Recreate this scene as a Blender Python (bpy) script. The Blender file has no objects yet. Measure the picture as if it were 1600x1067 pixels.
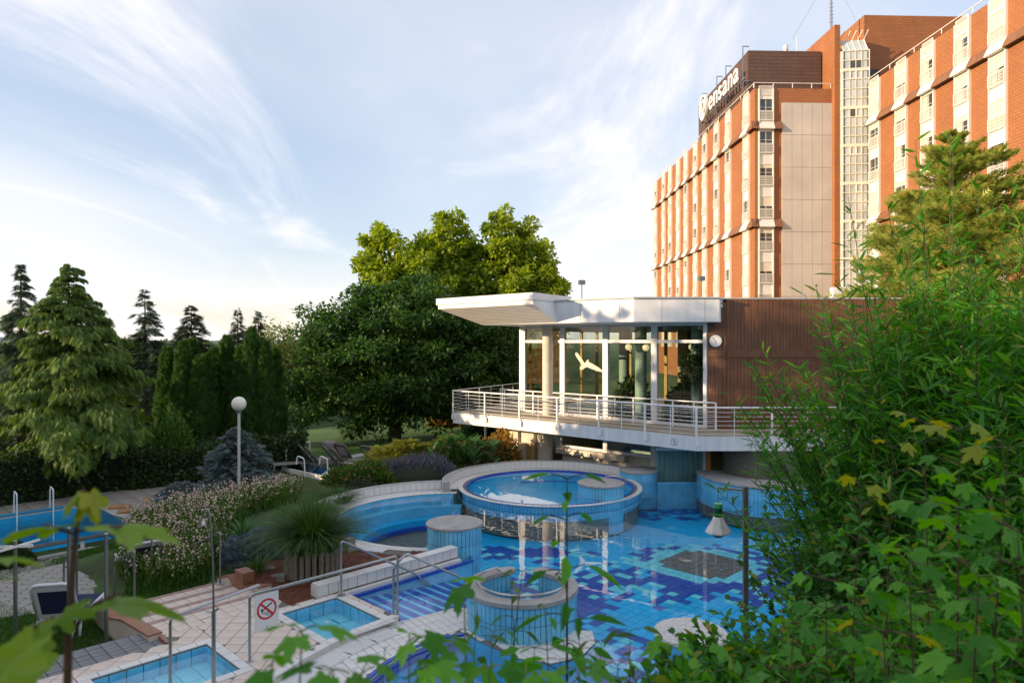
import bpy, bmesh, math, random
import numpy as np
from mathutils import Vector, Matrix
from math import sin, cos, pi, radians, sqrt, atan2

SC = bpy.context.scene
COL = SC.collection
# ------------------------------------------------------------------ camera, sky, sun, exposure
H = 5.2                      # camera height above the pool water
F = 1089.0                   # focal length in photo pixels (1600 px wide)
CX, CY = 800.0, 533.5
cam_d = bpy.data.cameras.new('camera'); cam = bpy.data.objects.new('camera', cam_d); COL.objects.link(cam)
cam.location = (0, 0, H); cam.rotation_euler = (pi/2, 0, 0)
cam_d.sensor_width = 36.0; cam_d.lens = 36.0*F/1600.0
cam_d.clip_start = 0.05; cam_d.clip_end = 20000
cam_d.dof.use_dof = True; cam_d.dof.focus_distance = 24.0; cam_d.dof.aperture_fstop = 3.2
SC.camera = cam

SUN_EL = 11.5
SUN_AZ = 200.0               # direction TO the sun, degrees counter-clockwise from +X (180 = left, 270 = behind camera)
sd = Vector((cos(radians(SUN_EL))*cos(radians(SUN_AZ)), cos(radians(SUN_EL))*sin(radians(SUN_AZ)), sin(radians(SUN_EL))))
sun_d = bpy.data.lights.new('sun', 'SUN'); sun = bpy.data.objects.new('sun', sun_d); COL.objects.link(sun)
sun_d.energy = 2.35; sun_d.angle = radians(0.5); sun_d.color = (1.0, 0.74, 0.46)
sun.rotation_euler = sd.to_track_quat('Z', 'Y').to_euler()
sun.location = (-60, -20, 40)

W = bpy.data.worlds.new('World'); SC.world = W; W.use_nodes = True
nt = W.node_tree; nt.nodes.clear()
def wn(t, **k):
    n = nt.nodes.new(t)
    for a, b in k.items(): setattr(n, a, b)
    return n
w_out = wn('ShaderNodeOutputWorld'); w_bg = wn('ShaderNodeBackground')
sky = wn('ShaderNodeTexSky', sky_type='NISHITA', sun_disc=False)
sky.sun_elevation = radians(SUN_EL)
sky.sun_rotation = atan2(sd.x, sd.y)
sky.altitude = 100; sky.air_density = 1.0; sky.dust_density = 0.25; sky.ozone_density = 2.0
tc = wn('ShaderNodeTexCoord')
# thin cirrus: the view direction projected on a flat cloud layer, stretched along one heading
sep = wn('ShaderNodeSeparateXYZ'); nt.links.new(tc.outputs['Generated'], sep.inputs[0])
zc = wn('ShaderNodeMath', operation='MAXIMUM'); nt.links.new(sep.outputs['Z'], zc.inputs[0]); zc.inputs[1].default_value = 0.0
za = wn('ShaderNodeMath', operation='ADD'); nt.links.new(zc.outputs[0], za.inputs[0]); za.inputs[1].default_value = 0.10
dx = wn('ShaderNodeMath', operation='DIVIDE'); nt.links.new(sep.outputs['X'], dx.inputs[0]); nt.links.new(za.outputs[0], dx.inputs[1])
dy = wn('ShaderNodeMath', operation='DIVIDE'); nt.links.new(sep.outputs['Y'], dy.inputs[0]); nt.links.new(za.outputs[0], dy.inputs[1])
cmb = wn('ShaderNodeCombineXYZ'); nt.links.new(dx.outputs[0], cmb.inputs[0]); nt.links.new(dy.outputs[0], cmb.inputs[1])
def cloud(rot, scale, loc, nscale, detail, rough, lo, hi, dist=0.6):
    mp = wn('ShaderNodeMapping'); mp.inputs['Rotation'].default_value = (0, 0, radians(rot)); mp.inputs['Scale'].default_value = scale
    mp.inputs['Location'].default_value = loc
    nt.links.new(cmb.outputs[0], mp.inputs[0])
    nz = wn('ShaderNodeTexNoise'); nz.inputs['Scale'].default_value = nscale; nz.inputs['Detail'].default_value = detail
    nz.inputs['Roughness'].default_value = rough; nz.inputs['Distortion'].default_value = dist
    nt.links.new(mp.outputs[0], nz.inputs['Vector'])
    mr = wn('ShaderNodeMapRange', interpolation_type='SMOOTHSTEP'); mr.inputs['From Min'].default_value = lo; mr.inputs['From Max'].default_value = hi
    nt.links.new(nz.outputs['Fac'], mr.inputs['Value'])
    return mr.outputs[0]
c1 = cloud(32, (1.0, 0.34, 1), (3.1, 0.4, 0), 0.85, 8, 0.62, 0.45, 0.70, 0.9)
c2 = cloud(20, (0.9, 0.6, 1), (8.0, 2.0, 0), 0.45, 5, 0.5, 0.32, 0.72, 0.4)
mx = wn('ShaderNodeMath', operation='MULTIPLY'); nt.links.new(c1, mx.inputs[0]); mx.inputs[1].default_value = 0.85
mx2 = wn('ShaderNodeMath', operation='MULTIPLY_ADD'); nt.links.new(c2, mx2.inputs[0]); mx2.inputs[1].default_value = 0.6; nt.links.new(mx.outputs[0], mx2.inputs[2])
mcl = wn('ShaderNodeMath', operation='MINIMUM'); nt.links.new(mx2.outputs[0], mcl.inputs[0]); mcl.inputs[1].default_value = 0.9
cm = wn('ShaderNodeMixRGB'); nt.links.new(mcl.outputs[0], cm.inputs['Fac']); # a thin veil of high haze evens the sky out: compress its range, keep its hue
gm = wn('ShaderNodeGamma'); gm.inputs['Gamma'].default_value = 0.42; nt.links.new(sky.outputs[0], gm.inputs['Color'])
hsv = wn('ShaderNodeHueSaturation'); hsv.inputs['Saturation'].default_value = 1.30; hsv.inputs['Value'].default_value = 1.16; warm = wn('ShaderNodeMixRGB', blend_type='MULTIPLY'); warm.inputs['Fac'].default_value = 1.0; warm.inputs['Color2'].default_value = (1.04, 0.98, 1.02, 1); nt.links.new(gm.outputs[0], warm.inputs['Color1']); nt.links.new(warm.outputs[0], hsv.inputs['Color']); nt.links.new(hsv.outputs[0], cm.inputs['Color1'])
CLOUD_COL = (2.48, 2.42, 2.46, 1); cm.inputs['Color2'].default_value = CLOUD_COL
nt.links.new(cm.outputs[0], w_bg.inputs['Color']); w_bg.inputs['Strength'].default_value = 0.15
nt.links.new(w_bg.outputs[0], w_out.inputs['Surface'])

SC.view_settings.view_transform = 'Standard'; SC.view_settings.look = 'None'
SC.view_settings.gamma = 1.0; SC.view_settings.use_curve_mapping = False
SC.view_settings.exposure = 1.62
SC.render.engine = 'CYCLES'
SC.cycles.max_bounces = 8; SC.cycles.transparent_max_bounces = 24; SC.cycles.diffuse_bounces = 3; SC.cycles.glossy_bounces = 4
SC.cycles.caustics_reflective = False; SC.cycles.caustics_refractive = False
SC.cycles.sample_clamp_indirect = 6.0
SC.cycles.use_denoising = True

# ------------------------------------------------------------------ helpers
def P(px, py, z=0.0):
    d = (H - z)*F/(py - CY); return Vector(((px-CX)/F*d, d, z))
def PD(px, py, d): return Vector(((px-CX)/F*d, d, H - (py-CY)/F*d))
AX = Vector((0.7009, 0.7133)); BX = Vector((0.7133, -0.7009))   # the two directions of the pool tiling
rng = np.random.default_rng(7)
rnd = random.Random(11)

def wloc(p):
    v = Vector((0, 0, 0))
    return p.location.copy() if (p is not None and p.type == 'EMPTY') else v
def link(o, parent=None):
    COL.objects.link(o)
    if parent is not None:
        o.parent = parent
        o.matrix_parent_inverse = Matrix.Translation(-wloc(parent)) if parent.type == 'EMPTY' else Matrix.Identity(4)
    return o
def tag(o, label=None, cat=None, group=None, kind=None):
    if label: o['label'] = label
    if cat: o['category'] = cat
    if group: o['group'] = group
    if kind: o['kind'] = kind
    return o
def thing(name, label, cat, loc=(0, 0, 0), group=None):
    o = bpy.data.objects.new(name, None); o.empty_display_size = 0.2; o.location = loc
    COL.objects.link(o); return tag(o, label, cat, group)
def copy_tree(o, parent=None):
    c = o.copy(); COL.objects.link(c)
    if parent is not None:
        c.parent = parent; c.matrix_parent_inverse = o.matrix_parent_inverse.copy()
    for ch in list(o.children): copy_tree(ch, c)
    return c

class MB:
    def __init__(s): s.v = []; s.f = []; s.m = []; s.cur = 0
    def add(s, vs, fs, m=None):
        b = len(s.v); s.v += [tuple(v) for v in vs]; s.f += [tuple(i+b for i in f) for f in fs]
        s.m += [s.cur if m is None else m]*len(fs); return s
    def box(s, lo, hi, m=None):
        (x0, y0, z0), (x1, y1, z1) = lo, hi
        return s.add([(x0,y0,z0),(x1,y0,z0),(x1,y1,z0),(x0,y1,z0),(x0,y0,z1),(x1,y0,z1),(x1,y1,z1),(x0,y1,z1)],
                     [(3,2,1,0),(4,5,6,7),(0,1,5,4),(1,2,6,5),(2,3,7,6),(3,0,4,7)], m)
    def obox(s, c, ux, uy, uz, m=None):      # oriented box: centre and three half-axis vectors
        c = Vector(c); ux, uy, uz = Vector(ux), Vector(uy), Vector(uz)
        vs = [c+a*ux+b*uy+d*uz for d in (-1,1) for (a,b) in ((-1,-1),(1,-1),(1,1),(-1,1))]
        return s.add(vs, [(3,2,1,0),(4,5,6,7),(0,1,5,4),(1,2,6,5),(2,3,7,6),(3,0,4,7)], m)
    def beam(s, p, q, w, h, m=None):          # horizontal-ish beam of width w, height h from p to q
        p, q = Vector(p), Vector(q); d = (q-p); L = d.length; d.normalize()
        side = d.cross(Vector((0,0,1)))
        side = side.normalized() if side.length > 1e-4 else Vector((1,0,0))
        up = side.cross(d)
        return s.obox((p+q)/2, d*L/2, side*w/2, up*h/2, m)
    def prism(s, pts, z0, z1, m=None, top=True, bottom=True):
        n = len(pts)
        a = sum(pts[i][0]*pts[(i+1)%n][1]-pts[(i+1)%n][0]*pts[i][1] for i in range(n))
        if a < 0: pts = list(reversed(pts))
        vs = [(p[0],p[1],z0) for p in pts]+[(p[0],p[1],z1) for p in pts]
        fs = [(i,(i+1)%n,n+(i+1)%n,n+i) for i in range(n)]
        if top: fs.append(tuple(range(n,2*n)))
        if bottom: fs.append(tuple(reversed(range(n))))
        return s.add(vs, fs, m)
    def tube(s, pts, r, seg=8, m=None, cap=True):
        pts = [Vector(p) for p in pts]; n = len(pts); rs = r if isinstance(r, (list, tuple)) else [r]*n
        vs = []; prev = None
        for i, p in enumerate(pts):
            t = (pts[min(i+1,n-1)]-pts[max(i-1,0)])
            t = t.normalized() if t.length > 1e-9 else Vector((0,0,1))
            if prev is None:
                a = Vector((0,0,1)) if abs(t.z) < 0.9 else Vector((1,0,0))
                u = t.cross(a).normalized()
            else:
                u = (prev - t*prev.dot(t)); u = u.normalized() if u.length > 1e-6 else t.orthogonal().normalized()
            prev = u; w = t.cross(u)
            vs += [p+(u*cos(2*pi*k/seg)+w*sin(2*pi*k/seg))*rs[i] for k in range(seg)]
        fs = [(i*seg+k, i*seg+(k+1)%seg, (i+1)*seg+(k+1)%seg, (i+1)*seg+k) for i in range(n-1) for k in range(seg)]
        if cap: fs += [tuple(reversed(range(seg))), tuple(range((n-1)*seg, n*seg))]
        return s.add(vs, fs, m)
    def lathe(s, prof, c=(0,0,0), seg=24, m=None):   # profile of (r, z)
        n = len(prof); vs = []
        for (r, z) in prof: vs += [(c[0]+r*cos(2*pi*k/seg), c[1]+r*sin(2*pi*k/seg), c[2]+z) for k in range(seg)]
        fs = [(i*seg+k, i*seg+(k+1)%seg, (i+1)*seg+(k+1)%seg, (i+1)*seg+k) for i in range(n-1) for k in range(seg)]
        if prof[0][0] > 1e-4: fs.append(tuple(reversed(range(seg))))
        if prof[-1][0] > 1e-4: fs.append(tuple(range((n-1)*seg, n*seg)))
        return s.add(vs, fs, m)
    def mesh(s, name, mats, smooth=False):
        me = bpy.data.meshes.new(name); me.from_pydata(s.v, [], s.f)
        for mm in (mats if isinstance(mats, (list, tuple)) else [mats]): me.materials.append(mm)
        if any(s.m): me.polygons.foreach_set('material_index', s.m)
        if smooth: me.polygons.foreach_set('use_smooth', [True]*len(s.f))
        me.update(); return me
    def build(s, name, mats, parent=None, smooth=False, bevel=0):
        o = bpy.data.objects.new(name, s.mesh(name, mats, smooth)); link(o, parent)
        if bevel:
            b = o.modifiers.new('bevel', 'BEVEL'); b.width = bevel; b.segments = 2; b.limit_method = 'ANGLE'
        if smooth:
            try: o.data.set_sharp_from_angle(angle=radians(40))
            except Exception: pass
        return o
def struct(name, mb, mats, parent=None, smooth=False):
    o = mb.build(name, mats, parent, smooth)
    if parent is None: o['kind'] = 'structure'
    return o

# ------------------------------------------------------------------ materials
def mat(name, col, rough=0.7, var=0.12, scale=3.0, metal=0.0, spec=0.5, bump=0.0, bscale=40.0, col2=None, coat=0.0, detail=4.0, stretch=None):
    m = bpy.data.materials.new(name); m.use_nodes = True; t = m.node_tree; b = t.nodes['Principled BSDF']
    b.inputs['Roughness'].default_value = rough; b.inputs['Metallic'].default_value = metal
    b.inputs['Specular IOR Level'].default_value = spec
    if coat: b.inputs['Coat Weight'].default_value = coat
    co = t.nodes.new('ShaderNodeTexCoord'); src = co.outputs['Object']
    if stretch:
        mp = t.nodes.new('ShaderNodeMapping'); mp.inputs['Scale'].default_value = stretch; t.links.new(src, mp.inputs[0]); src = mp.outputs[0]
    nz = t.nodes.new('ShaderNodeTexNoise'); nz.inputs['Scale'].default_value = scale; nz.inputs['Detail'].default_value = detail
    t.links.new(src, nz.inputs['Vector'])
    rp = t.nodes.new('ShaderNodeValToRGB'); rp.color_ramp.elements[0].position = 0.3; rp.color_ramp.elements[1].position = 0.7
    c2 = col2 if col2 else tuple(min(1, c*(1+var)) for c in col)
    c1 = col if col2 else tuple(c*(1-var) for c in col)
    rp.color_ramp.elements[0].color = (*c1, 1); rp.color_ramp.elements[1].color = (*c2, 1)
    t.links.new(nz.outputs['Fac'], rp.inputs[0]); t.links.new(rp.outputs[0], b.inputs['Base Color'])
    if bump:
        nb = t.nodes.new('ShaderNodeTexNoise'); nb.inputs['Scale'].default_value = bscale; nb.inputs['Detail'].default_value = 3
        t.links.new(src, nb.inputs['Vector'])
        bp = t.nodes.new('ShaderNodeBump'); bp.inputs['Strength'].default_value = bump; bp.inputs['Distance'].default_value = 0.02
        t.links.new(nb.outputs['Fac'], bp.inputs['Height']); t.links.new(bp.outputs[0], b.inputs['Normal'])
    return m
def leafmat(name, c1, c2, trans=0.35, rough=0.55, spec=0.35, edge=None):
    """foliage: colour varies from leaf to leaf (vertex attribute 'rnd'), some light passes through"""
    m = bpy.data.materials.new(name); m.use_nodes = True; t = m.node_tree; b = t.nodes['Principled BSDF']
    at = t.nodes.new('ShaderNodeAttribute'); at.attribute_name = 'rnd'
    rp = t.nodes.new('ShaderNodeValToRGB'); e = rp.color_ramp.elements
    e[0].color = (*c1, 1); e[1].color = (*c2, 1); e[0].position = 0.05; e[1].position = 0.95
    if edge:
        x = e.new(0.97); x.color = (*edge, 1); e[1].position = 0.9
    t.links.new(at.outputs['Fac'], rp.inputs[0]); t.links.new(rp.outputs[0], b.inputs['Base Color'])
    b.inputs['Roughness'].default_value = rough; b.inputs['Specular IOR Level'].default_value = spec
    tr = t.nodes.new('ShaderNodeBsdfTranslucent'); hs = t.nodes.new('ShaderNodeHueSaturation')
    hs.inputs['Saturation'].default_value = 1.15; hs.inputs['Value'].default_value = 1.5; hs.inputs['Hue'].default_value = 0.485
    t.links.new(rp.outputs[0], hs.inputs['Color']); t.links.new(hs.outputs[0], tr.inputs['Color'])
    ms = t.nodes.new('ShaderNodeMixShader'); ms.inputs[0].default_value = trans
    t.links.new(b.outputs[0], ms.inputs[1]); t.links.new(tr.outputs[0], ms.inputs[2])
    t.links.new(ms.outputs[0], t.nodes['Material Output'].inputs['Surface'])
    return m
def glassmat(name, tint, refl=1.0, rough=0.0, ior=1.5, bump=0.0, bscale=1.0, density=0.0):
    """clear sheet: straight-through transmission tinted, mirror reflection by Fresnel"""
    m = bpy.data.materials.new(name); m.use_nodes = True; t = m.node_tree; t.nodes.remove(t.nodes['Principled BSDF'])
    tr = t.nodes.new('ShaderNodeBsdfTransparent'); tr.inputs[0].default_value = (*tint, 1)
    gl = t.nodes.new('ShaderNodeBsdfGlossy'); gl.inputs['Roughness'].default_value = rough
    fr = t.nodes.new('ShaderNodeFresnel')
    ge = t.nodes.new('ShaderNodeNewGeometry'); io = t.nodes.new('ShaderNodeMapRange')      # same reflectance from either side of the sheet
    io.inputs['To Min'].default_value = ior; io.inputs['To Max'].default_value = 1.0/ior
    t.links.new(ge.outputs['Backfacing'], io.inputs['Value']); t.links.new(io.outputs[0], fr.inputs['IOR'])
    mu = t.nodes.new('ShaderNodeMath'); mu.operation = 'MULTIPLY'; mu.use_clamp = True; mu.inputs[1].default_value = refl
    t.links.new(fr.outputs[0], mu.inputs[0])
    ms = t.nodes.new('ShaderNodeMixShader'); t.links.new(mu.outputs[0], ms.inputs[0])
    t.links.new(tr.outputs[0], ms.inputs[1]); t.links.new(gl.outputs[0], ms.inputs[2])
    if bump:
        co = t.nodes.new('ShaderNodeTexCoord')
        nb = t.nodes.new('ShaderNodeTexNoise'); nb.inputs['Scale'].default_value = bscale; nb.inputs['Detail'].default_value = 2.5
        t.links.new(co.outputs['Object'], nb.inputs['Vector'])
        bp = t.nodes.new('ShaderNodeBump'); bp.inputs['Strength'].default_value = bump; bp.inputs['Distance'].default_value = 0.05
        t.links.new(nb.outputs['Fac'], bp.inputs['Height'])
        t.links.new(bp.outputs[0], gl.inputs['Normal']); t.links.new(bp.outputs[0], fr.inputs['Normal'])
    t.links.new(ms.outputs[0], t.nodes['Material Output'].inputs['Surface'])
    return m
def brickmat(name, c1, c2, mortar, bw, rh, rough=0.8, plane='xz', mort=0.06, bump=0.4):
    m = bpy.data.materials.new(name); m.use_nodes = True; t = m.node_tree; b = t.nodes['Principled BSDF']
    co = t.nodes.new('ShaderNodeTexCoord'); sp = t.nodes.new('ShaderNodeSeparateXYZ'); cb = t.nodes.new('ShaderNodeCombineXYZ')
    t.links.new(co.outputs['Object'], sp.inputs[0])
    ad = t.nodes.new('ShaderNodeMath'); ad.operation = 'ADD'
    t.links.new(sp.outputs['X'], ad.inputs[0]); t.links.new(sp.outputs['Y'], ad.inputs[1])
    t.links.new(ad.outputs[0], cb.inputs[0]); t.links.new(sp.outputs['Z'], cb.inputs[1])
    br = t.nodes.new('ShaderNodeTexBrick'); br.inputs['Scale'].default_value = 1.0
    br.inputs['Brick Width'].default_value = bw; br.inputs['Row Height'].default_value = rh; br.inputs['Mortar Size'].default_value = mort*rh
    br.inputs['Color1'].default_value = (*c1, 1); br.inputs['Color2'].default_value = (*c2, 1); br.inputs['Mortar'].default_value = (*mortar, 1)
    t.links.new(cb.outputs[0], br.inputs['Vector'])
    nz = t.nodes.new('ShaderNodeTexNoise'); nz.inputs['Scale'].default_value = 0.6; nz.inputs['Detail'].default_value = 6
    t.links.new(co.outputs['Object'], nz.inputs['Vector'])
    mr = t.nodes.new('ShaderNodeMapRange'); mr.inputs['To Min'].default_value = 0.78; mr.inputs['To Max'].default_value = 1.18
    t.links.new(nz.outputs['Fac'], mr.inputs[0])
    ml = t.nodes.new('ShaderNodeVectorMath'); ml.operation = 'MULTIPLY'
    t.links.new(br.outputs['Color'], ml.inputs[0]); t.links.new(mr.outputs[0], ml.inputs[1])
    t.links.new(ml.outputs[0], b.inputs['Base Color']); b.inputs['Roughness'].default_value = rough
    bp = t.nodes.new('ShaderNodeBump'); bp.inputs['Strength'].default_value = bump; bp.inputs['Distance'].default_value = 0.03; bp.invert = True
    t.links.new(br.outputs['Fac'], bp.inputs['Height']); t.links.new(bp.outputs[0], b.inputs['Normal'])
    return m

M = {}
M['white'] = mat('white_paint', (0.76, 0.76, 0.77), 0.45, 0.05, 1.2)
M['white_rail'] = mat('white_rail', (0.80, 0.79, 0.78), 0.35, 0.03, 2)
M['whitetile'] = mat('white_tile', (0.70, 0.68, 0.65), 0.35, 0.07, 2.5)
M['grout'] = mat('grout', (0.16, 0.15, 0.14), 0.9, 0.2, 6)
M['bluetile'] = mat('pool_blue_tile', (0.006, 0.46, 0.84), 0.3, 0.10, 1.2)
M['walltile'] = mat('pool_wall_tile', (0.16, 0.53, 0.78), 0.25, 0.18, 2.2)
M['navytile'] = mat('pool_navy_tile', (0.012, 0.075, 0.42), 0.3, 0.15, 2)
M['cyantile'] = mat('pool_cyan_tile', (0.16, 0.66, 0.76), 0.3, 0.1, 2)
M['trimblue'] = mat('pool_trim_blue', (0.015, 0.08, 0.45), 0.3, 0.1, 2)
M['greymosaic'] = mat('pool_grey_mosaic', (0.13, 0.125, 0.115), 0.5, 0.3, 14)
M['poolgrout'] = mat('pool_grout', (0.01, 0.16, 0.34), 0.8, 0.1, 3)
M['coping'] = mat('concrete_coping', (0.36, 0.345, 0.33), 0.75, 0.15, 5, bump=0.2)
M['beigetile'] = mat('beige_terrace_tile', (0.66, 0.55, 0.47), 0.6, 0.10, 1.6, bump=0.08)
M['pinktile'] = mat('pink_terrace_tile', (0.36, 0.23, 0.20), 0.6, 0.12, 1.6)
M['browncop'] = mat('brown_coping_tile', (0.30, 0.135, 0.08), 0.5, 0.15, 3)
M['hexpaver'] = mat('concrete_paver', (0.30, 0.285, 0.255), 0.85, 0.16, 1.3, bump=0.3, bscale=60)
M['greypaver'] = mat('grey_paver', (0.20, 0.205, 0.215), 0.85, 0.16, 1.6, bump=0.3, bscale=60)
M['steel'] = mat('brushed_steel', (0.42, 0.43, 0.44), 0.32, 0.06, 5, metal=1.0)
M['steel_dull'] = mat('dull_steel', (0.26, 0.265, 0.27), 0.42, 0.08, 5, metal=0.8)
M['grass'] = leafmat('lawn_blades', (0.03, 0.10, 0.012), (0.075, 0.19, 0.025), 0.3)
M['soil'] = mat('garden_soil', (0.055, 0.04, 0.028), 0.95, 0.35, 3, bump=0.5)
M['lawn'] = mat('lawn_ground', (0.035, 0.085, 0.015), 0.9, 0.35, 1.5, bump=0.6, bscale=25)
M['mulch'] = mat('bark_mulch', (0.16, 0.05, 0.025), 0.9, 0.4, 18, bump=0.8, bscale=45)
M['stone'] = mat('grey_stone', (0.24, 0.23, 0.21), 0.9, 0.25, 5, bump=0.6, bscale=12)
M['log'] = mat('weathered_log', (0.23, 0.20, 0.15), 0.9, 0.3, 8, bump=0.5, stretch=(6, 6, 0.8))
M['bark'] = mat('bark', (0.075, 0.055, 0.04), 0.95, 0.3, 6, bump=0.7, bscale=18)
M['paleconc'] = mat('pale_concrete', (0.60, 0.55, 0.47), 0.8, 0.12, 2.0, bump=0.15)
M['pebble'] = mat('pebble_dash', (0.13, 0.13, 0.10), 0.95, 0.5, 45, bump=0.9, bscale=60)
M['water'] = glassmat('pool_water', (0.88, 0.98, 1.0), 1.2, 0.0, 1.33, bump=0.06, bscale=1.6)
M['tubwater'] = glassmat('tub_water', (0.88, 0.98, 1.0), 1.1, 0.0, 1.33, bump=0.06, bscale=1.2)
M['lapwater'] = glassmat('lap_water', (0.80, 0.97, 1.0), 0.8, 0.0, 1.33, bump=0.12, bscale=1.5)
M['glass'] = glassmat('window_glass', (0.80, 0.86, 0.80), 2.2, 0.0, 1.45)
# ------------------------------------------------------------------ 2-D polygon tools
def clip_half(poly, p, n):               # keep the side where (q-p).n <= 0
    out = []
    for i in range(len(poly)):
        a, b = poly[i], poly[(i+1) % len(poly)]
        da = (a[0]-p[0])*n[0]+(a[1]-p[1])*n[1]; db = (b[0]-p[0])*n[0]+(b[1]-p[1])*n[1]
        if da <= 0: out.append(a)
        if da*db < 0:
            t = da/(da-db); out.append((a[0]+(b[0]-a[0])*t, a[1]+(b[1]-a[1])*t))
    return out
def area(p): return 0.5*sum(p[i][0]*p[(i+1)%len(p)][1]-p[(i+1)%len(p)][0]*p[i][1] for i in range(len(p))) if len(p) > 2 else 0
def clip_convex(poly, conv):
    if area(conv) < 0: conv = conv[::-1]
    for i in range(len(conv)):
        a, b = conv[i], conv[(i+1) % len(conv)]
        poly = clip_half(poly, a, (b[1]-a[1], -(b[0]-a[0])))
        if len(poly) < 3: return []
    return poly
def inside(p, poly):
    r = False; n = len(poly); j = n-1
    for i in range(n):
        if (poly[i][1] > p[1]) != (poly[j][1] > p[1]) and p[0] < (poly[j][0]-poly[i][0])*(p[1]-poly[i][1])/(poly[j][1]-poly[i][1])+poly[i][0]: r = not r
        j = i
    return r
def arc(c, r, a0, a1, n): return [(c[0]+r*cos(radians(a0+(a1-a0)*i/n)), c[1]+r*sin(radians(a0+(a1-a0)*i/n))) for i in range(n+1)]
def minus_rect(poly, o, ua, ub, la, lb):  # poly minus the rectangle o + [0,la]ua + [0,lb]ub
    q = lambda a, b: (o[0]+ua[0]*a+ub[0]*b, o[1]+ua[1]*a+ub[1]*b)
    out = []; rest = poly
    for p, n in ((q(0,0), (-ua[0],-ua[1])), (q(la,lb), (ua[0],ua[1])), (q(0,0), (-ub[0],-ub[1])), (q(la,lb), (ub[0],ub[1]))):
        piece = clip_half(rest, p, (-n[0], -n[1])); rest = clip_half(rest, p, n)
        if len(piece) > 2 and abs(area(piece)) > 1e-4: out.append(piece)
    return out
def inset(poly, d):
    c = (sum(p[0] for p in poly)/len(poly), sum(p[1] for p in poly)/len(poly)); n = len(poly)
    if area(poly) < 0: poly = poly[::-1]
    res = poly
    for i in range(n):
        a, b = poly[i], poly[(i+1) % n]; L = math.hypot(b[0]-a[0], b[1]-a[1])
        if L < 1e-5: continue
        nx, ny = (b[1]-a[1])/L, -(b[0]-a[0])/L
        res = clip_half(res, (a[0]-nx*d, a[1]-ny*d), (nx, ny))
        if len(res) < 3: return []
    return res
def grid_cells(bounds, u, v, tu, tv, org=(0,0), hexa=False):
    x0, y0, x1, y1 = bounds; us = []; vs = []
    for (x, y) in ((x0,y0),(x1,y0),(x0,y1),(x1,y1)):
        us.append((x-org[0])*u[0]+(y-org[1])*u[1]); vs.append((x-org[0])*v[0]+(y-org[1])*v[1])
    for j in range(int(min(vs)/tv)-1, int(max(vs)/tv)+2):
        for i in range(int(min(us)/tu)-1, int(max(us)/tu)+2):
            a, b = i*tu, j*tv
            if hexa:
                a += (j % 2)*tu/2
                loc = [(0,-tv*.18),(tu*.5,-tv*.0+tv*.0),(tu*.5,tv),(0,tv*.0+tv)] if 0 else [(-tu/2,-tv*.33),(0,-tv*.67),(tu/2,-tv*.33),(tu/2,tv*.33),(0,tv*.67),(-tu/2,tv*.33)]
            else: loc = [(0,0),(tu,0),(tu,tv),(0,tv)]
            yield (i, j), [(org[0]+u[0]*(a+p)+v[0]*(b+q), org[1]+u[1]*(a+p)+v[1]*(b+q)) for p, q in loc]
def pave(pieces, u, v, tu, tv, gap, z0, z1, mats, pick, parent, org=(0,0), limit=300, hexa=False, name='tile', rest_name='tile_field', jitter=0.002):
    """tiles clipped to the pieces; the `limit` nearest to the camera are objects of their own, the rest one joined part"""
    cells = []
    for pc in pieces:
        xs = [p[0] for p in pc]; ys = [p[1] for p in pc]
        for ij, c in grid_cells((min(xs),min(ys),max(xs),max(ys)), u, v, tu, tv, org, hexa):
            q = clip_convex(pc, c)
            if len(q) < 3 or abs(area(q)) < 0.08*tu*tv: continue
            full = abs(abs(area(q))-abs(area(c))) < 1e-5
            q = inset(q, gap/2)
            if len(q) < 3: continue
            cx = sum(p[0] for p in q)/len(q); cy = sum(p[1] for p in q)/len(q)
            cells.append((cx*cx+cy*cy, ij, (cx, cy), q, full))
    cells.sort(key=lambda c: c[0])
    shared = {}; rest = MB()
    for k, (_, ij, c, q, full) in enumerate(cells):
        mi = pick(ij, c); dz = rnd.uniform(-jitter, jitter)
        if k < limit:
            key = mi if full else None
            if full and key in shared: me = shared[key]
            else:
                b = MB(); b.prism([(p[0]-c[0], p[1]-c[1]) for p in q], z0-z1, 0.0, bottom=False); me = b.mesh(name, mats[mi])
                if full: shared[key] = me
            o = bpy.data.objects.new(name, me); o.location = (c[0], c[1], z1+dz); COL.objects.link(o); o.parent = parent
            if parent.type == 'EMPTY': o.matrix_parent_inverse = Matrix.Translation(-parent.location)
        else: rest.prism(q, z0, z1+dz, mi, bottom=False)
    if rest.f:
        o = rest.build(rest_name, mats, parent); o['kind'] = 'stuff'
    return len(cells)

# ------------------------------------------------------------------ plan of the pools (metres; z = 0 is the pool water)
C1, R1 = (-2.0, 20.5), 3.15          # shell pool
C2, R2 = (1.32, 24.5), 2.9           # raised round pool
CW, RW = (0.18, 12.9), 1.0           # whirlpool
ZT = 0.12                            # terrace level
ZL = -0.5                            # lower garden level
PB = [(-1.9, 8.6), (-2.35, 10.3), (-2.9, 11.6), (-2.0, 12.8), (-3.3, 14.15), (-0.95, 16.55), (-1.1, 17.4)]
PB += arc(C1, R1, -74, -270, 24)
PB += [(-1.75, 24.3)] + arc(C2, R2+0.02, 172, 30, 16) + [(4.2, 25.95), (5.3, 25.95), (5.35, 25.62), (7.2, 25.62), (9.8, 25.6), (9.8, 20.5), (8.4, 15.5), (6.0, 11.2), (3.4, 8.8)]
LPc = (-14.4, 24.06)                 # far right corner of the lap pool
LAP = [LPc, (LPc[0]+BX[0]*5.3, LPc[1]+BX[1]*5.3), (LPc[0]+BX[0]*5.3-AX[0]*16, LPc[1]+BX[1]*5.3-AX[1]*16), (LPc[0]-AX[0]*16, LPc[1]-AX[1]*16)]
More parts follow.
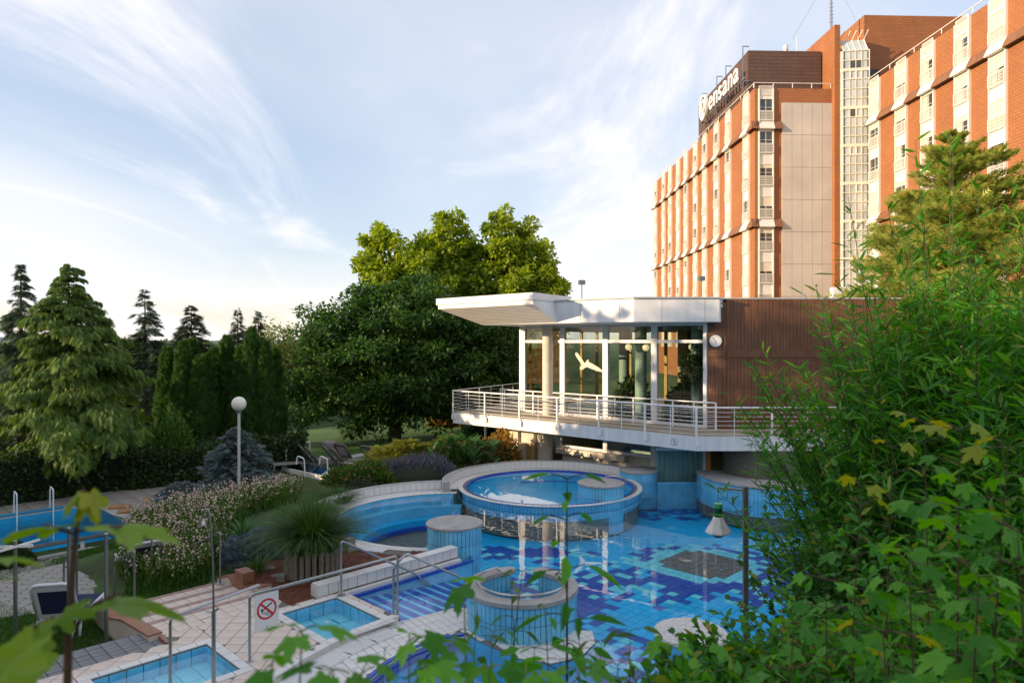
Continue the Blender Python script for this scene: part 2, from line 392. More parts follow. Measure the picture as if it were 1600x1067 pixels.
FARP = [P(445, 735, -0.35), P(462, 725, -0.35), P(516, 736, -0.35), P(502, 747, -0.35)]
FARP = [(p.x, p.y) for p in FARP]

def sstep(a, b, x):
    t = min(1, max(0, (x-a)/(b-a))); return t*t*(3-2*t)
def ab(x, y): return x*AX[0]+y*AX[1], x*BX[0]+y*BX[1]
STA, STB = ab(-6.05, 12.07), ab(-4.28, 13.44)      # stairs: a from STA[0] .. , b decreasing
def ground(x, y):
    a, b = ab(x, y)
    z = -0.08
    low = sstep(-12.2, -13.9, b)                   # lower garden, beyond the stairs
    z = z*(1-low) + ZL*low
    # flower bank between the lower garden and the pools
    z += 0.75*math.exp(-(((x+7.2)/2.6)**2+((y-20.3)/3.2)**2)) + 0.25*math.exp(-(((x+5.4)/1.5)**2+((y-17.2)/1.6)**2))
    z += 0.45*math.exp(-(((x+3.0)/2.8)**2+((y-27.3)/1.8)**2))
    far = sstep(26.5, 30, y)*sstep(3, -1, x)
    z = z*(1-far) + (-0.35)*far
    # the land falls away behind the garden on the left
    f2 = sstep(36, 90, y)*sstep(-3, -20, x)
    z -= 6*f2
    z -= 5*sstep(300, 1500, y)
    # bank up to the photographer, and the slope on the right under the shrubs
    nb = sstep(10.2, 1.5, y)
    z = z*(1-nb) + 3.45*nb
    rt = sstep(9.6, 15.5, x)*sstep(30, 20, y)
    z += 1.6*rt*(1-nb)
    z += 1.5*sstep(11, 20, x)*sstep(24, 32, y)
    z += 0.03*math.sin(x*1.7+y*0.6)*math.cos(y*1.3-x*0.4)*(1 if y < 60 else 3)
    return z
def build_ground():
    from mathutils.geometry import delaunay_2d_cdt
    def lines(lo, hi, step, far):
        L = list(np.arange(lo, hi+1e-6, step)); s = step; v = hi
        while v < far: s *= 1.45; v += s; L.append(v)
        s = step; v = lo
        while v > -far: s *= 1.45; v -= s; L.insert(0, v)
        return L
    xs = lines(-34, 26, 0.6, 9000); ys = lines(-4, 62, 0.6, 9000)
    vs = [Vector((x+0.0013*j, y+0.0017*i)) for i, x in enumerate(xs) for j, y in enumerate(ys)]
    es = []
    holes = [PB, LAP, FARP] + [[(o[0]+ua[0]*a+ub[0]*b_, o[1]+ua[1]*a+ub[1]*b_) for a, b_ in ((-.05,-.05),(la+.05,-.05),(la+.05,lb+.05),(-.05,lb+.05))] for (o, ua, ub, la, lb) in (((-4.31, 13.03), AX, BX, 1.16, 1.62), ((-6.35, 10.50), AX, BX, 1.72, 1.3))]
    for h in holes:
        b = len(vs); vs += [Vector(p) for p in h]; es += [(b+i, b+(i+1) % len(h)) for i in range(len(h))]
    r = delaunay_2d_cdt(vs, es, [], 0, 1e-4)
    ov, of = r[0], r[2]; keep = []
    for f in of:
        c = (sum(ov[i][0] for i in f)/len(f), sum(ov[i][1] for i in f)/len(f))
        if any(inside(c, h) for h in holes): continue
        keep.append(tuple(f))
    me = bpy.data.meshes.new('ground'); me.from_pydata([(v[0], v[1], ground(v[0], v[1])) for v in ov], [], keep)
    me.polygons.foreach_set('use_smooth', [True]*len(keep))
    o = bpy.data.objects.new('ground', me); COL.objects.link(o); o['kind'] = 'structure'
    m = bpy.data.materials.new('ground_cover'); m.use_nodes = True; t = m.node_tree; b = t.nodes['Principled BSDF']
    co = t.nodes.new('ShaderNodeTexCoord'); nz = t.nodes.new('ShaderNodeTexNoise'); nz.inputs['Scale'].default_value = 0.8; nz.inputs['Detail'].default_value = 8
    t.links.new(co.outputs['Object'], nz.inputs['Vector'])
    rp = t.nodes.new('ShaderNodeValToRGB'); e = rp.color_ramp.elements
    e[0].position = 0.34; e[0].color = (0.030, 0.045, 0.014, 1); e[1].position = 0.66; e[1].color = (0.06, 0.125, 0.022, 1)
    t.links.new(nz.outputs['Fac'], rp.inputs[0]); t.links.new(rp.outputs[0], b.inputs['Base Color']); b.inputs['Roughness'].default_value = 0.95
    bp = t.nodes.new('ShaderNodeBump'); bp.inputs['Strength'].default_value = 0.8; bp.inputs['Distance'].default_value = 0.1
    n2 = t.nodes.new('ShaderNodeTexNoise'); n2.inputs['Scale'].default_value = 14; t.links.new(co.outputs['Object'], n2.inputs['Vector'])
    t.links.new(n2.outputs['Fac'], bp.inputs['Height']); t.links.new(bp.outputs[0], b.inputs['Normal'])
    me.materials.append(m); return o
GROUND = build_ground()

# ------------------------------------------------------------------ main pool: basin, floor tiles, water
ZF = -0.95
b = MB(); b.prism(PB, ZF-0.4, ZF-0.012, top=True, bottom=True)
n = len(PB)
for i in range(n):                                   # basin walls below the water
    p, q = PB[i], PB[(i+1) % n]; b.add([(p[0],p[1],ZF-0.3),(q[0],q[1],ZF-0.3),(q[0],q[1],0.03),(p[0],p[1],0.03)], [(0,1,2,3)], 1)
basin = struct('pool_basin', b, [M['poolgrout'], M['walltile']])
def in_navy(c):
    x, y = c
    px = CX + x/y*F; py = CY + (H-ZF)*F/y
    n1 = math.sin(x*1.3+0.7)*0.7+math.sin(y*0.9+x*0.5)*0.8+math.sin(x*2.9-y*1.7)*0.45
    cen = 905-0.36*(px-905)                          # the dark field runs as a diagonal swathe towards the right
    d1 = abs((y-18.2)-0.25*(x-4.6))/2.2              # main swathe
    v = 1.15-d1+0.35*n1
    if x < 0.8: v -= (0.8-x)*0.8
    v2 = 1.0-math.hypot((x-(-0.2))/2.3, (y-20.3)/0.55)
    v3 = 1.0-math.hypot((x-1.7)/1.5, (y-12.6)/2.2)
    return max(v-0.35, v2, v3*0.4+0.16*n1-0.25)
def pick_floor(ij, c):
    r = random.Random(ij[0]*7919+ij[1]*104729); x, y = c
    d = math.hypot(x-5.3, y-19.3)
    if d < 1.1: return 3
    if d < 1.5: return 2
    dm = min(math.hypot(x+3.9, y-22.0)-0.85, math.hypot(x+2.7, y-22.1)-0.85, math.hypot(x+3.3, y-21.4)-0.9)
    if dm < 0: return 3
    v = in_navy(c)
    if y > 24 and x > 4: return 1 if r.random() < 0.5 else 0
    if v > 0.12: return 1 if r.random() < 0.84 else 2
    if v > -0.22:
        q = r.random(); return 1 if q < 0.35 else (2 if q < 0.62 else 0)
    return 2 if r.random() < 0.012 else 0
floor_poly = [p for p in PB]
pave([floor_poly], AX, BX, 0.25, 0.25, 0.014, ZF-0.012, ZF, [M['bluetile'], M['navytile'], M['cyantile'], M['greymosaic']], pick_floor, basin, limit=300, rest_name='tile_field', jitter=0.0)
b = MB(); b.add([(p[0], p[1], 0.0) for p in PB], [tuple(range(len(PB)))] if area(PB) > 0 else [tuple(reversed(range(len(PB))))])
struct('pool_water', b, M['water'])

# submerged entry steps with dark bands, along A from the step corner
sc = Vector((-3.3, 14.15))
def AB(a, bb, o=sc): return (o.x+AX[0]*a+BX[0]*bb, o.y+AX[1]*a+BX[1]*bb)
steps = thing('pool_entry_steps', 'pale blue submerged entry steps with dark blue bands beside the handrails', 'pool steps', (-2.6, 13.9, ZF))
for k in range(9):
    a0, a1 = 0.02+k*0.30, 0.02+(k+1)*0.30
    zt = -0.08-0.028*k
    bb = MB(); bb.prism([AB(a0,0.02), AB(a1,0.02), AB(a1,1.66), AB(a0,1.66)], ZF, zt); bb.build('step', M['walltile'], steps)
    bb = MB(); bb.prism([AB(a0+.14,0.03), AB(a1-.005,0.03), AB(a1-.005,1.65), AB(a0+.14,1.65)], zt, zt+0.004, bottom=False); bb.build('step_band', M['trimblue'], steps)
b = MB(); 
for k in range(12): b.prism([AB(k*.28+.01,-0.03), AB(k*.28+.275,-0.03), AB(k*.28+.275,0.05), AB(k*.28+.01,0.05)], -0.02, 0.035)
b.build('edge_trim', M['trimblue'], steps)
b = MB()
for k in range(6): b.prism([AB(-0.05,k*.28+.01), AB(0.03,k*.28+.01), AB(0.03,k*.28+.275), AB(-0.05,k*.28+.275)], -0.02, 0.035)
b.build('edge_trim', M['trimblue'], steps)

# ------------------------------------------------------------------ rings of tiles round cylinders and curved walls
def ring_tiles(c, r, a0, a1, z0, z1, tw, parent, m, out=1, gap=0.012, th=0.015, indiv=True, name='tile', rows=1, mats=None):
    """a curved row of tiles on a cylinder of radius r (facing out or in); one shared mesh turned about the centre"""
    L = radians(abs(a1-a0))*r; n = max(1, int(round(L/tw))); da = (a1-a0)/n
    joined = MB()
    for j in range(rows):
        za, zb = z0+(z1-z0)*j/rows+gap/2, z0+(z1-z0)*(j+1)/rows-gap/2
        def shape(b, aa):
            h = radians(abs(da))/2-gap/2/r; seg = 2 if r*abs(radians(da)) > 0.15 else 1
            ri, ro = (r-0.02, r+th) if out > 0 else (r-th, r+0.02)
            an = [aa-h+2*h*i/seg for i in range(seg+1)]
            pts = [(ro*cos(t), ro*sin(t)) for t in an]+[(ri*cos(t), ri*sin(t)) for t in reversed(an)]
            b.prism(pts, za, zb)
        if indiv:
            b = MB(); shape(b, 0.0); me = b.mesh(name, m)
            for i in range(n):
                o = bpy.data.objects.new(name, me if mats is None else me); COL.objects.link(o)
                o.location = (c[0], c[1], 0); o.rotation_euler = (0, 0, radians(a0+da*(i+0.5))); o.parent = parent
                if parent.type == 'EMPTY': o.matrix_parent_inverse = Matrix.Translation(-parent.location)
        else:
            for i in range(n): 
                bb = MB(); shape(bb, radians(a0+da*(i+0.5)))
                joined.add([(v[0]+c[0], v[1]+c[1], v[2]) for v in bb.v], bb.f)
    if not indiv:
        o = joined.build(name+'_ring', m, parent); o['kind'] = 'stuff'
def ringwall(b, c, ri, ro, a0, a1, z0, z1, seg=48, m=None):
    n = max(2, int(seg*abs(a1-a0)/360)+1)
    A = arc(c, ro, a0, a1, n); B = arc(c, ri, a0, a1, n)
    for i in range(n):
        b.add([(*A[i],z0),(*A[i+1],z0),(*B[i+1],z0),(*B[i],z0),(*A[i],z1),(*A[i+1],z1),(*B[i+1],z1),(*B[i],z1)],
              [(4,5,6,7),(0,1,5,4),(2,3,7,6)] + ([(3,0,4,7)] if i == 0 else []) + ([(1,2,6,5)] if i == n-1 else []), m)
def pedestal(name, label, c, r, ztop, tw=0.10, zlow=-1.0):
    t = thing(name, label, 'pool pillar', (c[0], c[1], zlow))
    b = MB(); b.lathe([(r, zlow), (r, ztop-0.06)], (c[0], c[1], 0), 40); b.build('core', M['grout'], t, smooth=True)
    nrow = 3
    ring_tiles(c, r, 0, 360, zlow+0.1, ztop-0.07, tw, t, M['walltile'], rows=4, indiv=False)
    b = MB(); b.lathe([(r-0.02, ztop-0.07), (r+0.045, ztop-0.065), (r+0.05, ztop-0.015), (r+0.03, ztop), (0.0, ztop+0.012)], (c[0], c[1], 0), 48); b.build('top_slab', M['coping'], t, smooth=True)
    return t
pedestal('tiled_pillar', 'round pale blue tiled pillar with grey top beside the pool entry steps', (-1.44, 17.42), 0.66, 0.70)
pedestal('tiled_pillar', 'round blue tiled pillar with grey top on the rim of the raised round pool', (2.9, 22.7), 0.72, 0.63)
pedestal('tiled_pillar', 'low round blue tiled pillar beside the water curtain under the balcony', (4.72, 26.0), 0.68, 0.44)

# raised round pool
t = thing('round_pool', 'raised round pool with white tiled rim in front of the pavilion', 'pool', (C2[0], C2[1], -0.9))
b = MB(); ringwall(b, C2, R2, R2+0.16, 0, 360, -0.9, 0.135, 72); b.build('basin_wall', M['grout'], t)
ring_tiles(C2, R2+0.16, 180, 395, -0.35, 0.12, 0.12, t, M['walltile'], rows=2, indiv=False)
b = MB(); b.add([(*p, 0.012) for p in arc(C2, R2, 0, 354, 59)], [tuple(range(60))]); b.build('floor', M['bluetile'], t)
b = MB(); ringwall(b, C2, R2-0.012, R2-0.004, 0, 360, -0.62, 0.06, 72); b.build('inner_lining', M['bluetile'], t)
b = MB(); ringwall(b, C2, R2-0.02, R2+0.03, 0, 360, 0.06, 0.15, 72); b.build('trim_ring', M['trimblue'], t)
ring_tiles(C2, R2+0.165, 0, 360, 0.132, 0.168, 0.26, t, M['whitetile'], th=0.14, gap=0.01)
b = MB(); b.add([(*p, 0.115) for p in arc(C2, R2-0.005, 0, 355, 71)], [tuple(range(72))]); w = b.build('water', M['tubwater'], t)
# steel curve lying in the round pool and its grab hoop
b = MB(); b.tube([(C2[0]+2.45*cos(radians(a)), C2[1]-1.1+2.45*sin(radians(a)), 0.02) for a in range(30, 120, 6)], 0.03, 6); b.build('floor_line', M['trimblue'], t)
hp = (2.9, 22.7)
b = MB(); b.tube([(hp[0]+0.80*cos(radians(a)), hp[1]+0.80*sin(radians(a)), 0.66+0.05*sin(radians((a+20)*2))) for a in range(-15, 75, 8)], 0.02, 6, cap=True)
b.tube([(hp[0]+0.80*cos(radians(-15)), hp[1]+0.80*sin(radians(-15)), z) for z in (0.64, 0.35)], 0.02, 6); b.build('grab_rail', M['steel'], t, smooth=True)

# tiled bench wall that sweeps round behind the round pool and the shell pool
t = thing('curved_tiled_wall', 'low curved white tiled wall sweeping round behind the raised round pool', 'wall', (C2[0], C2[1]+3.6, -0.5))
b = MB(); ringwall(b, C2, R2+0.17, R2+0.62, 35, 187, -0.6, 0.10, 60, 0); ringwall(b, C2, R2+0.62, R2+0.86, 28, 191, -0.6, 0.40, 60, 1); b.build('core', [M['grout'], M['coping']], t)
ring_tiles(C2, R2+0.62, 28, 191, 0.12, 0.39, 0.22, t, M['whitetile'], out=-1)
ring_tiles(C2, R2+0.61, 35, 187, 0.10, 0.115, 0.24, t, M['whitetile'], out=-1, th=0.42)
ring_tiles(C2, R2+0.86, 150, 191, -0.2, 0.39, 0.24, t, M['whitetile'])
t = thing('shell_pool_wall', 'curved white tiled rim wall with grating behind the shell shaped pool', 'wall', (C1[0], C1[1]+3.3, -0.5))
b = MB(); ringwall(b, C1, R1+0.05, R1+0.60, 88, 262, -0.6, 0.04, 60, 0); ringwall(b, C1, R1+0.60, R1+0.84, 97, 240, -0.6, 0.34, 60, 1); b.build('core', [M['grout'], M['coping']], t)
ring_tiles(C1, R1+0.60, 97, 240, 0.06, 0.33, 0.22, t, M['whitetile'], out=-1)
b = MB()
for i in range(200):
    a = radians(92+i*0.8); b.obox((C1[0]+(R1+0.40)*cos(a), C1[1]+(R1+0.40)*sin(a), 0.055), (cos(a)*0.15, sin(a)*0.15, 0), (-sin(a)*0.016, cos(a)*0.016, 0), (0,0,0.012))
b.build('overflow_grating', M['white'], t)['kind'] = 'stuff'
ring_tiles(C1, R1+0.22, 88, 262, 0.038, 0.06, 0.25, t, M['whitetile'], out=-1, th=0.22)
# bench steps inside the shell pool
b = MB(); ringwall(b, C1, R1-0.38, R1-0.01, 84, 240, -0.9, -0.30, 60); b.build('bench', M['walltile'], t)
b = MB(); ringwall(b, C1, R1-0.75, R1-0.38, 80, 240, -0.9, -0.62, 60); b.build('bench', M['bluetile'], t)
b = MB(); ringwall(b, C1, R1-0.85, R1-0.75, 78, 240, -0.94, -0.80, 60); b.build('bench_trim', M['trimblue'], t)
# front rim of the shell pool, with the tiled face towards the flower bed
b = MB(); ringwall(b, C1, R1+0.05, R1+0.16, 230, 282, -0.8, 0.03, 60); b.build('front_core', M['grout'], t)
ring_tiles(C1, R1+0.16, 232, 281, -0.42, 0.02, 0.21, t, mat('bed_face_tile', (0.42, 0.38, 0.34), 0.6, 0.15, 2), rows=2)
ring_tiles(C1, R1+0.17, 230, 282, 0.03, 0.055, 0.26, t, M['whitetile'], th=0.02)
b = MB(); ringwall(b, C1, R1-0.03, R1+0.19, 230, 282, 0.03, 0.06, 60); b.build('front_rim', M['whitetile'], t)

# straight tiled wall along the flower bed
t = thing('bed_edge_wall', 'straight low white tiled wall between bark bed and entry steps', 'wall', (-2.5, 15.2, -0.4))
W0 = Vector(AB(-0.62, -0.20)); W1v = Vector(AB(3.05, -0.20))
b = MB(); b.prism([AB(-0.62,-0.40), AB(3.05,-0.40), AB(3.05,-0.17), AB(-0.62,-0.17)], -0.6, 0.34); b.build('core', M['grout'], t)
k = 0; a = -0.62
while a < 3.0:
    b = MB(); b.prism([AB(a+.006,-0.172), AB(a+.222,-0.172), AB(a+.222,-0.155), AB(a+.006,-0.155)], 0.13, 0.335); b.build('tile', M['whitetile'], t)
    b = MB(); b.prism([AB(a+.004,-0.41), AB(a+.224,-0.41), AB(a+.224,-0.145), AB(a+.004,-0.145)], 0.34, 0.36); b.build('cap_tile', M['whitetile'], t)
    b = MB(); b.prism([AB(a+.006,-0.415), AB(a+.222,-0.415), AB(a+.222,-0.40), AB(a+.006,-0.40)], 0.05, 0.335); b.build('tile', M['whitetile'], t)
    a += 0.229
b = MB(); b.prism([AB(-0.06,-0.155), AB(3.05,-0.155), AB(3.05,-0.03), AB(-0.06,-0.03)], -0.6, 0.10); b.build('ledge', M['whitetile'], t)
b = MB(); b.prism([AB(-0.64,-0.40), AB(-0.62,-0.40), AB(-0.62,-0.16), AB(-0.64,-0.16)], 0.12, 0.335); b.build('end_tile', M['whitetile'], t)

# ------------------------------------------------------------------ terrace, foot pools, stairs
def foot_rect(corner, la, lb): return (corner, AX, BX, la, lb)
FP1o = (-4.31, 13.03); FP2o = (-6.35, 10.50)
FP1 = (FP1o, AX, BX, 1.16, 1.62); FP2 = (FP2o, AX, BX, 1.72, 1.3)
curve = [P(622,962,ZT), P(600,971,ZT), P(560,986,ZT), P(516,1006,ZT), P(470,1031,ZT), P(430,1058,ZT), P(395,1090,ZT), P(372,1130,ZT)]
curve = [(p.x, p.y) for p in curve]
T = [(-8.9, 8.7), (-5.78, 11.8), (-6.05, 12.07), (-4.5, 13.65), (-4.28, 13.44), (-3.85, 13.87), AB(-0.06,-0.16), AB(-0.06,1.72)] + curve + [(-4.3, 8.6)]
pieces = []
for pc in minus_rect(T, *FP1): pieces += minus_rect(pc, *FP2)
terr = MB()
for pc in pieces: terr.prism(pc, -0.7, ZT-0.012)
terrace = struct('terrace', terr, M['grout'])
U45 = (1.0, 0.0); V45 = (0.0, 1.0)
pieces2 = []
def grow(fr, g): (o, ua, ub, la, lb) = fr; return ((o[0]-ua[0]*g-ub[0]*g, o[1]-ua[1]*g-ub[1]*g), ua, ub, la+2*g, lb+2*g)
for pc in minus_rect(T, *grow(FP1, 0.17)): pieces2 += minus_rect(pc, *grow(FP2, 0.17))
pave(pieces2, U45, V45, 0.30, 0.30, 0.013, ZT-0.012, ZT, [M['beigetile']], lambda ij, c: 0, terrace, limit=300)
def foot_pool(fr, label):
    (o, ua, ub, la, lb) = fr
    q = lambda a, bb: (o[0]+ua[0]*a+ub[0]*bb, o[1]+ua[1]*a+ub[1]*bb)
    t = thing('foot_pool', label, 'foot pool', (*q(la/2, lb/2), -0.3))
    b = MB(); b.prism([q(-.1,-.1), q(la+.1,-.1), q(la+.1,lb+.1), q(-.1,lb+.1)], -0.32, -0.17); b.build('basin', M['poolgrout'], t)
    light = mat('foot_pool_tile', (0.26, 0.68, 0.80), 0.3, 0.08, 2)
    pave([[q(0,0), q(la,0), q(la,lb), q(0,lb)]], ua, ub, 0.29, 0.29, 0.012, -0.17, -0.158, [light], lambda ij, c: 0, t, org=o, jitter=0)
    for (s, e, nx) in (((0,0),(la,0),(0,1)), ((0,lb),(la,lb),(0,-1)), ((0,0),(0,lb),(1,0)), ((la,0),(la,lb),(-1,0))):
        L = math.hypot(e[0]-s[0], e[1]-s[1]); nn = int(round(L/0.26))
        for i in range(nn):
            f0, f1 = (i+0.03)/nn, (i+0.97)/nn
            pa = (s[0]+(e[0]-s[0])*f0, s[1]+(e[1]-s[1])*f0); pb = (s[0]+(e[0]-s[0])*f1, s[1]+(e[1]-s[1])*f1)
            b = MB(); b.prism([q(*pa), q(*pb), q(pb[0]+nx[0]*.014, pb[1]+nx[1]*.014), q(pa[0]+nx[0]*.014, pa[1]+nx[1]*.014)], -0.155, 0.085); b.build('wall_tile', M['walltile'], t)
    # white coping tiles round the edge
    g = 0.165
    for (s, e, w0, w1) in (((-g,-g),(la+g,-g),(0,0),(0,g-.004)), ((-g,lb),(la+g,lb),(0,.004),(0,g)), ((-g,0),(-g,lb),(0,0),(g-.004,0)), ((la,0),(la,lb),(.004,0),(g,0))):
        L = math.hypot(e[0]-s[0], e[1]-s[1]); nn = int(round(L/0.30))
        for i in range(nn):
            f0, f1 = (i+0.02)/nn, (i+0.98)/nn
            pa = (s[0]+(e[0]-s[0])*f0, s[1]+(e[1]-s[1])*f0); pb = (s[0]+(e[0]-s[0])*f1, s[1]+(e[1]-s[1])*f1)
            b = MB(); b.prism([q(pa[0]+w0[0],pa[1]+w0[1]), q(pb[0]+w0[0],pb[1]+w0[1]), q(pb[0]+w1[0],pb[1]+w1[1]), q(pa[0]+w1[0],pa[1]+w1[1])], ZT-0.02, ZT+0.004); b.build('coping_tile', M['whitetile'], t)
    b = MB(); b.add([(*q(0,0),0.045), (*q(la,0),0.045), (*q(la,lb),0.045), (*q(0,lb),0.045)], [(3,2,1,0)]); b.build('water', M['tubwater'], t)
    return t, q
t, q = foot_pool(FP1, 'square light blue foot pool between the bark bed and the curved tiled kerb')
b = MB(); b.lathe([(0.055, 0), (0.055, 0.006), (0.0, 0.008)], (*q(0.75, 0.35), -0.157), 16); b.build('drain_cover', M['white'], t)
t, q = foot_pool(FP2, 'light blue foot pool under the outdoor shower')
b = MB(); c = q(1.02, 0.98)
for (x, y) in [(0,0),(1,0),(2,0),(0,1),(2,1),(0,2),(1,2),(2,2)]: b.box((c[0]+x*.06-.08, c[1]+y*.05-.06, -0.156), (c[0]+x*.06-.04, c[1]+y*.05-.03, -0.152))
for a0, a1 in (((-.12,-.1),(.12,-.1)), ((-.12,.12),(.12,.12)), ((-.12,-.1),(-.12,.12)), ((.12,-.1),(.12,.12))): b.beam((c[0]+a0[0], c[1]+a0[1], -0.154), (c[0]+a1[0], c[1]+a1[1], -0.154), 0.012, 0.006)
b.build('drain_grille', M['steel_dull'], t)

# stairs leading down from the terrace to the lower garden
t = thing('terrace_stairs', 'broad beige tiled stairs with pink nosing bands down to the hexagon paving', 'stairs', (-6.3, 14.2, -0.6))
tl, tr = Vector((-6.05, 12.07)), Vector((-4.5, 13.65))
sw = (tr-tl).length; so = tl
def ST(a, bb): return (so.x+AX[0]*a-BX[0]*bb, so.y+AX[1]*a-BX[1]*bb)    # bb runs down the stairs
zz = ZT; nst = 4; run = 0.78; drop = 0.125
for k in range(nst):
    z1 = ZT-drop*k-0.001 if k else ZT-0.001
    b0, b1 = run*k, run*(k+1)
    bb = MB(); bb.prism([ST(0,b0), ST(sw,b0), ST(sw,b1), ST(0,b1)], -0.9, z1-0.012); bb.build('tread', M['grout'], t)
    pave([[ST(0,b0), ST(sw,b0), ST(sw,b1-.16), ST(0,b1-.16)]], AX, (-BX[0],-BX[1]), 0.24, 0.235, 0.011, z1-0.012, z1, [M['beigetile']], lambda ij, c: 0, t, org=ST(0,b0))
    pave([[ST(0,b1-.16), ST(sw,b1-.16), ST(sw,b1), ST(0,b1)]], AX, (-BX[0],-BX[1]), 0.24, 0.17, 0.011, z1-0.012, z1+0.001, [M['pinktile']], lambda ij, c: 0, t, org=ST(0,b1-.16), name='nosing_tile')
LOWZ = ZL
for side, a in ((0, -0.22), (1, sw+0.02)):
    prof = [(0.0 if not side else 0.9, ZT+0.03), (1.45, ZT-0.10), (2.25, ZT-0.28), (2.5, ZT-0.12), (3.1, ZT-0.30), (3.3, LOWZ-0.2)]
    nb = MB(); na = 0.20
    for i in range(len(prof)-1):
        (p0, h0), (p1, h1) = prof[i], prof[i+1]
        if i == len(prof)-2: continue
        vs = [(*ST(a,p0),-0.9), (*ST(a+na,p0),-0.9), (*ST(a+na,p1),-0.9), (*ST(a,p1),-0.9), (*ST(a,p0),h0), (*ST(a+na,p0),h0), (*ST(a+na,p1),h1), (*ST(a,p1),h1)]
        nb.add(vs, [(3,2,1,0),(4,5,6,7),(0,1,5,4),(1,2,6,5),(2,3,7,6),(3,0,4,7)], 0)
        vs = [(*ST(a-.015,p0),h0+.002), (*ST(a+na+.015,p0),h0+.002), (*ST(a+na+.015,p1),h1+.002), (*ST(a-.015,p1),h1+.002), (*ST(a-.015,p0),h0+.035), (*ST(a+na+.015,p0),h0+.035), (*ST(a+na+.015,p1),h1+.035), (*ST(a-.015,p1),h1+.035)]
        nb.add(vs, [(3,2,1,0),(4,5,6,7),(0,1,5,4),(1,2,6,5),(2,3,7,6),(3,0,4,7)], 1)
    nb.build('cheek_wall', [M['beigetile'], M['browncop']], t)
b = MB(); e0 = ST(sw+0.02, 2.15); b.prism([ST(sw+0.0,1.75), ST(sw+0.26,1.75), ST(sw+0.26,2.15), ST(sw+0.0,2.15)], -0.5, ZT+0.13); b.build('end_block', M['browncop'], t)
b = MB()
for i in range(8): b.prism([(-5.78-AX[0]*.0+(-.0)+(-6.05+5.78)*1*i/8, 11.8+(12.07-11.8)*i/8), (-5.78+(-6.05+5.78)*(i+.96)/8, 11.8+(12.07-11.8)*(i+.96)/8), (-5.83+(-6.05+5.78)*(i+.96)/8, 11.75+(12.07-11.8)*(i+.96)/8), (-5.83+(-6.05+5.78)*i/8, 11.75+(12.07-11.8)*i/8)], -0.2, ZT+0.01)
b.build('edge_tile', M['browncop'], t)

# grating deck: white tiles, slotted channel and lagoon trim in front of the curved kerb
lag = [P(556,1088,0.02), P(572,1058,0.02), P(600,1034,0.02), P(640,1011,0.02), P(690,993,0.02), P(724,988,0.02), P(765,1008,0.02), P(810,1028,0.02), P(862,1036,0.02), P(908,1026,0.02), P(930,1004,0.02), P(926,985,0.02)]
lag = [(p.x, p.y) for p in lag]
deckp = curve[:-1][::-1] + [(-2.0,12.95), (-1.05, 13.62), (-0.75, 13.45)] + [(CW[0]+cos(radians(a))*RW*.9, CW[1]+sin(radians(a))*RW*.9) for a in (170, 200, 230, 260, 285, 310, 335)] + lag[::-1]
deck = MB(); deck.prism(deckp, -0.9, 0.0, 1, top=False); deck.prism(deckp, 0.0, 0.012, 0, bottom=False); deck = struct('grating_deck', deck, [M['grout'], M['walltile']])
def rp(p): return p
pave([deckp], (0.82, 0.572), (0.572, -0.82), 0.15, 0.30, 0.011, 0.012, 0.025, [M['whitetile']], lambda ij, c: 0, deck, limit=300)
b = MB()
def resample(pts, step):
    out = [Vector(pts[0])]; 
    for i in range(len(pts)-1):
        a, c = Vector(pts[i]), Vector(pts[i+1]); L = (c-a).length; n = max(1, int(L/step))
        for k in range(1, n+1): out.append(a+(c-a)*k/n)
    return out
cv = resample(curve, 0.045)
for i in range(8, len(cv)-1):
    tn = (cv[i+1]-cv[i]).normalized(); nn = Vector((-tn.y, tn.x)); 
    if nn.x < 0: nn = -nn
    c = cv[i]+nn*0.27; b.obox((c.x, c.y, 0.036), (nn.x*.20, nn.y*.20, 0), (tn.x*.013, tn.y*.013, 0), (0,0,.012))
b.build('overflow_grating', M['white'], deck)['kind'] = 'stuff'
kerb = MB(); cv2 = resample(curve, 0.24)
kt = thing('curved_kerb', 'curved white tiled kerb between the beige terrace and the slotted drain', 'kerb', (cv2[0].x, cv2[0].y, 0))
for i in range(len(cv2)-1):
    tn = (cv2[i+1]-cv2[i]); tn.normalize(); nn = Vector((-tn.y, tn.x)); 
    if nn.x < 0: nn = -nn
    p, q_ = cv2[i]+tn*.005, cv2[i+1]-tn*.005
    b = MB(); b.prism([(p.x,p.y), (q_.x,q_.y), (q_.x+nn.x*.02,q_.y+nn.y*.02), (p.x+nn.x*.02,p.y+nn.y*.02)], 0.02, ZT+0.0); b.build('tile', M['whitetile'], kt)
    b = MB(); b.prism([(p.x-nn.x*.12,p.y-nn.y*.12), (q_.x-nn.x*.12,q_.y-nn.y*.12), (q_.x+nn.x*.03,q_.y+nn.y*.03), (p.x+nn.x*.03,p.y+nn.y*.03)], ZT+0.001, ZT+0.016); b.build('cap_tile', M['whitetile'], kt)
b = MB(); b.lathe([(0.05,0),(0.05,0.03),(0.035,0.045),(0,0.047)], (*P(487,1013,ZT+.02).xy, ZT+0.016), 16); b.build('socket_cap', M['steel'], kt)
lt = resample(lag[:6], 0.2)
b = MB()
for i in range(len(lt)-1):
    p, q_ = lt[i], lt[i+1]; tn = (q_-p).normalized(); nn = Vector((tn.y, -tn.x))
    b.prism([(p.x-nn.x*.01,p.y-nn.y*.01), (q_.x-nn.x*.01,q_.y-nn.y*.01), (q_.x+nn.x*.06,q_.y+nn.y*.06), (p.x+nn.x*.06,p.y+nn.y*.06)], -0.25, 0.018)
b.build('trim_strip', M['trimblue'], deck)
b = MB(); b.tube([(p.x+0.10, p.y-0.16, 0.05) for p in lt[1:-2]], 0.016, 6); b.build('grab_rail', M['steel'], deck, smooth=True)

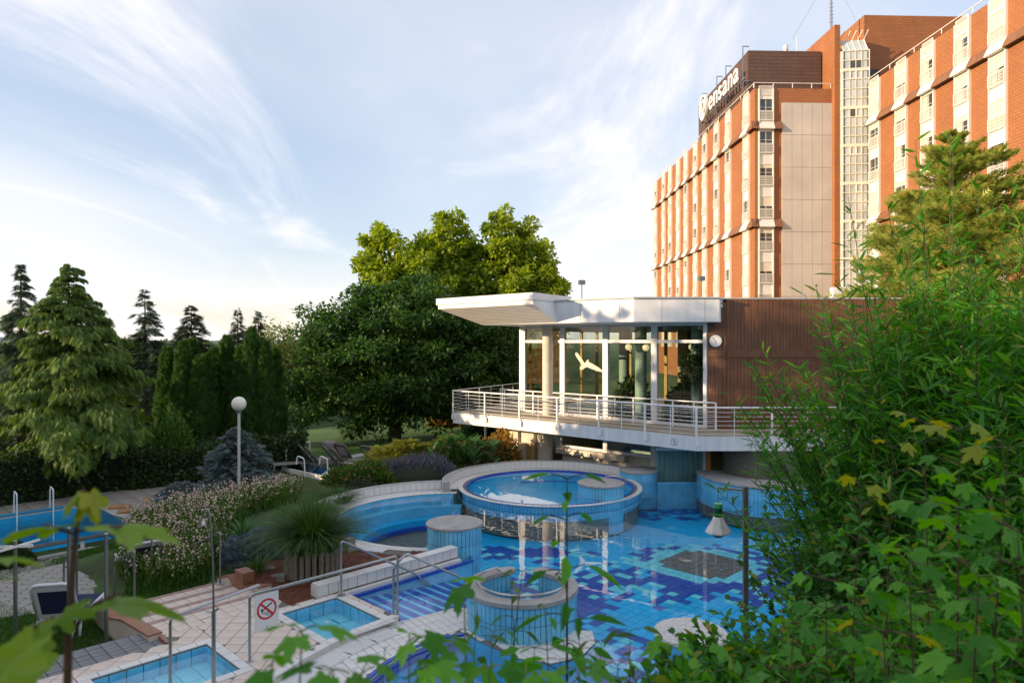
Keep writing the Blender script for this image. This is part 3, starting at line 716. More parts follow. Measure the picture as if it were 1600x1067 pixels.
# whirlpool with thick grey coping
t = thing('whirlpool', 'small round whirlpool with blue tiled wall and broad grey coping', 'whirlpool', (CW[0], CW[1], -0.9))
b = MB(); ringwall(b, CW, RW-0.20, RW, 105, 425, -0.9, 0.64, 60); b.build('core', M['grout'], t)
ring_tiles(CW, RW, 105, 425, -0.3, 0.63, 0.10, t, M['walltile'], rows=3, indiv=False)
ring_tiles(CW, RW-0.20, 105, 425, 0.0, 0.63, 0.10, t, M['walltile'], rows=2, out=-1, indiv=False)
b = MB(); ringwall(b, CW, RW-0.235, RW+0.04, 105, 425, 0.64, 0.72, 72); e = arc(CW, RW-0.0975, 105, 425, 1)
b.lathe([(0.137, -0.08), (0.137, 0.0), (0, 0.004)], (e[0][0], e[0][1], 0.72), 24); b.lathe([(0.137, -0.08), (0.137, 0.0), (0, 0.004)], (e[1][0], e[1][1], 0.72), 24)
b.build('coping', M['coping'], t, bevel=0.012)
b = MB(); b.add([(*p, 0.42) for p in arc(CW, RW-0.205, 0, 351, 39)], [tuple(range(40))]); b.build('water', M['tubwater'], t)
b = MB(); b.lathe([(0, -0.1), (RW-0.205, -0.1)], (CW[0], CW[1], 0), 40); b.build('floor', M['bluetile'], t)
b = MB(); b.tube([(CW[0]+0.83*cos(radians(a)), CW[1]+0.83*sin(radians(a)), 0.80 if 118 < a < 395 else 0.72) for a in range(110, 406, 8)], 0.022, 8)
b.build('grab_rail', M['steel'], t, smooth=True)

# low round island at the right edge, white pebble top
t = thing('pebble_island', 'low round island with white pebble top among the shrubs at the pool edge', 'pool island', (3.1, 12.1, -0.9))
b = MB(); b.lathe([(0.60, -0.9), (0.60, 0.10)], (3.1, 12.1, 0), 36); b.build('core', M['walltile'], t, smooth=True)
b = MB(); b.lathe([(0.62, 0.10), (0.64, 0.13), (0.62, 0.17), (0, 0.20)], (3.1, 12.1, 0), 36); b.build('top_slab', mat('white_pebble', (0.62, 0.60, 0.58), 0.9, 0.3, 30, bump=0.9, bscale=50), t, smooth=True)

# platform beside the water curtain
plat = [(6.78,25.55), (6.72,24.7), (6.95,23.75), (7.45,22.95), (8.2,22.5), (9.2,22.35), (9.9,22.6), (9.9,25.55)]
t = thing('pool_platform', 'curved tiled platform with grey coping below the pebble dash drum', 'platform', (8.3, 24, -0.9))
b = MB(); b.prism(plat, -0.9, 0.42); b.build('core', M['grout'], t)
pl = resample(plat[:7], 0.11)
b = MB()
for i in range(len(pl)-1):
    p, q_ = pl[i], pl[i+1]; tn = (q_-p).normalized(); nn = Vector((-tn.y, tn.x)); nn = -nn if (nn.x*(8.3-p.x)+nn.y*(24.5-p.y)) > 0 else nn
    p2, q2 = p+tn*.006, q_-tn*.006
    for (z0, z1) in ((-0.5,-.02), (-.01,0.20), (0.21,0.40)): b.prism([(p2.x,p2.y), (q2.x,q2.y), (q2.x+nn.x*.014,q2.y+nn.y*.014), (p2.x+nn.x*.014,p2.y+nn.y*.014)], z0, z1)
o = b.build('tile_ring', M['walltile'], t); o['kind'] = 'stuff'
b = MB(); c = Vector((8.4, 24.2)); b.prism([(c.x+(p[0]-c.x)*1.03, c.y+(p[1]-c.y)*1.03) for p in plat[:-1]]+[(9.95,25.5)], 0.42, 0.485); b.build('coping', M['coping'], t, bevel=0.01)
b = MB(); b.beam((6.9,24.0,0.47), (7.55,22.85,0.47), 0.03, 0.03); b.build('steel_strip', M['steel'], t)

# ------------------------------------------------------------------ lower garden: hexagon pavers, grey strip, lap pool
hexreg = [P(-60, 905, ZL), P(-60, 868, ZL), P(40, 884, ZL), P(188, 848, ZL), P(300, 862, ZL), P(320, 905, ZL), P(205, 915, ZL), P(140, 950, ZL), P(60, 960, ZL), P(-60, 975, ZL)]
hexreg = [(p.x, p.y) for p in hexreg]
b = MB(); b.prism(hexreg, -0.9, ZL+0.02); hexb = struct('hexagon_paving', b, M['grout'])
pave([hexreg], AX, BX, 0.30, 0.225, 0.016, ZL+0.02, ZL+0.045, [M['hexpaver']], lambda ij, c: 0, hexb, limit=300, hexa=True, name='paver', rest_name='paver_field', jitter=0.004)
gs = [P(267,1001,0.06), P(200,1023,0.06), P(60,1085,0.06), P(-10,1085,0.06), P(60,1060,0.06), P(150,1015,0.06), P(238,985,0.06)]
gs = [(-5.80,11.80), (-8.9,8.72), (-9.9,9.6), (-8.6,10.6), (-7.4,11.45), (-6.5,12.35), (-6.1,12.08)]
b = MB(); b.prism(gs, -0.9, 0.045); gsb = struct('grey_paver_path', b, M['grout'])
pave([gs], AX, BX, 0.22, 0.16, 0.014, 0.045, 0.07, [M['greypaver']], lambda ij, c: 0, gsb, limit=300, name='paver', rest_name='paver_field', jitter=0.004)

b = MB(); b.prism(LAP, -2.0, -1.55)
for i in range(4):
    p, q_ = LAP[i], LAP[(i+1) % 4]; b.add([(p[0],p[1],-1.9), (q_[0],q_[1],-1.9), (q_[0],q_[1],ZL+0.05), (p[0],p[1],ZL+0.05)], [(0,1,2,3)])
lapb = struct('lap_pool_basin', b, mat('lap_pool_liner', (0.01, 0.46, 0.78), 0.4, 0.08, 1.0))
b = MB(); b.add([(p[0],p[1],ZL-0.12) for p in LAP], [(3,2,1,0)] if area(LAP) < 0 else [(0,1,2,3)]); struct('lap_pool_water', b, M['lapwater'])
def LP(a, bb, z=ZL): return (LPc[0]-AX[0]*a+BX[0]*bb, LPc[1]-AX[1]*a+BX[1]*bb, z)
b = MB()
for (a0, b0, a1, b1) in ((-0.3,-0.3,16,0), (-0.3,5.3,16,5.6), (-0.3,0,0,5.3)):
    b.prism([LP(a0,b0)[:2], LP(a1,b0)[:2], LP(a1,b1)[:2], LP(a0,b1)[:2]], -1.2, ZL+0.06)
struct('lap_pool_edge', b, M['coping'], lapb)
pv = [LP(-4.6,-2.2)[:2], LP(16,-2.2)[:2], LP(16,-0.3)[:2], LP(-0.3,-0.3)[:2], LP(-0.3,5.6)[:2], LP(-4.6,5.6)[:2]]
b = MB(); b.prism(pv, -1.0, ZL+0.02); pvb = struct('pool_side_paving', b, M['grout'])
slabm = mat('paving_slab', (0.27, 0.245, 0.215), 0.85, 0.18, 1.0, bump=0.2)
pave([pv[:4], [pv[0], pv[3], pv[4], pv[5]]], AX, BX, 0.60, 0.60, 0.02, ZL+0.02, ZL+0.05, [slabm], lambda ij, c: 0, pvb, limit=300, name='slab', rest_name='slab_field', jitter=0.004)
# inlaid blue panel with yellow border, on the paving
t = thing('blue_floor_panel', 'blue rectangular floor panel with yellow border on the poolside paving', 'floor panel', (*P(258,783,ZL).xy, ZL+0.05))
q4 = [P(222,781,ZL), P(262,771,ZL), P(296,775,ZL), P(238,792,ZL)]; c = sum((p.xy for p in q4), Vector((0,0)))/4
b = MB(); b.prism([tuple(p.xy) for p in q4], ZL+0.052, ZL+0.060); b.build('border', mat('yellow_border', (0.40, 0.23, 0.05), 0.7, 0.15, 3), t)
b = MB(); b.prism([tuple(c+(p.xy-c)*0.76) for p in q4], ZL+0.0605, ZL+0.066); b.build('panel', mat('slate_blue_panel', (0.10, 0.135, 0.20), 0.6, 0.2, 4), t)
# ================================================================== PAVILION
L0 = Vector((0.6, 31.9)); fd = Vector((0.742, -0.670)).normalized(); fn = Vector((fd.y, -fd.x))
if fn.y > 0: fn = -fn
def FP(s, off=0.0, z=0.0): p = L0+fd*s+fn*off; return Vector((p.x, p.y, z))
ZD = 1.95; ZS = 1.47; ZC = 5.88; ZR = 6.76
woodm = mat('stained_cedar', (0.105, 0.042, 0.022), 0.6, 0.35, 3.0, col2=(0.20, 0.082, 0.038), bump=0.3, bscale=25, stretch=(9, 9, 0.6))
innerwood = mat('inner_oak', (0.50, 0.30, 0.10), 0.5, 0.2, 4)
teal = mat('teal_column', (0.30, 0.40, 0.36), 0.6, 0.2, 12)
soffm = mat('cream_soffit', (0.78, 0.73, 0.66), 0.5, 0.04, 2)
deckm = mat('balcony_deck', (0.36, 0.29, 0.20), 0.75, 0.2, 2.5)
pav = thing('pavilion', 'white flat roofed glass pavilion with wraparound balcony and timber clad wing', 'pavilion', (5, 31, 0))
foot = [(0.6,31.9), (7.25,25.9), (7.9,25.62), (14.2,25.62), (16,34), (7.0,41.5), (4.9,40.2)]
# balcony slab and deck
slab = [(-2.7,31.9), (-0.9,30.4), (0.9,28.75), (6.28,23.75), (13.8,23.8), (14.6,26), (16.4,34), (7.0,42), (2.2,41.6), (0.45,38)]
b = MB(); b.prism(slab, ZS, ZD); b.build('balcony_slab', mat('balcony_fascia', (0.66, 0.66, 0.66), 0.6, 0.1, 2.2, col2=(0.78,0.78,0.79), detail=7, stretch=(3,3,.35)), pav)
c = Vector((5.5, 32)); b = MB(); b.prism([tuple(c+(Vector(p)-c)*0.985) for p in slab], ZD, ZD+0.03); b.build('balcony_deck', deckm, pav)
# dripping dark streaks are in the fascia; roof slab with overhanging fascia
roof = [(-1.24,30.1), (1.74,27.1), (4.4,25.2), (7.52,25.2), (7.52,25.66), (14.2,25.66), (16,34), (7.0,41.6), (4.3,41.0)]
b = MB(); b.prism(roof, ZC+0.02, ZR); b.build('roof_fascia', mat('roof_white', (0.68,0.68,0.69), 0.5, 0.1, 1.6, col2=(0.80,0.80,0.81), detail=7, stretch=(2,2,.4)), pav, bevel=0.02)
c = Vector((6, 31)); b = MB(); b.prism([tuple(c+(Vector(p)-c)*1.012) for p in roof], ZR, ZR+0.05); b.build('roof_edge_strip', mat('grey_flashing', (0.42, 0.43, 0.45), 0.5, 0.1, 2), pav)
for (p, q, n_) in (((1.74,27.1),(4.4,25.2),2), ((4.4,25.2),(7.52,25.2),2)):
    p, q = Vector((*p,0)), Vector((*q,0)); e_ = (q-p).normalized(); nn_ = Vector((e_.y,-e_.x,0)); nn_ = nn_ if nn_.y < 0 else -nn_
    for i in range(1, n_+1):
        c_ = p.lerp(q, (i-.35)/n_); b = MB(); b.obox(c_+nn_*0.001+Vector((0,0,(ZC+ZR)/2+.01)), e_*0.007, nn_*0.003, Vector((0,0,(ZR-ZC)/2-.02))); b.build('fascia_joint', mat('joint_grey',(0.30,0.30,0.31),.7), pav)
# canopy wedge with sloping slatted soffit
cA, cB, cC, cD = Vector((-3.15,29.7,6.60)), Vector((0.78,25.8,6.60)), Vector((1.78,27.15,5.93)), Vector((-1.28,30.15,5.93))
zt = 7.0; tA, tB, tC, tD = Vector((-3.15,29.7,zt)), Vector((0.78,25.8,zt)), Vector((2.35,28.3,zt)), Vector((-1.3,32.0,zt))
b = MB(); vs = [cA, cB, cC, cD, tA, tB, tC, tD, Vector((2.35,28.3,6.2)), Vector((-1.3,32.0,6.2))]
b.add(vs, [(4,5,6,7), (0,1,5,4), (1,2,8,6,5), (3,0,4,7,9), (2,3,9,8), (8,9,7,6)]); b.add([cA,cB,cC,cD],[(3,2,1,0)],1); b.build('canopy', [M['white'], mat('soffit_gap',(0.25,0.22,0.18),.8)], pav)
b = MB(); ed = (cB-cA).normalized(); on = Vector((ed.y, -ed.x, 0)); on = on if on.y < 0 else -on
sd2 = (tC-tB).normalized(); so2 = Vector((sd2.y, -sd2.x, 0))
b.obox((tA+tB)/2+on*0.02+Vector((0,0,-0.12)), ed*((tB-tA).length/2+0.05), on*0.05, Vector((0,0,0.13)))
b.obox((tB+tC)/2+so2*0.02+Vector((0,0,-0.12)), sd2*((tC-tB).length/2), so2*0.05, Vector((0,0,0.13))); b.build('canopy_fascia', M['white'], pav)
ns = 13
for i in range(ns):
    f0, f1 = (i+0.10)/ns, (i+0.90)/ns
    p0, p1 = cA.lerp(cD, f0), cA.lerp(cD, f1); q0, q1 = cB.lerp(cC, f0), cB.lerp(cC, f1); dn = Vector((0,0,-0.022))
    bb = MB(); bb.add([p0,q0,q1,p1, p0+dn,q0+dn,q1+dn,p1+dn], [(0,1,2,3),(7,6,5,4),(0,4,5,1),(1,5,6,2),(2,6,7,3),(3,7,4,0)]); bb.build('soffit_slat', soffm, pav)
# glazed front: posts, mullions, transom, sill, panes
mul = [(-0.12,0.34), (2.2,0.26), (4.45,0.26), (6.75,0.26), (8.9,0.14)]
def vpost(s, w, z0, z1, d=0.12): 
    b = MB(); p = FP(s, 0, (z0+z1)/2); b.obox(p, Vector((*fd,0))*w/2, Vector((*fn,0))*d/2, Vector((0,0,(z1-z0)/2))); return b
for s, w in mul:
    vpost(s, w, ZD+0.03, ZC+0.02, 0.16).build('mullion', M['white'], pav, bevel=0.01)
for z0, z1, nm in ((ZD+0.03, ZD+0.14, 'sill'), (5.14, 5.26, 'transom'), (5.80, 5.90, 'head_rail')):
    b = MB(); p = FP(4.4, 0, (z0+z1)/2); b.obox(p, Vector((*fd,0))*4.5, Vector((*fn,0))*0.05, Vector((0,0,(z1-z0)/2))); b.build(nm, M['white'], pav)
for i in range(len(mul)-1):
    s0, s1 = mul[i][0]+mul[i][1]/2, mul[i+1][0]-mul[i+1][1]/2
    for z0, z1 in ((ZD+0.14, 5.14), (5.26, 5.80)):
        b = MB(); b.add([FP(s0,0,z0), FP(s1,0,z0), FP(s1,0,z1), FP(s0,0,z1)], [(0,1,2,3)]); b.build('pane', M['glass'], pav)
# left (garden) side and rear glazing
def glazing(p, q, n, z0, z1, post, pm, d=0.12):
    p, q = Vector((*p,0)), Vector((*q,0)); e = (q-p).normalized(); nn = Vector((e.y,-e.x,0))
    for i in range(n+1):
        c = p.lerp(q, i/n); b = MB(); b.obox(c+Vector((0,0,(z0+z1)/2)), e*post/2, nn*d/2, Vector((0,0,(z1-z0)/2))); b.build('mullion', pm, pav)
    for zc in (z0+0.05, 5.2, z1-0.05):
        b = MB(); b.obox((p+q)/2+Vector((0,0,zc)), (q-p)/2, nn*0.045, Vector((0,0,0.05))); b.build('transom', pm, pav)
    for i in range(n):
        a, c = p.lerp(q, (i+0.03)/n), p.lerp(q, (i+0.97)/n)
        b = MB(); b.add([a+Vector((0,0,z0)), c+Vector((0,0,z0)), c+Vector((0,0,z1)), a+Vector((0,0,z1))], [(0,1,2,3)]); b.build('pane', M['glass'], pav)
glazing((0.55,32.05), (4.9,40.2), 4, ZD+0.03, ZC, 0.14, innerwood)
glazing((4.9,40.2), (13.6,34.6), 5, ZD+0.03, ZC, 0.16, innerwood)
b = MB(); b.prism([(0.7,31.95), (7.25,26.0), (14.1,25.75), (15.8,34), (7.0,41.2), (5.0,40)], ZC-0.02, ZC+0.015); b.build('ceiling', mat('inner_ceiling', (0.55, 0.50, 0.36), 0.7, 0.1, 2), pav)
for i in range(6):
    p = FP(1.0+i*1.5, -0.3, ZC-0.12); q = p+Vector((4.3, 5.0, 0)); b = MB(); b.beam(p, q, 0.16, 0.22); b.build('ceiling_beam', M['white'], pav)
b = MB(); b.prism([(0.75,31.95), (7.25,26.05), (14.1,25.75), (15.8,34), (7.0,41.2), (5.0,40)], ZD+0.031, ZD+0.05); b.build('floor', mat('inner_floor', (0.16, 0.10, 0.055), 0.35, 0.2, 2), pav)
b = MB(); b.box((8.2,26.0,ZD), (8.35,34.5,ZC)); b.build('partition_wall', mat('inner_wall', (0.45, 0.37, 0.24), 0.7, 0.1, 2), pav)
def rcol(s, off, r, z0, z1, m, name='column'):
    b = MB(); p = FP(s, off, 0); b.lathe([(r,z0),(r,z1)], (p.x,p.y,0), 28); b.build(name, m, pav, smooth=True)
rcol(1.58, 0.30, 0.235, ZD+0.03, ZC+0.02, M['paleconc'])
for s, off in ((5.5,-1.0), (8.1,-0.9), (3.0,-3.6), (6.4,-4.2)): rcol(s, off, 0.24, ZD+0.05, ZC-0.02, teal)
# timber clad wing: boards above and below a horizontal band
corner = [Vector((7.25,25.90)), Vector((7.88,25.60)), Vector((14.2,25.60)), Vector((16.0,34.0))]
b = MB(); b.prism([tuple(p) for p in corner]+[(8.4,34)], ZD+0.02, ZR-0.02); b.build('timber_core', mat('board_backing', (0.03,0.02,0.015), 0.9), pav)
for k in range(3):
    p, q = corner[k], corner[k+1]; e = (q-p); L = e.length; e.normalize(); nn = Vector((e.y,-e.x)); nb = int(L/0.128)
    for i in range(nb):
        a0, a1 = p+e*(L*(i+0.03)/nb), p+e*(L*(i+0.97)/nb)
        for z0, z1 in ((ZD+0.03, 4.63), (4.88, ZR-0.01 if k else ZC+0.75)):
            pr = 0.022+rnd.uniform(-0.004, 0.004); b = MB()
            b.prism([tuple(a0), tuple(a1), tuple(a1+nn*pr), tuple(a0+nn*pr)], z0, z1); b.build('board', woodm, pav)
    b = MB(); b.prism([tuple(p+nn*0.0), tuple(q+nn*0.0), tuple(q+nn*0.06), tuple(p+nn*0.06)], 4.62, 4.89); b.build('band_board', woodm, pav)
# lower storey below the balcony
lowconc = M['paleconc']
b = MB(); p0, p1 = FP(1.9,0.0), FP(9.2,0.0); b.prism([tuple(FP(2.1,-0.1).xy), tuple(FP(6.7,-0.1).xy), tuple(FP(6.7,-0.6).xy), tuple(FP(2.1,-0.6).xy)], -0.4, 0.62); b.build('plinth_wall', lowconc, pav)
b = MB(); b.prism([tuple(FP(2.0,0.28).xy), tuple(FP(5.5,0.28).xy), tuple(FP(5.5,-0.1).xy), tuple(FP(2.0,-0.1).xy)], 0.36, 0.60); b.build('plinth_ledge', lowconc, pav)
for s, w in ((2.0,0.3), (4.45,0.2), (6.75,0.3), (8.9,0.2)): vpost(s, w, 0.45 if s < 6 else 0.3, ZS, 0.16).build('lower_mullion', M['white'], pav)
for (s0, s1, z0, z1) in ((2.15,4.35,0.70,ZS), (4.55,6.6,0.70,ZS), (6.9,8.8,1.26,ZS)):
    b = MB(); b.add([FP(s0,0,z0), FP(s1,0,z0), FP(s1,0,z1), FP(s0,0,z1)], [(0,1,2,3)]); b.build('lower_pane', M['glass'], pav)
    b = MB(); p = FP((s0+s1)/2, 0.01, z0-0.04); b.obox(p, Vector((*fd,0))*((s1-s0)/2+0.12), Vector((*fn,0))*0.06, Vector((0,0,0.05))); b.build('lower_sill', M['white'], pav)
b = MB(); b.prism([tuple(FP(2.0,-3.0).xy), tuple(FP(9.5,-3.0).xy), tuple(FP(9.5,-3.2).xy), tuple(FP(2.0,-3.2).xy)], -0.5, ZS); b.build('lower_back_wall', mat('lower_wall', (0.30, 0.38, 0.33), 0.7, 0.2, 2), pav)
b = MB(); b.prism([tuple(FP(2.0,-0.2).xy), tuple(FP(2.1,-0.2).xy), tuple(FP(2.1,-3.1).xy), tuple(FP(2.0,-3.1).xy)], -0.5, ZS); b.build('lower_side_wall', lowconc, pav)
# stepped concrete pier at the corner under the balcony
def fblock(s0, s1, o0, o1, z0, z1, nm, m): b = MB(); b.prism([tuple(FP(s0,o0).xy), tuple(FP(s1,o0).xy), tuple(FP(s1,o1).xy), tuple(FP(s0,o1).xy)], z0, z1); b.build(nm, m, pav, bevel=0.01)
fblock(-0.15, 0.35, 0.9, 0.2, 0.72, ZS, 'pier_stem', lowconc); fblock(0.15, 1.15, 0.75, -0.2, 0.72, ZS, 'pier_block', lowconc)
fblock(-0.45, 0.72, 1.25, 0.0, -0.3, 0.72, 'pier_base', lowconc); fblock(0.72, 1.15, 0.75, 0.0, -0.3, 0.72, 'pier_niche', mat('ochre_niche', (0.42, 0.30, 0.13), 0.8, 0.2, 3))
rcol(1.55, 0.45, 0.33, -0.3, ZS, lowconc, 'pier_column')
b = MB(); pw = PD(759, 690, 34.0); b.lathe([(0.07,-0.5),(0.07,ZS)], (pw.x, pw.y, 0), 14); b.build('slab_post', M['white_rail'], pav, smooth=True)
# drum of pebble dash and dark recess on the right
b = MB(); b.lathe([(1.35,-0.4),(1.35,ZS)], (9.0,25.1,0), 40); b.build('pebble_drum', M['pebble'], pav, smooth=True)
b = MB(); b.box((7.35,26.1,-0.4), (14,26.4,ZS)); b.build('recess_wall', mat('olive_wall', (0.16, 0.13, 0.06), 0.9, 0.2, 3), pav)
b = MB(); b.box((7.18,25.75,0.45), (7.34,25.9,1.2)); b.build('orange_jamb', mat('orange_jamb', (0.55, 0.22, 0.05), 0.6), pav)
# falling water curtain
wc = thing('water_curtain', 'thin curtain of falling water beneath the pavilion window beside the grey platform', 'waterfall', (6.25, 25.75, 0))
curt = glassmat('falling_water', (0.62, 0.76, 0.76), 1.6, 0.08, 1.33, bump=0.9, bscale=6)
b = MB(); nseg = 46
for i in range(nseg):
    x0, x1 = 5.42+1.68*i/nseg, 5.42+1.68*(i+0.93)/nseg
    if rnd.random() < 0.12: continue
    y0 = 25.72+0.05*sin(i*1.3); zb = 0.0; zt_ = 1.18
    b.add([(x0,y0,zb),(x1,y0+0.01,zb),(x1,y0+0.03,zt_),(x0,y0+0.03,zt_)], [(0,1,2,3)])
b.build('water_sheet', curt, wc)['kind'] = 'stuff'
b = MB(); b.box((5.36,26.0,-0.5),(7.2,26.06,1.2)); b.build('back_wall', mat('curtain_back_wall',(0.20,0.32,0.31),.5,.25,3,stretch=(4,4,.5)), wc)
b = MB(); b.box((5.36,25.74,1.17), (7.2,25.95,1.27)); b.build('spill_lip', M['white'], wc)
# clock on the timber wall
e = (corner[1]-corner[0]).normalized(); nn = Vector((e.y,-e.x,0)); cc = Vector((*corner[0].lerp(corner[1],0.46),5.22))+nn*0.05
ck = thing('wall_clock', 'round white wall clock with thin black rim on the timber wall', 'clock', cc)
ev = Vector((*e,0)); up = Vector((0,0,1))
def disc(b, c, r, n0, n1, seg=32, m=None):
    vs = [c+nn*n0+ev*r*cos(2*pi*k/seg)+up*r*sin(2*pi*k/seg) for k in range(seg)]+[c+nn*n1+ev*r*cos(2*pi*k/seg)+up*r*sin(2*pi*k/seg) for k in range(seg)]
    b.add(vs, [tuple(range(seg,2*seg)), tuple(reversed(range(seg)))]+[(k,(k+1)%seg,seg+(k+1)%seg,seg+k) for k in range(seg)], m)
blackm = mat('black_rim', (0.02,0.02,0.022), 0.4)
b = MB(); disc(b, cc, 0.245, -0.03, 0.03); b.build('rim', blackm, ck)
b = MB(); disc(b, cc, 0.222, 0.03, 0.036); b.build('face', M['white'], ck)
b = MB(); b.beam(cc+nn*.045, cc+nn*.045+ev*-0.10+up*0.12, 0.012, 0.012); b.beam(cc+nn*.045, cc+nn*.045+up*-0.10+ev*0.01, 0.016, 0.014); b.build('hands', blackm, ck)
b = MB()
for k in range(12): b.beam(cc+nn*.04+(ev*cos(k*pi/6)+up*sin(k*pi/6))*0.18, cc+nn*.04+(ev*cos(k*pi/6)+up*sin(k*pi/6))*0.205, 0.01, 0.006)
b.build('hour_marks', blackm, ck)
# small security camera under the roof corner
sc_ = thing('security_camera', 'small white security camera at the top corner of the timber wall', 'camera', (7.62, 25.45, 6.5))
b = MB(); b.tube([(7.68,25.55,6.5),(7.60,25.40,6.46)], 0.05, 10); b.build('body', M['white'], sc_, smooth=True)
b = MB(); b.tube([(7.70,25.6,6.56),(7.66,25.5,6.52)], 0.02, 8); b.build('bracket', M['white'], sc_)
# bird silhouette stuck on the second pane
bm_ = mat('bird_film', (0.70, 0.60, 0.45), 0.6, 0.05)
bp = [(0,0),(0.05,0.03),(0.10,0.10),(0.16,0.115),(0.14,0.05),(0.30,-0.02),(0.52,-0.13),(0.64,-0.22),(0.62,-0.26),(0.45,-0.23),(0.25,-0.17),(0.10,-0.12),(0.02,-0.14),(-0.05,-0.20),(-0.14,-0.22),(-0.17,-0.14),(-0.10,-0.09),(-0.12,-0.02),(-0.22,0.10),(-0.32,0.24),(-0.33,0.32),(-0.26,0.33),(-0.16,0.22),(-0.06,0.09)]
c0 = FP(3.35, 0.012, 4.28)
b = MB(); n_ = len(bp); vs = [c0+Vector((*fd,0))*x*1.45+up*y*1.35 for x, y in bp]+[c0+Vector((*fn,0))*0.004+Vector((*fd,0))*x*1.45+up*y*1.35 for x, y in bp]
b.add(vs, [tuple(range(n_)), tuple(reversed(range(n_,2*n_)))]+[(i,(i+1)%n_,n_+(i+1)%n_,n_+i) for i in range(n_)]); b.build('bird_sticker', bm_, pav)
# no-swimming mark painted on the balcony fascia
edge0, edge1 = Vector((0.9,28.75,0)), Vector((6.28,23.75,0)); be = (edge1-edge0).normalized(); bnn = Vector((be.y,-be.x,0)); bnn = bnn if bnn.y < 0 else -bnn
mc = edge0.lerp(edge1, 0.885)+Vector((0,0,1.70))
mark = MB()
def ringflat(b, c, ux, uy, nrm, r0, r1, m, seg=36, off=0.004):
    for k in range(seg):
        a0, a1 = 2*pi*k/seg, 2*pi*(k+1)/seg
        b.add([c+nrm*off+(ux*cos(a0)+uy*sin(a0))*r0, c+nrm*off+(ux*cos(a1)+uy*sin(a1))*r0, c+nrm*off+(ux*cos(a1)+uy*sin(a1))*r1, c+nrm*off+(ux*cos(a0)+uy*sin(a0))*r1], [(0,1,2,3)], m)
def strip(b, c, ux, uy, nrm, p, q, w, m, off=0.005):
    p_, q_ = c+ux*p[0]+uy*p[1]+nrm*off, c+ux*q[0]+uy*q[1]+nrm*off; d = (q_-p_).normalized(); sdv = nrm.cross(d)*w/2
    b.add([p_-sdv, q_-sdv, q_+sdv, p_+sdv], [(0,1,2,3)], m)
ringflat(mark, mc, be, up, bnn, 0.115, 0.13, 0); strip(mark, mc, be, up, bnn, (-0.08,0.08), (0.08,-0.08), 0.014, 0)
strip(mark, mc, be, up, bnn, (-0.02,0.05), (0.03,-0.03), 0.028, 1, .0045); strip(mark, mc, be, up, bnn, (0.0,0.03), (0.07,0.02), 0.014, 1, .0045); strip(mark, mc, be, up, bnn, (0.03,-0.03), (-0.05,-0.075), 0.018, 1, .0045); strip(mark, mc, be, up, bnn, (0.03,-0.03), (0.06,-0.085), 0.018, 1, .0045)
mark.build('no_jumping_mark', [mat('mark_red', (0.35,0.10,0.10), 0.6), mat('mark_grey', (0.15,0.15,0.17), 0.6)], pav)
# interior planters, lamps
def disc_lamp(px, py, d, i):
    p = PD(px, py, d); t = thing('globe_lamp', ['globe lamp hanging left of the teal column behind the glass','globe lamp hanging right of the teal column behind the glass','globe lamp hanging behind the pane next to the timber wall'][i], 'lamp', p, 'globe lamps inside the pavilion')
    m = bpy.data.materials.get('lamp_glow')
    if not m:
        m = bpy.data.materials.new('lamp_glow'); m.use_nodes = True; bs = m.node_tree.nodes['Principled BSDF']
        bs.inputs['Base Color'].default_value = (0.6,0.5,0.3,1); bs.inputs['Emission Color'].default_value = (1,0.78,0.42,1); bs.inputs['Emission Strength'].default_value = 0.25
    b = MB(); b.lathe([(0.14*sin(pi*k/10), -0.14*cos(pi*k/10)) for k in range(11)], tuple(p), 18); b.build('globe', m, t, smooth=True)
    b = MB(); b.tube([p+Vector((0,0,0.14)), Vector((p.x,p.y,ZC-0.02))], 0.012, 6); b.build('stem', blackm, t)
for i, (px, py, d) in enumerate(((982,542,28.6), (1009,543,28.2), (1081,542,28.5))): disc_lamp(px, py, d, i)

# ------------------------------------------------------------------ balcony railings
def railing(name, label, pts, zb, h, post_ts, mid, face_off=0.0, rods=6, foot_drop=0.0):
    P3 = [Vector((p[0],p[1],0)) for p in pts]
    t = thing(name, label, 'railing', (P3[0].x, P3[0].y, zb))
    seg = [(P3[i+1]-P3[i]).length for i in range(len(P3)-1)]
    def at(s):
        for i, L in enumerate(seg):
            if s <= L+1e-6 or i == len(seg)-1: return P3[i].lerp(P3[i+1], min(1, s/L)), (P3[i+1]-P3[i]).normalized()
            s -= L
    b = MB(); b.tube([p+Vector((0,0,zb+h)) for p in P3], 0.03, 8); b.build('top_rail', M['white_rail'], t, smooth=True)
    for k in range(rods):
        z = zb+h-0.16-(h-0.24)*k/(rods-1)*0.98
        b = MB(); b.tube([p+Vector((0,0,z)) for p in P3], 0.0085, 5); b.build('rod', M['white_rail'], t)
    tot = sum(seg)
    for s in post_ts:
        p, d = at(min(s, tot)); nrm = Vector((d.y,-d.x,0)); nrm = nrm if nrm.y < 0 else -nrm
        b = MB(); c = p+nrm*face_off; b.obox(c+Vector((0,0,zb+(h-foot_drop)/2-0.01)), d*0.03, nrm*0.022, Vector((0,0,(h+foot_drop)/2))); b.build('post', M['white_rail'], t)
        if foot_drop:
            b = MB(); b.obox(c+d*0.06+Vector((0,0,zb-foot_drop+0.10)), d*0.045, nrm*0.02, Vector((0,0,0.11))); b.build('bracket', M['white_rail'], t)
    for s in mid:
        p, d = at(min(s, tot)); b = MB(); b.tube([p+Vector((0,0,zb+0.03)), p+Vector((0,0,zb+h))], 0.014, 6); b.build('baluster', M['white_rail'], t)
    return t
o_pts = [(0.6,38.0), (-2.72,31.9), (-0.92,30.36), (0.88,28.7), (6.28,23.68), (13.6,23.72)]
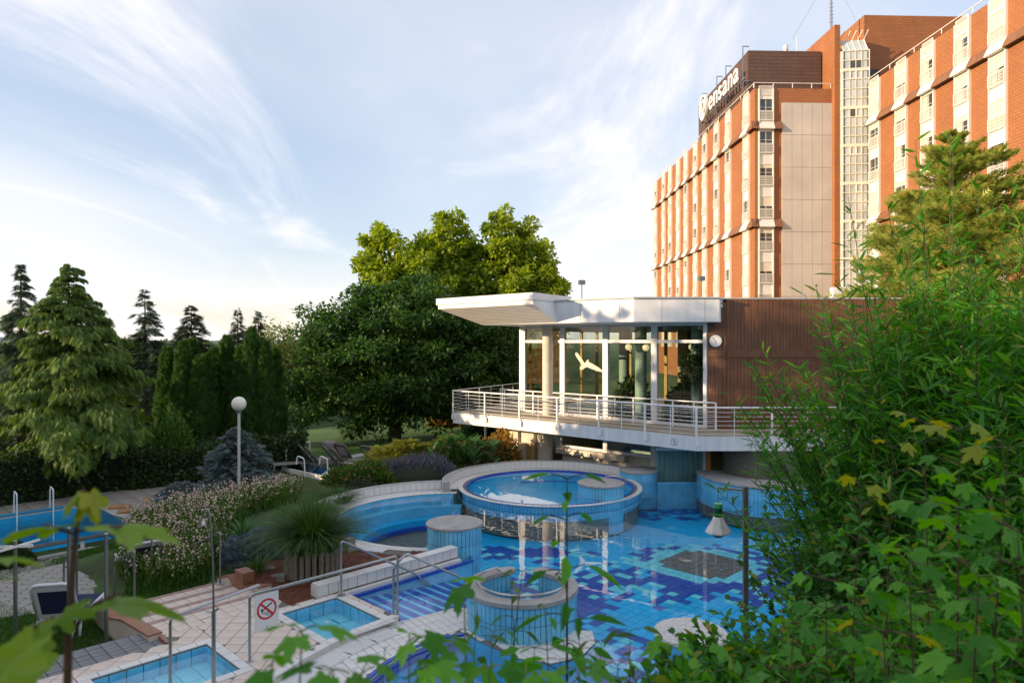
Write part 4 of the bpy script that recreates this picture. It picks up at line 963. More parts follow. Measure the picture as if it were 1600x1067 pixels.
Ls = [math.hypot(o_pts[i+1][0]-o_pts[i][0], o_pts[i+1][1]-o_pts[i][1]) for i in range(5)]
c1_ = Ls[0]; c4 = sum(Ls[:4])
posts = [0.0, c1_/3, 2*c1_/3, c1_] + [c1_+ (c4-c1_)*k/6 for k in range(1, 7)] + [c4+2.55, c4+5.0, c4+7.2]
mids = [(posts[i]+posts[i+1])/2 for i in range(len(posts)-1)]
railing('balcony_railing', 'outer white metal railing with thin horizontal rods round the balcony edge', o_pts, ZD, 1.0, posts, mids, 0.03, 6, 0.28)
i_pts = [tuple(FP(-1.0,0.6).xy+Vector((0.0,0.9))), tuple(FP(-1.05,0.25).xy), tuple(FP(9.45,0.30).xy)]
L2 = (Vector(i_pts[1])-Vector(i_pts[0])).length; L3 = (Vector(i_pts[2])-Vector(i_pts[1])).length
ps = [0, L2]+[L2+L3*k/6 for k in range(1, 7)]
railing('glass_guard_railing', 'inner white metal railing running just in front of the pavilion glass', i_pts, ZD+0.03, 0.98, ps, [(ps[i]+ps[i+1])/2 for i in range(1, len(ps)-1)], 0.0, 6)
# roof lights and cables
def roof_flood(px, py0, py1, d, label):
    p0, p1 = PD(px, py1, d), PD(px, py0, d); t = thing('roof_floodlight', label, 'floodlight', (p0.x, p0.y, ZR))
    b = MB(); b.tube([(p0.x,p0.y,ZR), p1], 0.025, 8); b.build('pole', M['steel_dull'], t)
    b = MB(); b.obox(p1+Vector((0,0,0.05)), (0.14,0.03,0), (-0.02,0.07,0), (0,0,0.10)); b.build('head', M['steel_dull'], t, bevel=0.01)
    b = MB(); b.obox(p1+Vector((-0.01,-0.075,0.05)), (0.12,0.026,0), (-0.001,0.005,0), (0,0,0.08)); b.build('lens', M['glass'], t)
roof_flood(909, 443, 466, 31.0, 'small floodlight on a pole above the white roof edge')
roof_flood(1096, 437, 464, 30.0, 'small floodlight on a pole in front of the hotel brick facade')
b = MB(); b.tube([(3.6+0.25*i, 28.6-0.1*i, ZR+0.08+0.10*abs(sin(i*0.7))) for i in range(14)], 0.012, 5); tag(b.build('roof_cable', blackm), 'thin dark cable lying along the pavilion roof edge', 'cable')

# ================================================================== HOTEL
brick = brickmat('hotel_brick', (0.37, 0.145, 0.05), (0.33, 0.125, 0.045), (0.23, 0.09, 0.04), 0.48, 0.20, 0.75, mort=.10)
brickd = brickmat('hotel_skirt_tile', (0.26, 0.12, 0.06), (0.22, 0.10, 0.05), (0.12, 0.06, 0.035), 0.48, 0.20, 0.8)
brownp = brickmat('penthouse_cladding', (0.115, 0.066, 0.048), (0.10, 0.056, 0.042), (0.05, 0.03, 0.025), 1.3, 0.32, 0.7)
concp = mat('concrete_panel', (0.52, 0.48, 0.44), 0.85, 0.10, 0.5, bump=0.2, bscale=6, detail=8)
whitep = mat('hotel_white_panel', (0.74, 0.71, 0.66), 0.5, 0.05, 1)
blindm = mat('roller_blind', (0.70, 0.62, 0.50), 0.8, 0.05, 1)
darkglass = mat('hotel_window_glass', (0.05, 0.055, 0.06), 0.08, 0.3, 1.5, spec=0.8)
curtm = mat('hotel_curtain', (0.55,0.50,0.42), 0.9, 0.25, 6, stretch=(6,6,.3))
Hc = Vector((20.9, 60.0)); hw = Vector((-0.034, 1.0)).normalized(); hu = Vector((hw.y, -hw.x))
def HP(u, w, z): p = Hc+hu*u+hw*w; return Vector((p.x, p.y, z))
hotel = thing('hotel_building', 'tall orange brick hotel with white window bays and a glazed stair tower', 'building', (Hc.x+8, Hc.y+4, 0))
def hbox(u0, u1, w0, w1, z0, z1, nm, m, par=None):
    b = MB(); b.prism([tuple(HP(u0,w0,0).xy), tuple(HP(u1,w0,0).xy), tuple(HP(u1,w1,0).xy), tuple(HP(u0,w1,0).xy)], z0, z1); return b.build(nm, m, par or hotel)
ZTOP = 27.0; FLH = 2.8
hbox(0, 7.0, 0, 36.6, -2, ZTOP, 'main_wall', brick)
hbox(0.05, 6.6, 1.6, 16.2, ZTOP, 30.9, 'penthouse_wall', brownp)
hbox(6.72, 7.2, -0.55, 9, -2, 32.3, 'stair_pier', brick)
hbox(6.8, 10.6, 1.2, 9, -2, 31.0, 'stair_core', mat('stair_core_wall', (0.55,0.52,0.45), 0.8))
hbox(10.25, 26, 1.2, 10, -2, 34.0, 'lift_block', brick)
WU = 9.32                                         # plane of the near wing
hbox(WU, WU+16, -30, -1.3, -2, ZTOP, 'wing_wall', brick)
hbox(WU+0.9, WU+16, -1.3, 1.2, -2, ZTOP-0.6, 'wing_link_wall', brick)
b = MB(); b.prism([tuple(HP(10.4,1.15,0).xy), tuple(HP(11.6,1.15,0).xy), tuple(HP(11.6,1.1,0).xy), tuple(HP(10.4,1.1,0).xy)], 27.6, 29.2); b.build('roof_door', blackm, hotel)
# window module, shared meshes: x along the wall, -y outwards, z up, origin at floor line
bw = 1.22
def wmod():
    fr = MB()
    for sx in (-1, 1): fr.box((sx*bw/2-0.05,-0.16,0.0), (sx*bw/2+0.05,0.03,FLH))
    fr.box((-bw/2+.05,-0.07,1.98), (bw/2-.05,0.03,FLH-0.01)); fr.box((-bw/2+.05,-0.10,1.90), (bw/2-.05,0.03,1.98)); fr.box((-bw/2+.05,-0.05,0.0), (bw/2-.05,0.03,0.16))
    pane = MB(); pane.box((-bw/2+.05,-0.012,0.16), (bw/2-.05,0.0,1.90)); 
    bars = MB(); bars.box((-0.02,-0.03,0.16), (0.02,-0.012,1.9)); bars.box((-bw/2+.05,-0.03,1.2), (bw/2-.05,-0.012,1.23))
    rl = MB(); y = -0.20; z0, z1 = 0.06, 0.86
    for (a, c) in (((-bw/2,z0),(bw/2,z0)), ((-bw/2,z1),(bw/2,z1))): rl.box((a[0],y-.02,a[1]-.025), (c[0],y+.02,a[1]+.025))
    for sx in (-1,1): rl.box((sx*bw/2-.025,y-.02,z0), (sx*bw/2+.025,y+.02,z1))
    nbar = 13
    for i in range(nbar): 
        x = -bw/2+bw*(i+.5)/nbar; rl.box((x-.014,y-.008,z0), (x+.014,y+.008,z1))
    for i in range(4): 
        z = z0+(z1-z0)*(i+.5)/4; rl.box((-bw/2,y-.006,z-.012), (bw/2,y+.006,z+.012))
    bl = []
    for f in (0.18, 0.45, 0.72, 1.0):
        m_ = MB(); m_.box((-bw/2+.05,-0.045,1.90-1.74*f), (bw/2-.05,-0.014,1.90)); bl.append(m_.mesh('blind', blindm))
    cu = MB(); cu.box((-bw/2+.06,-0.0135,0.16), (-0.1,-0.0125,1.9))
    return fr.mesh('window', whitep), pane.mesh('pane', darkglass), bars.mesh('glazing_bars', whitep), rl.mesh('railing', whitep), bl, cu.mesh('curtain', curtm)
WM = wmod(); rw = random.Random(5)
def put(me, name, parent, loc, rot):
    o = bpy.data.objects.new(name, me); COL.objects.link(o); o.parent = parent
    if parent is hotel: o.matrix_parent_inverse = Matrix.Translation(-hotel.location); o.location = loc; o.rotation_euler = (0,0,rot)
    return o
def window(pt, rot, rail=True, sx=1.0):
    w = put(WM[0], 'window', hotel, pt, rot); w.scale = (sx,1,1)
    put(WM[1], 'pane', w, None, None); put(WM[2], 'glazing_bars', w, None, None)
    if rail: put(WM[3], 'railing', w, None, None)
    r = rw.random()
    if r > 0.30: put(WM[4][0 if r < 0.55 else (1 if r < 0.76 else (2 if r < 0.88 else 3))], 'blind', w, None, None)
    if rw.random() < 0.4: put(WM[5], 'curtain', w, None, None)
rotL = atan2(-hw.y, -hw.x)+0.0                     # module x axis runs along the left facade
angL = atan2(hw.y, hw.x)                            # direction w
# for the left-facing walls the outward normal is -u, so module -y must map to -u: x axis -> -w
rot_left = atan2(-hw.y, -hw.x)
rot_end = atan2(hu.y, hu.x)
rows = [24.12-0.0-FLH*k for k in range(8)]          # floor lines, top floor first
cols = [1.75, 6.4, 9.8, 13.6, 16.9, 20.6, 23.9, 27.6, 30.9, 35.2]
for w_ in cols:
    for k, z in enumerate(rows): window(HP(-0.01, w_, z-0.0), rot_left, sx=1.02)
for k, z in enumerate(rows): window(HP(0.95, -0.01, z), rot_end)
wcols = [0.95, 4.7, 8.0, 11.7, 15.0, 18.7, 22.0, 25.6]
for s_ in wcols:
    for k, z in enumerate(rows): window(HP(WU-0.01, -2.3-s_+1.0+0.0, z), rot_left, sx=1.15)
# lattice panel above each bay at the roof edge, roof railing
def roofgrille(pt, rot):
    put(WM[3], 'roof_grille', hotel, pt, rot)
for w_ in cols: roofgrille(HP(-0.01+0.1, w_, ZTOP-0.72), rot_left)
roofgrille(HP(0.95, 0.09, ZTOP-0.72), rot_end)
for s_ in wcols: roofgrille(HP(WU+0.09, -1.3-s_, ZTOP-0.72), rot_left)
def hrail(pts, z, h, n):
    b = MB(); b.tube([Vector((p.x,p.y,z+h)) for p in pts], 0.035, 6)
    for i in range(len(pts)-1):
        for k in range(n+1):
            q = pts[i].lerp(pts[i+1], k/n); b.tube([Vector((q.x,q.y,z)), Vector((q.x,q.y,z+h))], 0.03, 5)
    b.build('roof_rail', whitep, hotel)
hrail([HP(-0.1,36.6,0), HP(-0.1,0,0)], ZTOP, 0.38, 12); hrail([HP(-0.1,-0.1,0), HP(6.6,-0.1,0)], ZTOP, 0.42, 4); hrail([HP(WU-0.1,-1.3,0), HP(WU-0.1,-30,0)], ZTOP, 0.38, 9)
# flared skirts every third storey: brown tile between the bays, white in front of each bay
def skirt(plane_u, w0, w1, z, wins):
    spans = []; cur = w0
    for c in sorted(wins): spans.append((cur, c-bw*.61-.05, 0)); spans.append((c-bw*.61-.05, c+bw*.61+.05, 1)); cur = c+bw*.61+.05
    spans.append((cur, w1, 0))
    for a, c, wh in spans:
        if c-a < 0.02: continue
        o = 0.03 if wh else 0.0; H_ = 0.66; pr = 0.40
        prof = [(0.0-0.0, z+H_), (-0.06-o, z+H_), (-pr-o, z), (-pr-o, z-0.10), (0.0, z-0.10)]
        vs = [HP(plane_u+p, a, zz) for p, zz in prof]+[HP(plane_u+p, c, zz) for p, zz in prof]; n_ = len(prof)
        b = MB(); b.add(vs, [tuple(range(n_)), tuple(reversed(range(n_,2*n_)))]+[(i,n_+i,n_+(i+1)%n_,(i+1)%n_) for i in range(n_)])
        b.build('skirt_white' if wh else 'skirt', whitep if wh else brickd, hotel)
def skirt_end(u0, u1, z, m, o=0.0):
    prof = [(0.0, z+0.66), (-0.06-o, z+0.66), (-0.40-o, z), (-0.40-o, z-0.10), (0.0, z-0.10)]
    vs = [HP(u0, p, zz) for p, zz in prof]+[HP(u1, p, zz) for p, zz in prof]; n_ = 5
    b = MB(); b.add(vs, [tuple(range(n_)), tuple(reversed(range(n_,2*n_)))]+[(i,n_+i,n_+(i+1)%n_,(i+1)%n_) for i in range(n_)]); b.build('skirt_white' if o else 'skirt', m, hotel)
for zs in (rows[0]-0.62, rows[3]-0.62, rows[6]-0.62):
    skirt(-0.0, -0.36, 36.6, zs, cols); skirt(WU, -29, -1.3, zs, [-1.3-s_ for s_ in wcols])
    skirt_end(-0.36, 0.29, zs, brickd); skirt_end(0.29, 1.61, zs, whitep, 0.03); skirt_end(1.61, 2.3, zs, brickd)
# concrete panels on the end wall
for i in range(5):
    for j in range(7):
        u0 = 2.33+i*0.885; z1 = 25.75-j*2.78
        b = MB(); pts = [tuple(HP(u0+.012,-0.10,0).xy), tuple(HP(u0+.873,-0.10,0).xy), tuple(HP(u0+.873,0.02,0).xy), tuple(HP(u0+.012,0.02,0).xy)]
        b.prism(pts, z1-2.765, z1-0.012); b.build('concrete_panel', concp, hotel)
# glazed stair tower: bay with mullions and single panes
gpl = [HP(7.22,-0.57,0), HP(7.36,-0.85,0), HP(9.25,-1.22,0), HP(9.33,-1.31,0)]
sglass = mat('stair_glass', (0.46, 0.50, 0.50), 0.12, 0.22, 0.7, spec=0.7)
nr = 26; zlo, zhi = 9.0, 29.9
seglist = [(gpl[0],gpl[1],1), (gpl[1],gpl[2],4), (gpl[2],gpl[3],1)]
frame = MB()
for (p, q, n_) in seglist:
    for i in range(n_+1):
        c = p.lerp(q, i/n_); frame.box((c.x-.022,c.y-.03,zlo), (c.x+.022,c.y+.03,zhi))
    for j in range(nr+1):
        z = zlo+(zhi-zlo)*j/nr; frame.beam(p+Vector((0,0,z)), q+Vector((0,0,z)), 0.09, 0.26 if j % 4 == 0 else 0.06)
    for i in range(n_):
        for j in range(nr):
            a, c = p.lerp(q, (i+.06)/n_), p.lerp(q, (i+.94)/n_); z0, z1 = zlo+(zhi-zlo)*(j+.05)/nr, zlo+(zhi-zlo)*(j+.95)/nr
            b = MB(); inn = Vector((0.0, 0.03, 0))
            b.add([a+inn+Vector((0,0,z0)), c+inn+Vector((0,0,z0)), c+inn+Vector((0,0,z1)), a+inn+Vector((0,0,z1))], [(0,1,2,3)])
            b.build('stair_pane', darkglass if (i in (1,2) and n_ == 4 and j in (24, 19) and (i+j) % 3) else sglass, hotel)
            if n_ == 4 and i in (1,2) and j % 4 == 3 and not (i == 1 and j % 8 == 3):
                fb = MB(); o_ = Vector((0,-0.02,0))
                for (pa, pb) in (((a,z0),(c,z0)), ((a,z1),(c,z1)), ((a,z0),(a,z1)), ((c,z0),(c,z1))):
                    fb.beam(pa[0]+o_+Vector((0,0,pa[1])), pb[0]+o_+Vector((0,0,pb[1])), 0.07, 0.07)
                fb.build('vent_frame', whitep, hotel)
frame.build('stair_frame', mat('cream_frame', (0.70,0.65,0.52), 0.5, 0.05), hotel)
b = MB()                                             # sloping glass cap above
for i in range(4):
    p0, p1 = gpl[1].lerp(gpl[2], (i+.05)/4), gpl[1].lerp(gpl[2], (i+.95)/4)
    b.add([p0+Vector((0,0,zhi)), p1+Vector((0,0,zhi)), p1+Vector((0.05,0.8,zhi+1.2)), p0+Vector((0.05,0.8,zhi+1.2))], [(0,1,2,3)])
b.build('cap_glazing', sglass, hotel)
b = MB()
for i in range(5):
    p0 = gpl[1].lerp(gpl[2], i/4); b.tube([p0+Vector((0,0,zhi)), p0+Vector((0.05,0.8,zhi+1.22)), p0+Vector((0.35,0.6,zhi+2.0))], 0.04, 5)
b.build('cap_bars', whitep, hotel)
# rooftop mast and antennas
ms = thing('radio_mast', 'thin lattice radio mast on the stair tower roof', 'mast', HP(7.2,1,32.3))
b = MB(); p = HP(7.2,1,0); b.tube([(p.x,p.y,32.2), (p.x,p.y,38)], [0.10,0.05], 6); b.build('pole', M['steel_dull'], ms)
b = MB()
for k in range(14): b.beam((p.x-0.22+0.02*(k%3),p.y,33.2+k*0.33), (p.x+0.22-0.03*(k%2),p.y,33.25+k*0.33), 0.03, 0.03)
b.build('cross_bars', M['steel_dull'], ms)
for dx_, dy_ in ((-3.2,0.5), (3.0,0.2)):
    b = MB(); b.tube([(p.x,p.y,37.6), (p.x+dx_,p.y+dy_,32.0)], 0.012, 4); b.build('guy_wire', M['steel_dull'], ms)
an = thing('roof_antenna', 'white antenna drum and rod on the brown penthouse roof', 'antenna', HP(4.0,3,30.9)); p = HP(4.0,3,0)
b = MB(); b.lathe([(0.16,30.9),(0.16,31.5),(0.22,31.55),(0.22,31.95),(0.0,32.0)], (p.x,p.y,0), 14); b.build('drum', whitep, an, smooth=True)
b = MB(); b.box((p.x+.35,p.y,30.9), (p.x+1.1,p.y+.3,31.4)); b.tube([(p.x+1.0,p.y,30.9),(p.x+1.0,p.y,32.8)], 0.03, 5); b.build('rod_box', whitep, an)
# rooftop lettering on its steel frame
sg = thing('rooftop_sign', 'white rooftop letters and round logo on the brown penthouse wall', 'sign', HP(-0.75,8,27.6))
def letter_mesh(ch, size, depth, off=0.0):
    cu = bpy.data.curves.new('t', 'FONT'); cu.body = ch; cu.size = size; cu.extrude = depth; cu.offset = off
    o = bpy.data.objects.new('t', cu); COL.objects.link(o); dg = bpy.context.evaluated_depsgraph_get(); dg.update()
    me = bpy.data.meshes.new_from_object(o.evaluated_get(dg)); xs = [v.co.x for v in me.vertices]; wdt = max(xs) if xs else 0; x0 = min(xs) if xs else 0
    bpy.data.objects.remove(o); return me, x0, wdt
signm = mat('sign_white', (0.80,0.80,0.80), 0.4, 0.03)
w_at = 10.1; size = 2.75
for ch in 'ensana':
    me, x0, x1 = letter_mesh(ch, size, 0.05, 0.03); me.materials.append(signm)
    o = bpy.data.objects.new('letter', me); COL.objects.link(o); o.parent = sg; o.matrix_parent_inverse = Matrix.Translation(-sg.location)
    o.rotation_euler = (pi/2, 0, rot_left); o.location = HP(-0.75, w_at+x0, 28.35)
    w_at -= (x1-x0)+0.34
b = MB(); lc = HP(-0.75, 11.9, 29.3); ux, uy, nr_ = Vector((-hw.x,-hw.y,0)), up, Vector((-hu.x,-hu.y,0))
def blob(b, c, ux, uy, nrm, ring0, ring1, d):
    n_ = len(ring0); vs = [c+ux*x+uy*y+nrm*d for x, y in ring0]+[c+ux*x+uy*y+nrm*d for x, y in ring1]+[c+ux*x+uy*y-nrm*d for x, y in ring0]+[c+ux*x+uy*y-nrm*d for x, y in ring1]
    fs = []
    for i in range(n_):
        j = (i+1) % n_; fs += [(i,j,n_+j,n_+i), (2*n_+j,2*n_+i,3*n_+i,3*n_+j), (n_+i,n_+j,3*n_+j,3*n_+i), (j,i,2*n_+i,2*n_+j)]
    b.add(vs, fs)
r0 = [(1.12*cos(2*pi*k/40), 1.32*sin(2*pi*k/40)) for k in range(40)]; r1 = [(0.90*cos(2*pi*k/40)+0.05, 1.08*sin(2*pi*k/40)-0.05) for k in range(40)]
blob(b, lc, ux, uy, nr_, r0, r1, 0.12); b.build('logo_ring', signm, sg)
b = MB(); r0 = [(0.62*cos(2*pi*k/30), 0.10+0.72*sin(2*pi*k/30)) for k in range(30)]; r1 = [(0.36*cos(2*pi*k/30), 0.0+0.50*sin(2*pi*k/30)) for k in range(30)]
blob(b, lc, ux, uy, nr_, r0, r1, 0.10); b.tube([lc+ux*0.0+uy*-0.55, lc+ux*0.05+uy*-1.1], 0.16, 8); b.build('logo_drop', signm, sg)
b = MB()
for w_ in (1.6, 6.0, 8.6, 13.4):
    b.beam(HP(-0.45,w_,27.3), HP(-0.45,w_,31.25), 0.07, 0.07); b.beam(HP(-0.45,w_,31.25), HP(0.1,w_,31.25), 0.07, 0.07); b.beam(HP(-0.45,w_,28.2), HP(0.1,w_,28.2), 0.10, 0.10)
b.beam(HP(-0.55,0.8,28.2), HP(-0.55,14,28.2), 0.08, 0.10); b.build('support_frame', M['steel_dull'], sg)
# low white service block at the hotel's foot
sv = thing('service_block', 'low white rendered block with dark opening at the foot of the hotel', 'outbuilding', (21.6, 45, 0))
b = MB(); b.box((20.75,45,0), (21.75,45.5,8.7)); b.build('wall', M['white'], sv); b = MB(); b.box((21.76,45.2,0), (24,45.6,8.4)); b.build('dark_opening', blackm, sv); b = MB(); b.box((21.76,44.9,8.4), (24.2,45.6,8.7)); b.build('lintel', M['white'], sv)
# ================================================================== FURNITURE
def bent(b, pts, r, seg=8):                      # polyline with rounded corners
    out = [Vector(pts[0])]
    for i in range(1, len(pts)-1):
        p, a, c = Vector(pts[i]), Vector(pts[i-1]), Vector(pts[i+1]); k = min(0.09, (a-p).length*0.4, (c-p).length*0.4)
        s, e = p+(a-p).normalized()*k, p+(c-p).normalized()*k
        for t in (0, .25, .5, .75, 1): out.append((s*(1-t)+p*t)*(1-t)+(p*(1-t)+e*t)*t)
    out.append(Vector(pts[-1])); b.tube(out, r, seg)
def flange(b, p, r=0.055): b.lathe([(r,0),(r,0.012),(0.03,0.02),(0.0,0.021)], tuple(p), 16)
def V2(v, z): return Vector((v[0], v[1], z))
# lamp post
lp = (-8.62, 22.0)
t = thing('lamp_post', 'slim grey lamp post with white globe rising from the flower bank', 'lamp post', (lp[0], lp[1], 0.2))
b = MB(); b.tube([(lp[0],lp[1],-0.3), (lp[0],lp[1],3.0)], 0.045, 12); b.build('pole', mat('grey_pole', (0.50,0.50,0.49), 0.4, 0.05), t, smooth=True)
b = MB(); b.lathe([(0.07,2.95),(0.09,3.0),(0.09,3.03),(0.05,3.05)], (lp[0],lp[1],0), 16); b.build('collar', M['steel_dull'], t, smooth=True)
b = MB(); b.lathe([(0.225*sin(pi*k/16), 3.235-0.225*cos(pi*k/16)) for k in range(17)], (lp[0],lp[1],0), 28); b.build('globe', mat('opal_globe', (0.82,0.76,0.66), 0.35, 0.03), t, smooth=True)
# outdoor shower
sx, sy = -4.40, 10.28
t = thing('outdoor_shower', 'tall curved steel outdoor shower pole standing over the foot pool', 'shower', (sx, sy, -0.1))
b = MB(); b.tube([(sx,sy,-0.15), (sx,sy,1.24)], 0.030, 10); b.build('pole', M['steel'], t, smooth=True)
b = MB(); b.tube([(sx,sy,1.2),(sx-.01,sy,1.9),(sx-.045,sy,2.45),(sx-.06,sy,2.66),(sx-.085,sy,2.725),(sx-.12,sy,2.735),(sx-.145,sy,2.70),(sx-.15,sy,2.60)], 0.0165, 8); b.build('riser_pipe', M['steel_dull'], t, smooth=True)
b = MB(); b.lathe([(0.018,0.10),(0.025,0.06),(0.045,0.03),(0.05,0.0),(0.0,-0.005)], (sx-.15,sy,2.50), 16); b.build('shower_head', M['steel'], t, smooth=True)
b = MB(); b.tube([(sx-.10,sy-.02,1.235),(sx,sy,1.21),(sx+.09,sy-.02,1.285)], 0.018, 8); b.build('valve', M['steel'], t, smooth=True)
# terrace handrails
r1a, r1b = Vector((-4.17,11.08)), Vector((-2.14,13.03))
t = thing('pool_handrail', 'long steel handrail carrying the no diving sign beside the foot pool', 'handrail', (r1a.x, r1a.y, ZT))
b = MB(); bent(b, [V2(r1a,ZT), V2(r1a,1.17), V2(r1b,1.20), V2(r1b,ZT)], 0.0235); b.build('rail', M['steel'], t, smooth=True)
b = MB(); flange(b, V2(r1a,ZT)); flange(b, V2(r1b,ZT)); b.build('flange', M['steel'], t, smooth=True)
t = thing('pool_handrail', 'steel handrail descending into the water from the paired posts', 'handrail', (r1b.x+.1, r1b.y+.05, ZT))
q = r1b+AX*0.10; e = q+AX*1.75
b = MB(); bent(b, [V2(q-AX*0.19,ZT), V2(q-AX*0.19,1.0), V2(q,1.14), V2(q+AX*.12,1.19), V2(e,0.25), V2(e+AX*.75,-0.45), V2(e+AX*.75,-0.9)], 0.0235); b.build('rail', M['steel'], t, smooth=True)
t = thing('pool_handrail', 'steel handrail descending into the water along the tiled bed wall', 'handrail', (-3.42, 13.95, ZT))
q = Vector((-3.42,13.95)); e = q+AX*1.85
b = MB(); bent(b, [V2(q,ZT), V2(q,1.22), V2(e,0.12), V2(e+AX*.7,-0.5), V2(e+AX*.7,-0.9)], 0.0235); b.build('rail', M['steel'], t, smooth=True)
b = MB(); flange(b, V2(q,ZT), 0.09); b.build('flange', M['steel'], t, smooth=True)
r2a, r2b = Vector((-5.0,10.2)), Vector((-4.12,11.35))
t = thing('pool_handrail', 'short steel handrail in front of the shower, over the foot pool', 'handrail', (r2a.x, r2a.y, ZT))
b = MB(); bent(b, [V2(r2a,-0.15), V2(r2a,1.16), V2(r2b,1.24), V2(r2b,1.17)], 0.0235); b.build('rail', M['steel'], t, smooth=True)
# no diving sign
sa = r1a+AX*0.07; s0 = V2(sa, 0); w_, h_ = 0.40, 0.60; su = Vector((AX[0],AX[1],0)); sn = Vector((BX[0],BX[1],0))
t = thing('no_diving_sign', 'white sign with red ring and crossed out diver hanging on the handrail', 'sign', V2(sa+AX*0.2, 0.5))
cen = s0+su*(w_/2)+Vector((0,0,0.845))+sn*0.03
b = MB(); b.obox(cen, su*w_/2, sn*0.004, up*h_/2); b.build('panel', M['white'], t)
redm = mat('sign_red', (0.55,0.02,0.025), 0.5, 0.05); inkm = mat('sign_black', (0.012,0.012,0.014), 0.5)
b = MB(); rc = cen+up*0.045; ringflat(b, rc, su, up, sn, 0.135, 0.168, 0, off=0.0048); strip(b, rc, su, up, sn, (-0.11,0.11), (0.11,-0.11), 0.034, 0, 0.0056)
b.build('prohibition_ring', redm, t)
b = MB(); strip(b, rc, su, up, sn, (-0.055,0.005), (0.09,0.085), 0.024, 0, 0.0044); strip(b, rc, su, up, sn, (-0.05,-0.005), (-0.085,-0.045), 0.014, 0, 0.0044)
ringflat(b, rc+su*-0.085+up*-0.002, su, up, sn, 0.0, 0.020, 0, 14, 0.0044)
for k in range(4): strip(b, rc, su, up, sn, (-0.095+0.03*k,-0.05-0.018*k), (0.03+0.022*k,-0.05-0.018*k), 0.007, 0, 0.0044)
b.build('diver_symbol', inkm, t)
b = MB(); lc = cen-up*0.235; ringflat(b, lc, su, up, sn, 0.010, 0.016, 0, 14, 0.0044); strip(b, lc, su, up, sn, (-0.025,-0.028), (0.025,-0.028), 0.007, 0, 0.0044); b.build('small_logo', mat('sign_teal',(0.05,0.16,0.22),0.5), t)
b = MB()
for f in (0.2, 0.8): b.tube([s0+su*w_*f+Vector((0,0,1.13))+sn*0.03, s0+su*w_*f+Vector((0,0,1.18))+sn*0.0], 0.004, 5)
b.build('hook', M['steel_dull'], t)
# stair handrails going down to the lower garden
def stair_rail(top_base, zb, label, n=1, L=1.85, dropz=0.85, hgt=1.12):
    t = thing('stair_handrail', label, 'handrail', (top_base[0], top_base[1], zb)); q = Vector(top_base); e = q-BX*L
    b = MB(); bent(b, [V2(q,zb), V2(q,zb+hgt), V2(e,zb+hgt-dropz), V2(e,zb-0.75)], 0.0225); b.build('rail', M['steel_dull'], t, smooth=True)
    b = MB(); flange(b, V2(q,zb+.002), 0.09); b.build('flange', M['steel_dull'], t, smooth=True); return t
stair_rail((-6.28,15.0), ZT-0.13, 'bent steel handrail beside the brown block at the stair corner', dropz=0.75)
q = P(210,943,-0.1); stair_rail((q.x,q.y), -0.10, 'bent steel handrail down the middle of the tiled stairs', L=1.3, dropz=0.55, hgt=1.1)
q = P(120,925,-0.35); stair_rail((q.x,q.y), -0.40, 'bent steel handrail at the hexagon paving behind the lounger', L=1.1, dropz=0.45, hgt=0.95)
q = P(237,905,-0.3); stair_rail((q.x,q.y), -0.3, 'bent steel handrail half hidden in the pink flowers', L=1.2, dropz=0.5, hgt=1.0)
# shade poles on the grass
for (px, yb, yt, label, tbar) in ((166,1000,835,'tall plain steel pole on the grass beside the cheek wall',0), (108,1006,826,'tall plain steel pole on the grass beside the lounger',0), (24,978,846,'steel pole topped with a crossed bar beside the lounger',1)):
    zb = -0.22; p = P(px, yb, zb); zt_ = H-(yt-CY)*p.y/F
    t = thing('steel_pole', label, 'pole', p)
    b = MB(); b.tube([p-Vector((0,0,.3)), (p.x,p.y,zt_)], 0.034, 12); b.build('shaft', M['steel_dull'], t, smooth=True)
    b = MB(); b.lathe([(0.036,0),(0.036,0.02),(0.02,0.03),(0,0.031)], (p.x,p.y,zt_), 12); b.build('cap', M['steel'], t, smooth=True)
    if tbar:
        b = MB(); b.beam((p.x-.5,p.y-.05,zt_-.10), (p.x+.32,p.y+.02,zt_-.08), 0.03, 0.05); b.beam((p.x-.16,p.y-.25,zt_-.12), (p.x+.30,p.y+.25,zt_-.03), 0.03, 0.04); b.build('cross_bar', M['white_rail'], t)
    else:
        b = MB(); b.tube([(p.x,p.y,zt_-.08),(p.x+.07,p.y,zt_-.08)], 0.01, 6); b.build('hook', M['steel_dull'], t)
